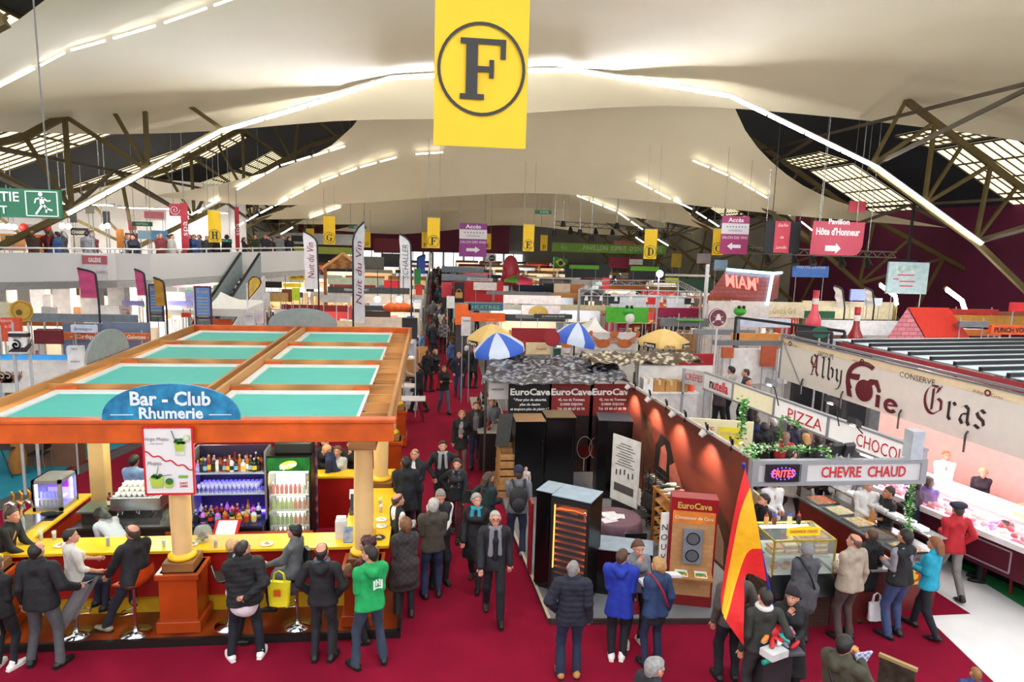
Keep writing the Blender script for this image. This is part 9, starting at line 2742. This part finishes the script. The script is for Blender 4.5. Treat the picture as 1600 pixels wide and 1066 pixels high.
def star_mark(t,w,d,h):
 m=MB()
 m.disc((0,-d/2-.012,h*.6),(.05,0,0),(0,0,.05),10)
 for k in range(4):
  a=math.pi/4+k*math.pi/2
  m.disc((.04*math.cos(a),-d/2-.014,h*.6+.04*math.sin(a)),(.028,0,0),(0,0,.028),8)
 m.build('printed_star',c('#e0621c',.5),t)
q=at(438,942,Y=9.55)
bag('bright yellow shopping bag with an orange mark on the seated woman\'s knee',(q.x,9.5,q.z),.34,.14,.36,'#e6d81c',8,'shopping_bag',extra=star_mark)
q=at(410,905,Y=9.75)
q=at(4,980,Y=8.95);bag('cream shoulder bag at the frame edge',(q.x-.05,8.75,q.z),.3,.14,.36,'#c9b09a',10,'shoulder_bag')
q=at(1363,966,Y=9.35);bag('white plastic bag hanging from the black-coated woman\'s hand',(q.x,9.3,q.z),.26,.1,.3,'#dcdcde',0,'carrier_bag')
q=at(990,955,Y=8.9);bag('small red handbag at the hip of the woman in denim',(q.x-.02,8.85,q.z),.2,.1,.17,'#7a1424',0,'handbag')
q=at(452,880,Y=9.7);bag('black leather bag on the back of the seated woman in grey',(q.x+.22,9.95,q.z-.15),.26,.12,.26,'#131316',60,'handbag',False)
q=at(718,800,Y=12.6);bag('black handbag at the hip of the woman with the patterned scarf',(q.x+.18,12.7,.85),.28,.12,.24,'#141418',0,'handbag')
q=at(1052,0,Y=10)
t=tag(MB().grid([[(-4.98+.34*math.cos(a/6)*(1 if r<3 else 1.02)-.05*r+.02*math.sin(a*2),9.66-.03*a+.03*math.sin(a+r),1.06-.09*r+.03*math.sin(a*1.3))for a in range(8)]for r in range(8)],thick=(.004,-.012,-.012)).build('cardigan',c('#77787a',.85,kind='cloth')),'grey cardigan spread over the lap of the woman in the white top','clothing')
bx_,by_=PB.location.x,PB.location.y
t=thing('backpack','dark grey backpack on the man in the navy cap','backpack',(bx_,by_-.22,1.0))
m=MB();m.ell((bx_-.02,by_-.24,1.22),(.17,.12,.25),16);m.build('main_pouch',c('#1b1c20',.7,kind='cloth'),t)
m=MB();m.ell((bx_-.02,by_-.34,1.14),(.13,.07,.15),14);m.build('front_pocket',c('#24252a',.7,kind='cloth'),t)
for s in(-1,1):
 MB().tube([(bx_+s*.09,by_-.2,1.42),(bx_+s*.12,by_-.06,1.53),(bx_+s*.12,by_+.12,1.42),(bx_+s*.14,by_+.05,1.2),(bx_+s*.13,by_-.15,1.08)],.022,6).build('shoulder_strap',c('#15161a',.7),t)
person(bx_+.17,by_+.2,190,'baby carried on the arm of the man in the navy cap',h=.62,z=1.08,top='sweater',tc='#c8b8b0',bot='#8a8aa0',hair='crop',hc='#a88a6a',skin='pale',vox=.018,name='baby',cat='baby')
bpk=at(674,512,Y=32)
qx,qy=f(674,552)
o=MB().ell((qx,qy-.22,1.22),(.19,.13,.28),14).build('backpack',c('#3a3a40',.7,kind='cloth'));tag(o,'bulky grey-black backpack in the middle of the aisle','backpack')
def held(i,side,name,label,cat,build,mats,off=(0,0,0)):
 p=hand(i,side)+Vector(off)
 m=MB();build(m,p);o=m.build(name,mats)
 return tag(o,label,cat)
def find(s):
 return next(i for i,(r,d)in enumerate(PEOPLE)if s in r['label'])
i=find('girl with long brown hair')
held(i,0,'food_tray','white cardboard food tray in the hands of the long-haired girl','tray',lambda m,p:m.obox(p+Vector((0,-.02,.03)),(.14,.03,.02),(-.02,.08,.01),(0,0,.02)),c('#dedede',.6))
i=find('woman in a denim jacket')
held(i,0,'food_tray','white cardboard tray held out by the woman in denim','tray',lambda m,p:m.obox(p+Vector((.42,.12,.12)),(.13,.03,-.02),(-.02,.06,.0),(0,0,.02)),c('#dedede',.6))
i=find('olive parka')
held(i,1,'sandwich','golden filled roll the man in the olive parka is biting','sandwich',lambda m,p:m.tube([p+Vector((-.08,.02,.08)),p+Vector((-.02,0,.04)),p+Vector((.04,-.02,-.04))],[.02,.03,.028],8),c('#d09a52',.7,nz=.2))
held(i,1,'paper_wrap','white and blue paper wrap in the hand of the man in the olive parka','paper',lambda m,p:m.prism([p+Vector(v)for v in((-.06,-.06,.02),(.14,-.08,.06),(.02,-.06,-.2))],(0,.03,0)),c('#c8c8d4',.6,kind='check',sc=30,hex2='#7a86b8'))
i=find('wiping her face')
held(i,0,'mobile_phone','dark phone with a white case in the hand of the black-coated woman','phone',lambda m,p:m.obox(p+Vector((0,-.03,.01)),(.035,0,.01),(0,.012,0),(-.02,0,.06)),c('#1a1a1e',.2))
i=find('vendor in a white sweatshirt')
held(i,1,'sandwich','long filled baguette held by the vendor in white','sandwich',lambda m,p:m.tube([p+Vector((-.02,-.04,.16)),p+Vector((0,-.04,.02)),p+Vector((.03,-.04,-.14))],[.025,.045,.03],8),c('#c8864a',.7,nz=.25))
i=find('holding an oil bottle')
held(i,0,'oil_bottle','clear oil bottle with yellow oil held by the vendor in black','bottle',lambda m,p:m.lathe([(.03,-.14),(.034,-.04),(.012,.04),(.01,.12)],tuple(p),10),c('#b8a42a',.2))
i=find('curly dark red hair')
held(i,1,'paper_bag','small brown paper bag held by the woman in the checked shirt','bag',lambda m,p:m.lathe([(.05,-.1),(.07,.0),(.06,.1),(.03,.14)],tuple(p),9),c('#8a6848',.8,kind='cloth'))
i=find('bald waiter')
held(i,1,'drink_glass','small glass in the hand of the bald waiter','glass',lambda m,p:m.lathe([(.028,-.05),(.034,.07),(.03,.07),(.024,-.04)],tuple(p),10),c('#d8d4cc',.1))
# crowds
T=[]
for k,(sx,tp,hr,lg,hm)in enumerate((('m','jacket','short','walk',None),('f','coat','long','walk2',-.3),('m','jacket','bald','stand',None),('f','jacket','bob','walk',None),('m','coat','crop','walk2',-.2),('f','jacket','short','stand',None))):
 t=person(0,0,0,'crowd',h=1.74 if sx=='m' else 1.66,sex=sx,top=tp,hem=hm,tc='#222222',hair=hr,legs=lg,arms=(('swing','down'),('down','swing'),('front','front'),('down','front'),('pocket','pocket'),('down','down'))[k],vox=.026,lod=1)
 T.append([freeze(t),tp,True])
CC=[('#101114','black'),('#15192a','navy'),('#3a3a3e','grey'),('#6a2028','dark red'),('#2c3424','olive'),('#7a7a80','pale grey'),('#14151a','black'),('#4a3426','brown'),('#2a4a7a','blue'),('#c8c4bc','cream')]
HC=['#1a1310','#3a2618','#5a4230','#8a8680','#15100e','#a8824e']
RC_=random.Random(11)
def extra_person(x,y,z,yaw,where,s=None):
 if z==0 and any(a-.35<x<b+.35 and e-.3<y<g+.3 for a,b,e,g in OCC):
  y=min((g+.45 for a,b,e,g in OCC if a-.35<x<b+.35 and e-.3<y<g+.3),default=y)
 tpl=T[RC_.randrange(6)]
 colr,nm=RC_.choice(CC)
 bt=RC_.choice(['#14161e','#1c2438','#2a2a2e','#101116','#3a2a28'])
 mats={tpl[1]:c(colr,.75,kind='cloth',nz=.15,sc=10),'trousers':c(bt,.8,kind='cloth',nz=.15,sc=12),'hair':c(RC_.choice(HC),.55,kind='cloth',nz=.25,sc=30)}
 lab='%s in a %s %s %s'%('man' if T.index(tpl)%2==0 else 'woman',nm,tpl[1],where)
 grp=lab.replace('man','people',1)if False else 'people: '+lab
 if tpl[2]:
  tpl[2]=False
  o=tpl[0]
  o.location=(x,y,z);o.rotation_euler=(0,0,math.radians(-yaw));o['label']=lab;o['group']=grp
  for q,_ in _KIDS[o.name]:
   n=q.name.split('.')[0]
   if n in mats:
    q.material_slots[0].link='OBJECT';q.material_slots[0].material=mats[n]
 else:
  o=dup(tpl[0],(x,y,z),math.radians(-yaw),lab,grp,mats)
 kk=(1.74 if T.index(tpl)%2==0 else 1.66)/1.74*RC_.uniform(.95,1.04)
 o.scale=(kk,kk,kk)
 return o
taken=[(r.location.x,r.location.y)for r,d in PEOPLE]
n=0
Yc=29.0
while Yc<98:
 w0,w1=-.2+(Yc-24)*.006,2.1+(Yc-24)*.006
 for q in range(1 if Yc<34 else 2):
  x=RC_.uniform(w0+.1,w1-.1)
  if all((x-a)**2+(Yc-b)**2>.62 for a,b in taken):
   taken.append((x,Yc))
   where='in the near part of the aisle crowd' if Yc<45 else 'in the middle of the aisle crowd' if Yc<65 else 'in the far end of the aisle crowd'
   extra_person(x,Yc+RC_.uniform(-.08,.08),0,RC_.choice([0,5,-8,180,175,188,40,-50]),where);n+=1
 Yc+=.85 if Yc<60 else 1.1
for px in(58,82,92,98,106,158,166,177,203,214,223,232,246,255,263,274,291,300,310,318,327,336,345,356,384,402,410,418,426,434,442,452,462,471):
 i=0 if px<180 else 1 if px<234 else 2
 a,b=gpts[i],gpts[i+1]
 d=FW+RT*((px-800)/FPX)
 A=Vector((a.x-1.3,a.y+1.2));B=Vector((b.x-1.3,b.y+1.2))
 best=min((abs((A.lerp(B,k/60).x)*d.y-(A.lerp(B,k/60).y)*d.x),k)for k in range(61))[1]
 p=A.lerp(B,best/60)
 extra_person(p.x+RC_.uniform(-.2,.2),p.y+RC_.uniform(.0,.5),4.04,RC_.choice([180,160,200,90,-90,0]),'at the railing of the upper gallery' if px<240 else 'at the far railing of the upper gallery')
for px,py,Y,where in((893,470,46,'by the cream drape of the far stand'),(905,474,45,'beside the orange-lit stand'),(921,492,31,'behind the white peaked tent'),(468,470,30,'seated area beside the lime green panel'),(578,508,25,'inside the grill stand'),(600,505,25.2,'inside the grill stand, near the aisle'),(280,462,34,'under the gallery beside the blue banners'),(622,545,24.5,'at the aisle stall beyond the bar'),(1090,540,21,'under the second tan parasol'),(1062,548,21,'beside the red counter front'),(1180,600,18.5,'before the food photograph stand'),(700,447,52,'at the red lit stand'),(745,452,42,'inside the bright red stand'),(770,577,17.9,'behind the dark tasting counter'),(1245,640,13.5,'inside the food stall, under the band'),(1265,625,14.5,'beyond the PIZZA band'),(1330,660,12.5,'beyond the CHOCO band'),(1318,655,13,'beyond the CHOCO band, second figure'),(1345,740,12.5,'behind the long hot counter'),(1300,735,13.1,'behind the long hot counter, farther in'),(1260,735,12.9,'behind the sauces of the glass case')):
 p=at(px,py,Y=Y)
 extra_person(p.x,Y,0,RC_.choice([180,90,-90,0,150]),where)
# rows of market stalls filling the hall
def stall_proto():
 t=thing('market_stall','stall','market stall')
 MB().box(-1.5,1.5,0,.55,0,.95).build('counter','#c8c4be',t)
 MB().box(-1.55,1.55,-.04,.6,.95,.99).build('worktop','#d8d4cc',t)
 MB().box(-1.5,1.5,1.9,1.98,0,2.3).build('back_screen','#e4e2de',t)
 MB().box(-1.56,-1.5,.3,1.98,0,2.3).build('side_screen','#d8d6d2',t)
 MB().box(-1.56,1.56,-.06,0,2.2,2.5).build('name_band','#8a8c90',t)
 m=MB()
 for x in(-1.53,1.53):
  m.box(x-.03,x+.03,-.05,.01,0,2.2)
 m.build('front_posts',c('#b4b6ba',.4),t)
 MB().box(-1.4,1.4,1.55,1.88,1.35,1.39).build('shelf','#c8b48c',t)
 m=MB()
 m.box(-1.5,1.5,.9,1.0,2.34,2.4);m.build('lamp_rail',c('#c8c8ca',.4),t)
 MB().box(-1.3,1.3,.86,1.04,2.30,2.34).build('lamp',c('#fff4e4',.4,emit=22,nz=0,name='stall_lamp'),t)  # lamp panel added to each filler stall to brighten the far hall
 return freeze(t)
def goods_proto(k):
 if k==0:
  t=thing('goods_box','box','box');MB().box(-.16,.16,-.12,.12,0,.24).build('carton','#c8a070',t,bevel=.01);MB().box(-.12,.12,-.125,-.12,.05,.19).build('printed_front','#e8e4dc',t)
 elif k==1:
  t=thing('goods_jar','jar','jar');MB().lathe([(.07,0),(.08,.02),(.08,.16),(.06,.2)],n=10).build('jar_body','#a83a2a',t);MB().lathe([(.065,.2),(.065,.24)],n=10).build('lid','#d8b86a',t)
 elif k==2:
  t=thing('goods_basket','basket','basket');MB().lathe([(.14,0),(.2,.14),(.19,.14),(.13,.02),(0,.02)],n=12).build('basket_body','#a87a48',t);m=MB()
  for q in range(7):
   m.ell((.1*math.cos(q*2.4)*(q>0),.1*math.sin(q*2.4)*(q>0),.12),(.06,.06,.05),7)
  m.build('produce','#c8442a',t)
 else:
  t=thing('display_card','card','sign');MB().box(-.2,.2,0,.02,0,.42).build('card','#e8e4dc',t);MB().box(-.15,.15,-.008,0,.08,.34).build('printed_picture',c('#b85a3a',.5,kind='vor',sc=7,hex2='#e0c89a'),t);MB().box(-.1,.1,-.02,.08,-.0,.02).build('foot','#4a4a4c',t)
 return freeze(t)
SP=stall_proto();SP_used=[False]
GP=[goods_proto(k)for k in range(4)];GU=[False]*4
RS=random.Random(33)
SCOL=[('#c8c4be','white'),('#8c1c26','dark red'),('#3a3a40','charcoal'),('#b8844a','wood'),('#2a5a4a','green'),('#c86a2a','orange'),('#5a6a8a','slate blue'),('#d8c8a0','cream')]
BCOL=[('#e8e6e2','white'),('#d8c8b0','cream'),('#a82a30','red'),('#e4e2de','pale'),('#b8c4d8','pale blue'),('#2e2e34','black'),('#c8a878','tan'),('#efe8d8','ivory')]
GCOL=[('#c8342a','red'),('#d8a02a','yellow'),('#5a8a3a','green'),('#e4ddd0','cream'),('#7a4a2a','brown'),('#d86a8a','pink'),('#3a5a9a','blue'),('#e8762a','orange')]
GN=['box','jar','basket','card']
GPART=[('carton','printed_front'),('jar_body','lid'),('produce','basket_body'),('card','printed_picture')]
def put_goods(k,loc,where):
 (g,gn),(g2,_)=RS.choice(GCOL),RS.choice(GCOL)
 mats={GPART[k][0]:c(g,.5,nz=.1)}
 if k<2:
  mats[GPART[k][1]]=c(g2,.5,nz=.1)
 lab='%s %s on display at a stall, %s'%(gn,GN[k],where)
 if not GU[k]:
  GU[k]=True;o=GP[k];o.location=loc;o['label']=lab;o['group']=lab
  for q,_ in _KIDS[o.name]:
   n=q.name.split('.')[0]
   if n in mats:
    q.material_slots[0].link='OBJECT';q.material_slots[0].material=mats[n]
  return
 dup(GP[k],loc,RS.uniform(-.4,.4),lab,lab,mats)
def put_stall(x,y,where,goods):
 for dy in(0,.9,-.9,1.8,-1.8,2.6):
  if not any(a<x+1.62 and b>x-1.62 and e<y+dy+2.05 and g>y+dy-.1 for a,b,e,g in OCC):
   break
 else:
  return
 y+=dy
 OCC.append((x-1.6,x+1.6,y-.08,y+2.0))
 (a,an),(b,bn),(d,dn)=RS.choice(SCOL),RS.choice(BCOL),RS.choice(SCOL)
 mats={'counter':c(a,.6),'back_screen':c(b,.6,nz=.05),'side_screen':c(b,.6,nz=.05),'name_band':c(d,.6),'worktop':c('#d8d4cc',.5),'shelf':c('#c8b48c',.5)}
 lab='%s counter stall, %s back screen, %s name band, %s'%(an,bn,dn,where)
 if not SP_used[0]:
  SP_used[0]=True;o=SP;o.location=(x,y,0);o['label']=lab;o['group']=lab
  for q,_ in _KIDS[o.name]:
   n=q.name.split('.')[0]
   if n in mats:
    q.material_slots[0].link='OBJECT';q.material_slots[0].material=mats[n]
 else:
  dup(SP,(x,y,0),None,lab,lab,mats)
 for q in range(goods):
  put_goods(RS.randrange(4),(x-1.3+2.6*(q+.5)/goods,y+.25+RS.uniform(-.1,.1),.99),where)
  if q%2:
   put_goods(RS.randrange(4),(x-1.3+2.6*(q+.5)/goods,y+1.72,1.39),where)
for row,y in enumerate((27.5,33.5,40.5,48,57,67,79,92)):
 x=-2.3+.006*y
 while x>(-11.5 if y<36 else-13.5):
  put_stall(x-.0,y+RS.uniform(-.4,.4),'gallery side' if y<50 else 'far gallery side',6 if y<45 else 4 if y<60 else 0)
  x-=3.4
for row,y in enumerate((29.5,36,43.5,51.5,61,72,85,97)):
 x=4.4+.006*y
 while x<(15 if y<33 else 22):
  put_stall(x,y+RS.uniform(-.4,.4),'beyond the aisle' if y<50 else 'far beyond the aisle',6 if y<45 else 4 if y<60 else 0)
  x+=3.4
for k,(x,y)in enumerate(((-11.5,22.5),(-14.5,24.5),(-14.5,31),(-17,29),(-18,36),(-15.5,38),(-18.5,44),(13.8,20.5),(16.5,19.5),(17.5,24.5),(20.5,25),(24,26))):
 put_stall(x,y,'under the gallery edge' if x<0 else 'towards the maroon side wall',6)
RQ=random.Random(5)
for k in range(46):
 y=RQ.choice((26.2,32,39,46,55,28.3,34.6,41.8,49.5,59))
 x=RQ.uniform(-12,-1.5)if y in(26.2,32,39,46,55)else RQ.uniform(3.2,18)
 extra_person(x,y+RQ.uniform(-.3,.3),0,RQ.choice([0,180,90,-90]),'between the stalls on the gallery side' if x<0 else 'between the stalls on the far side of the aisle')
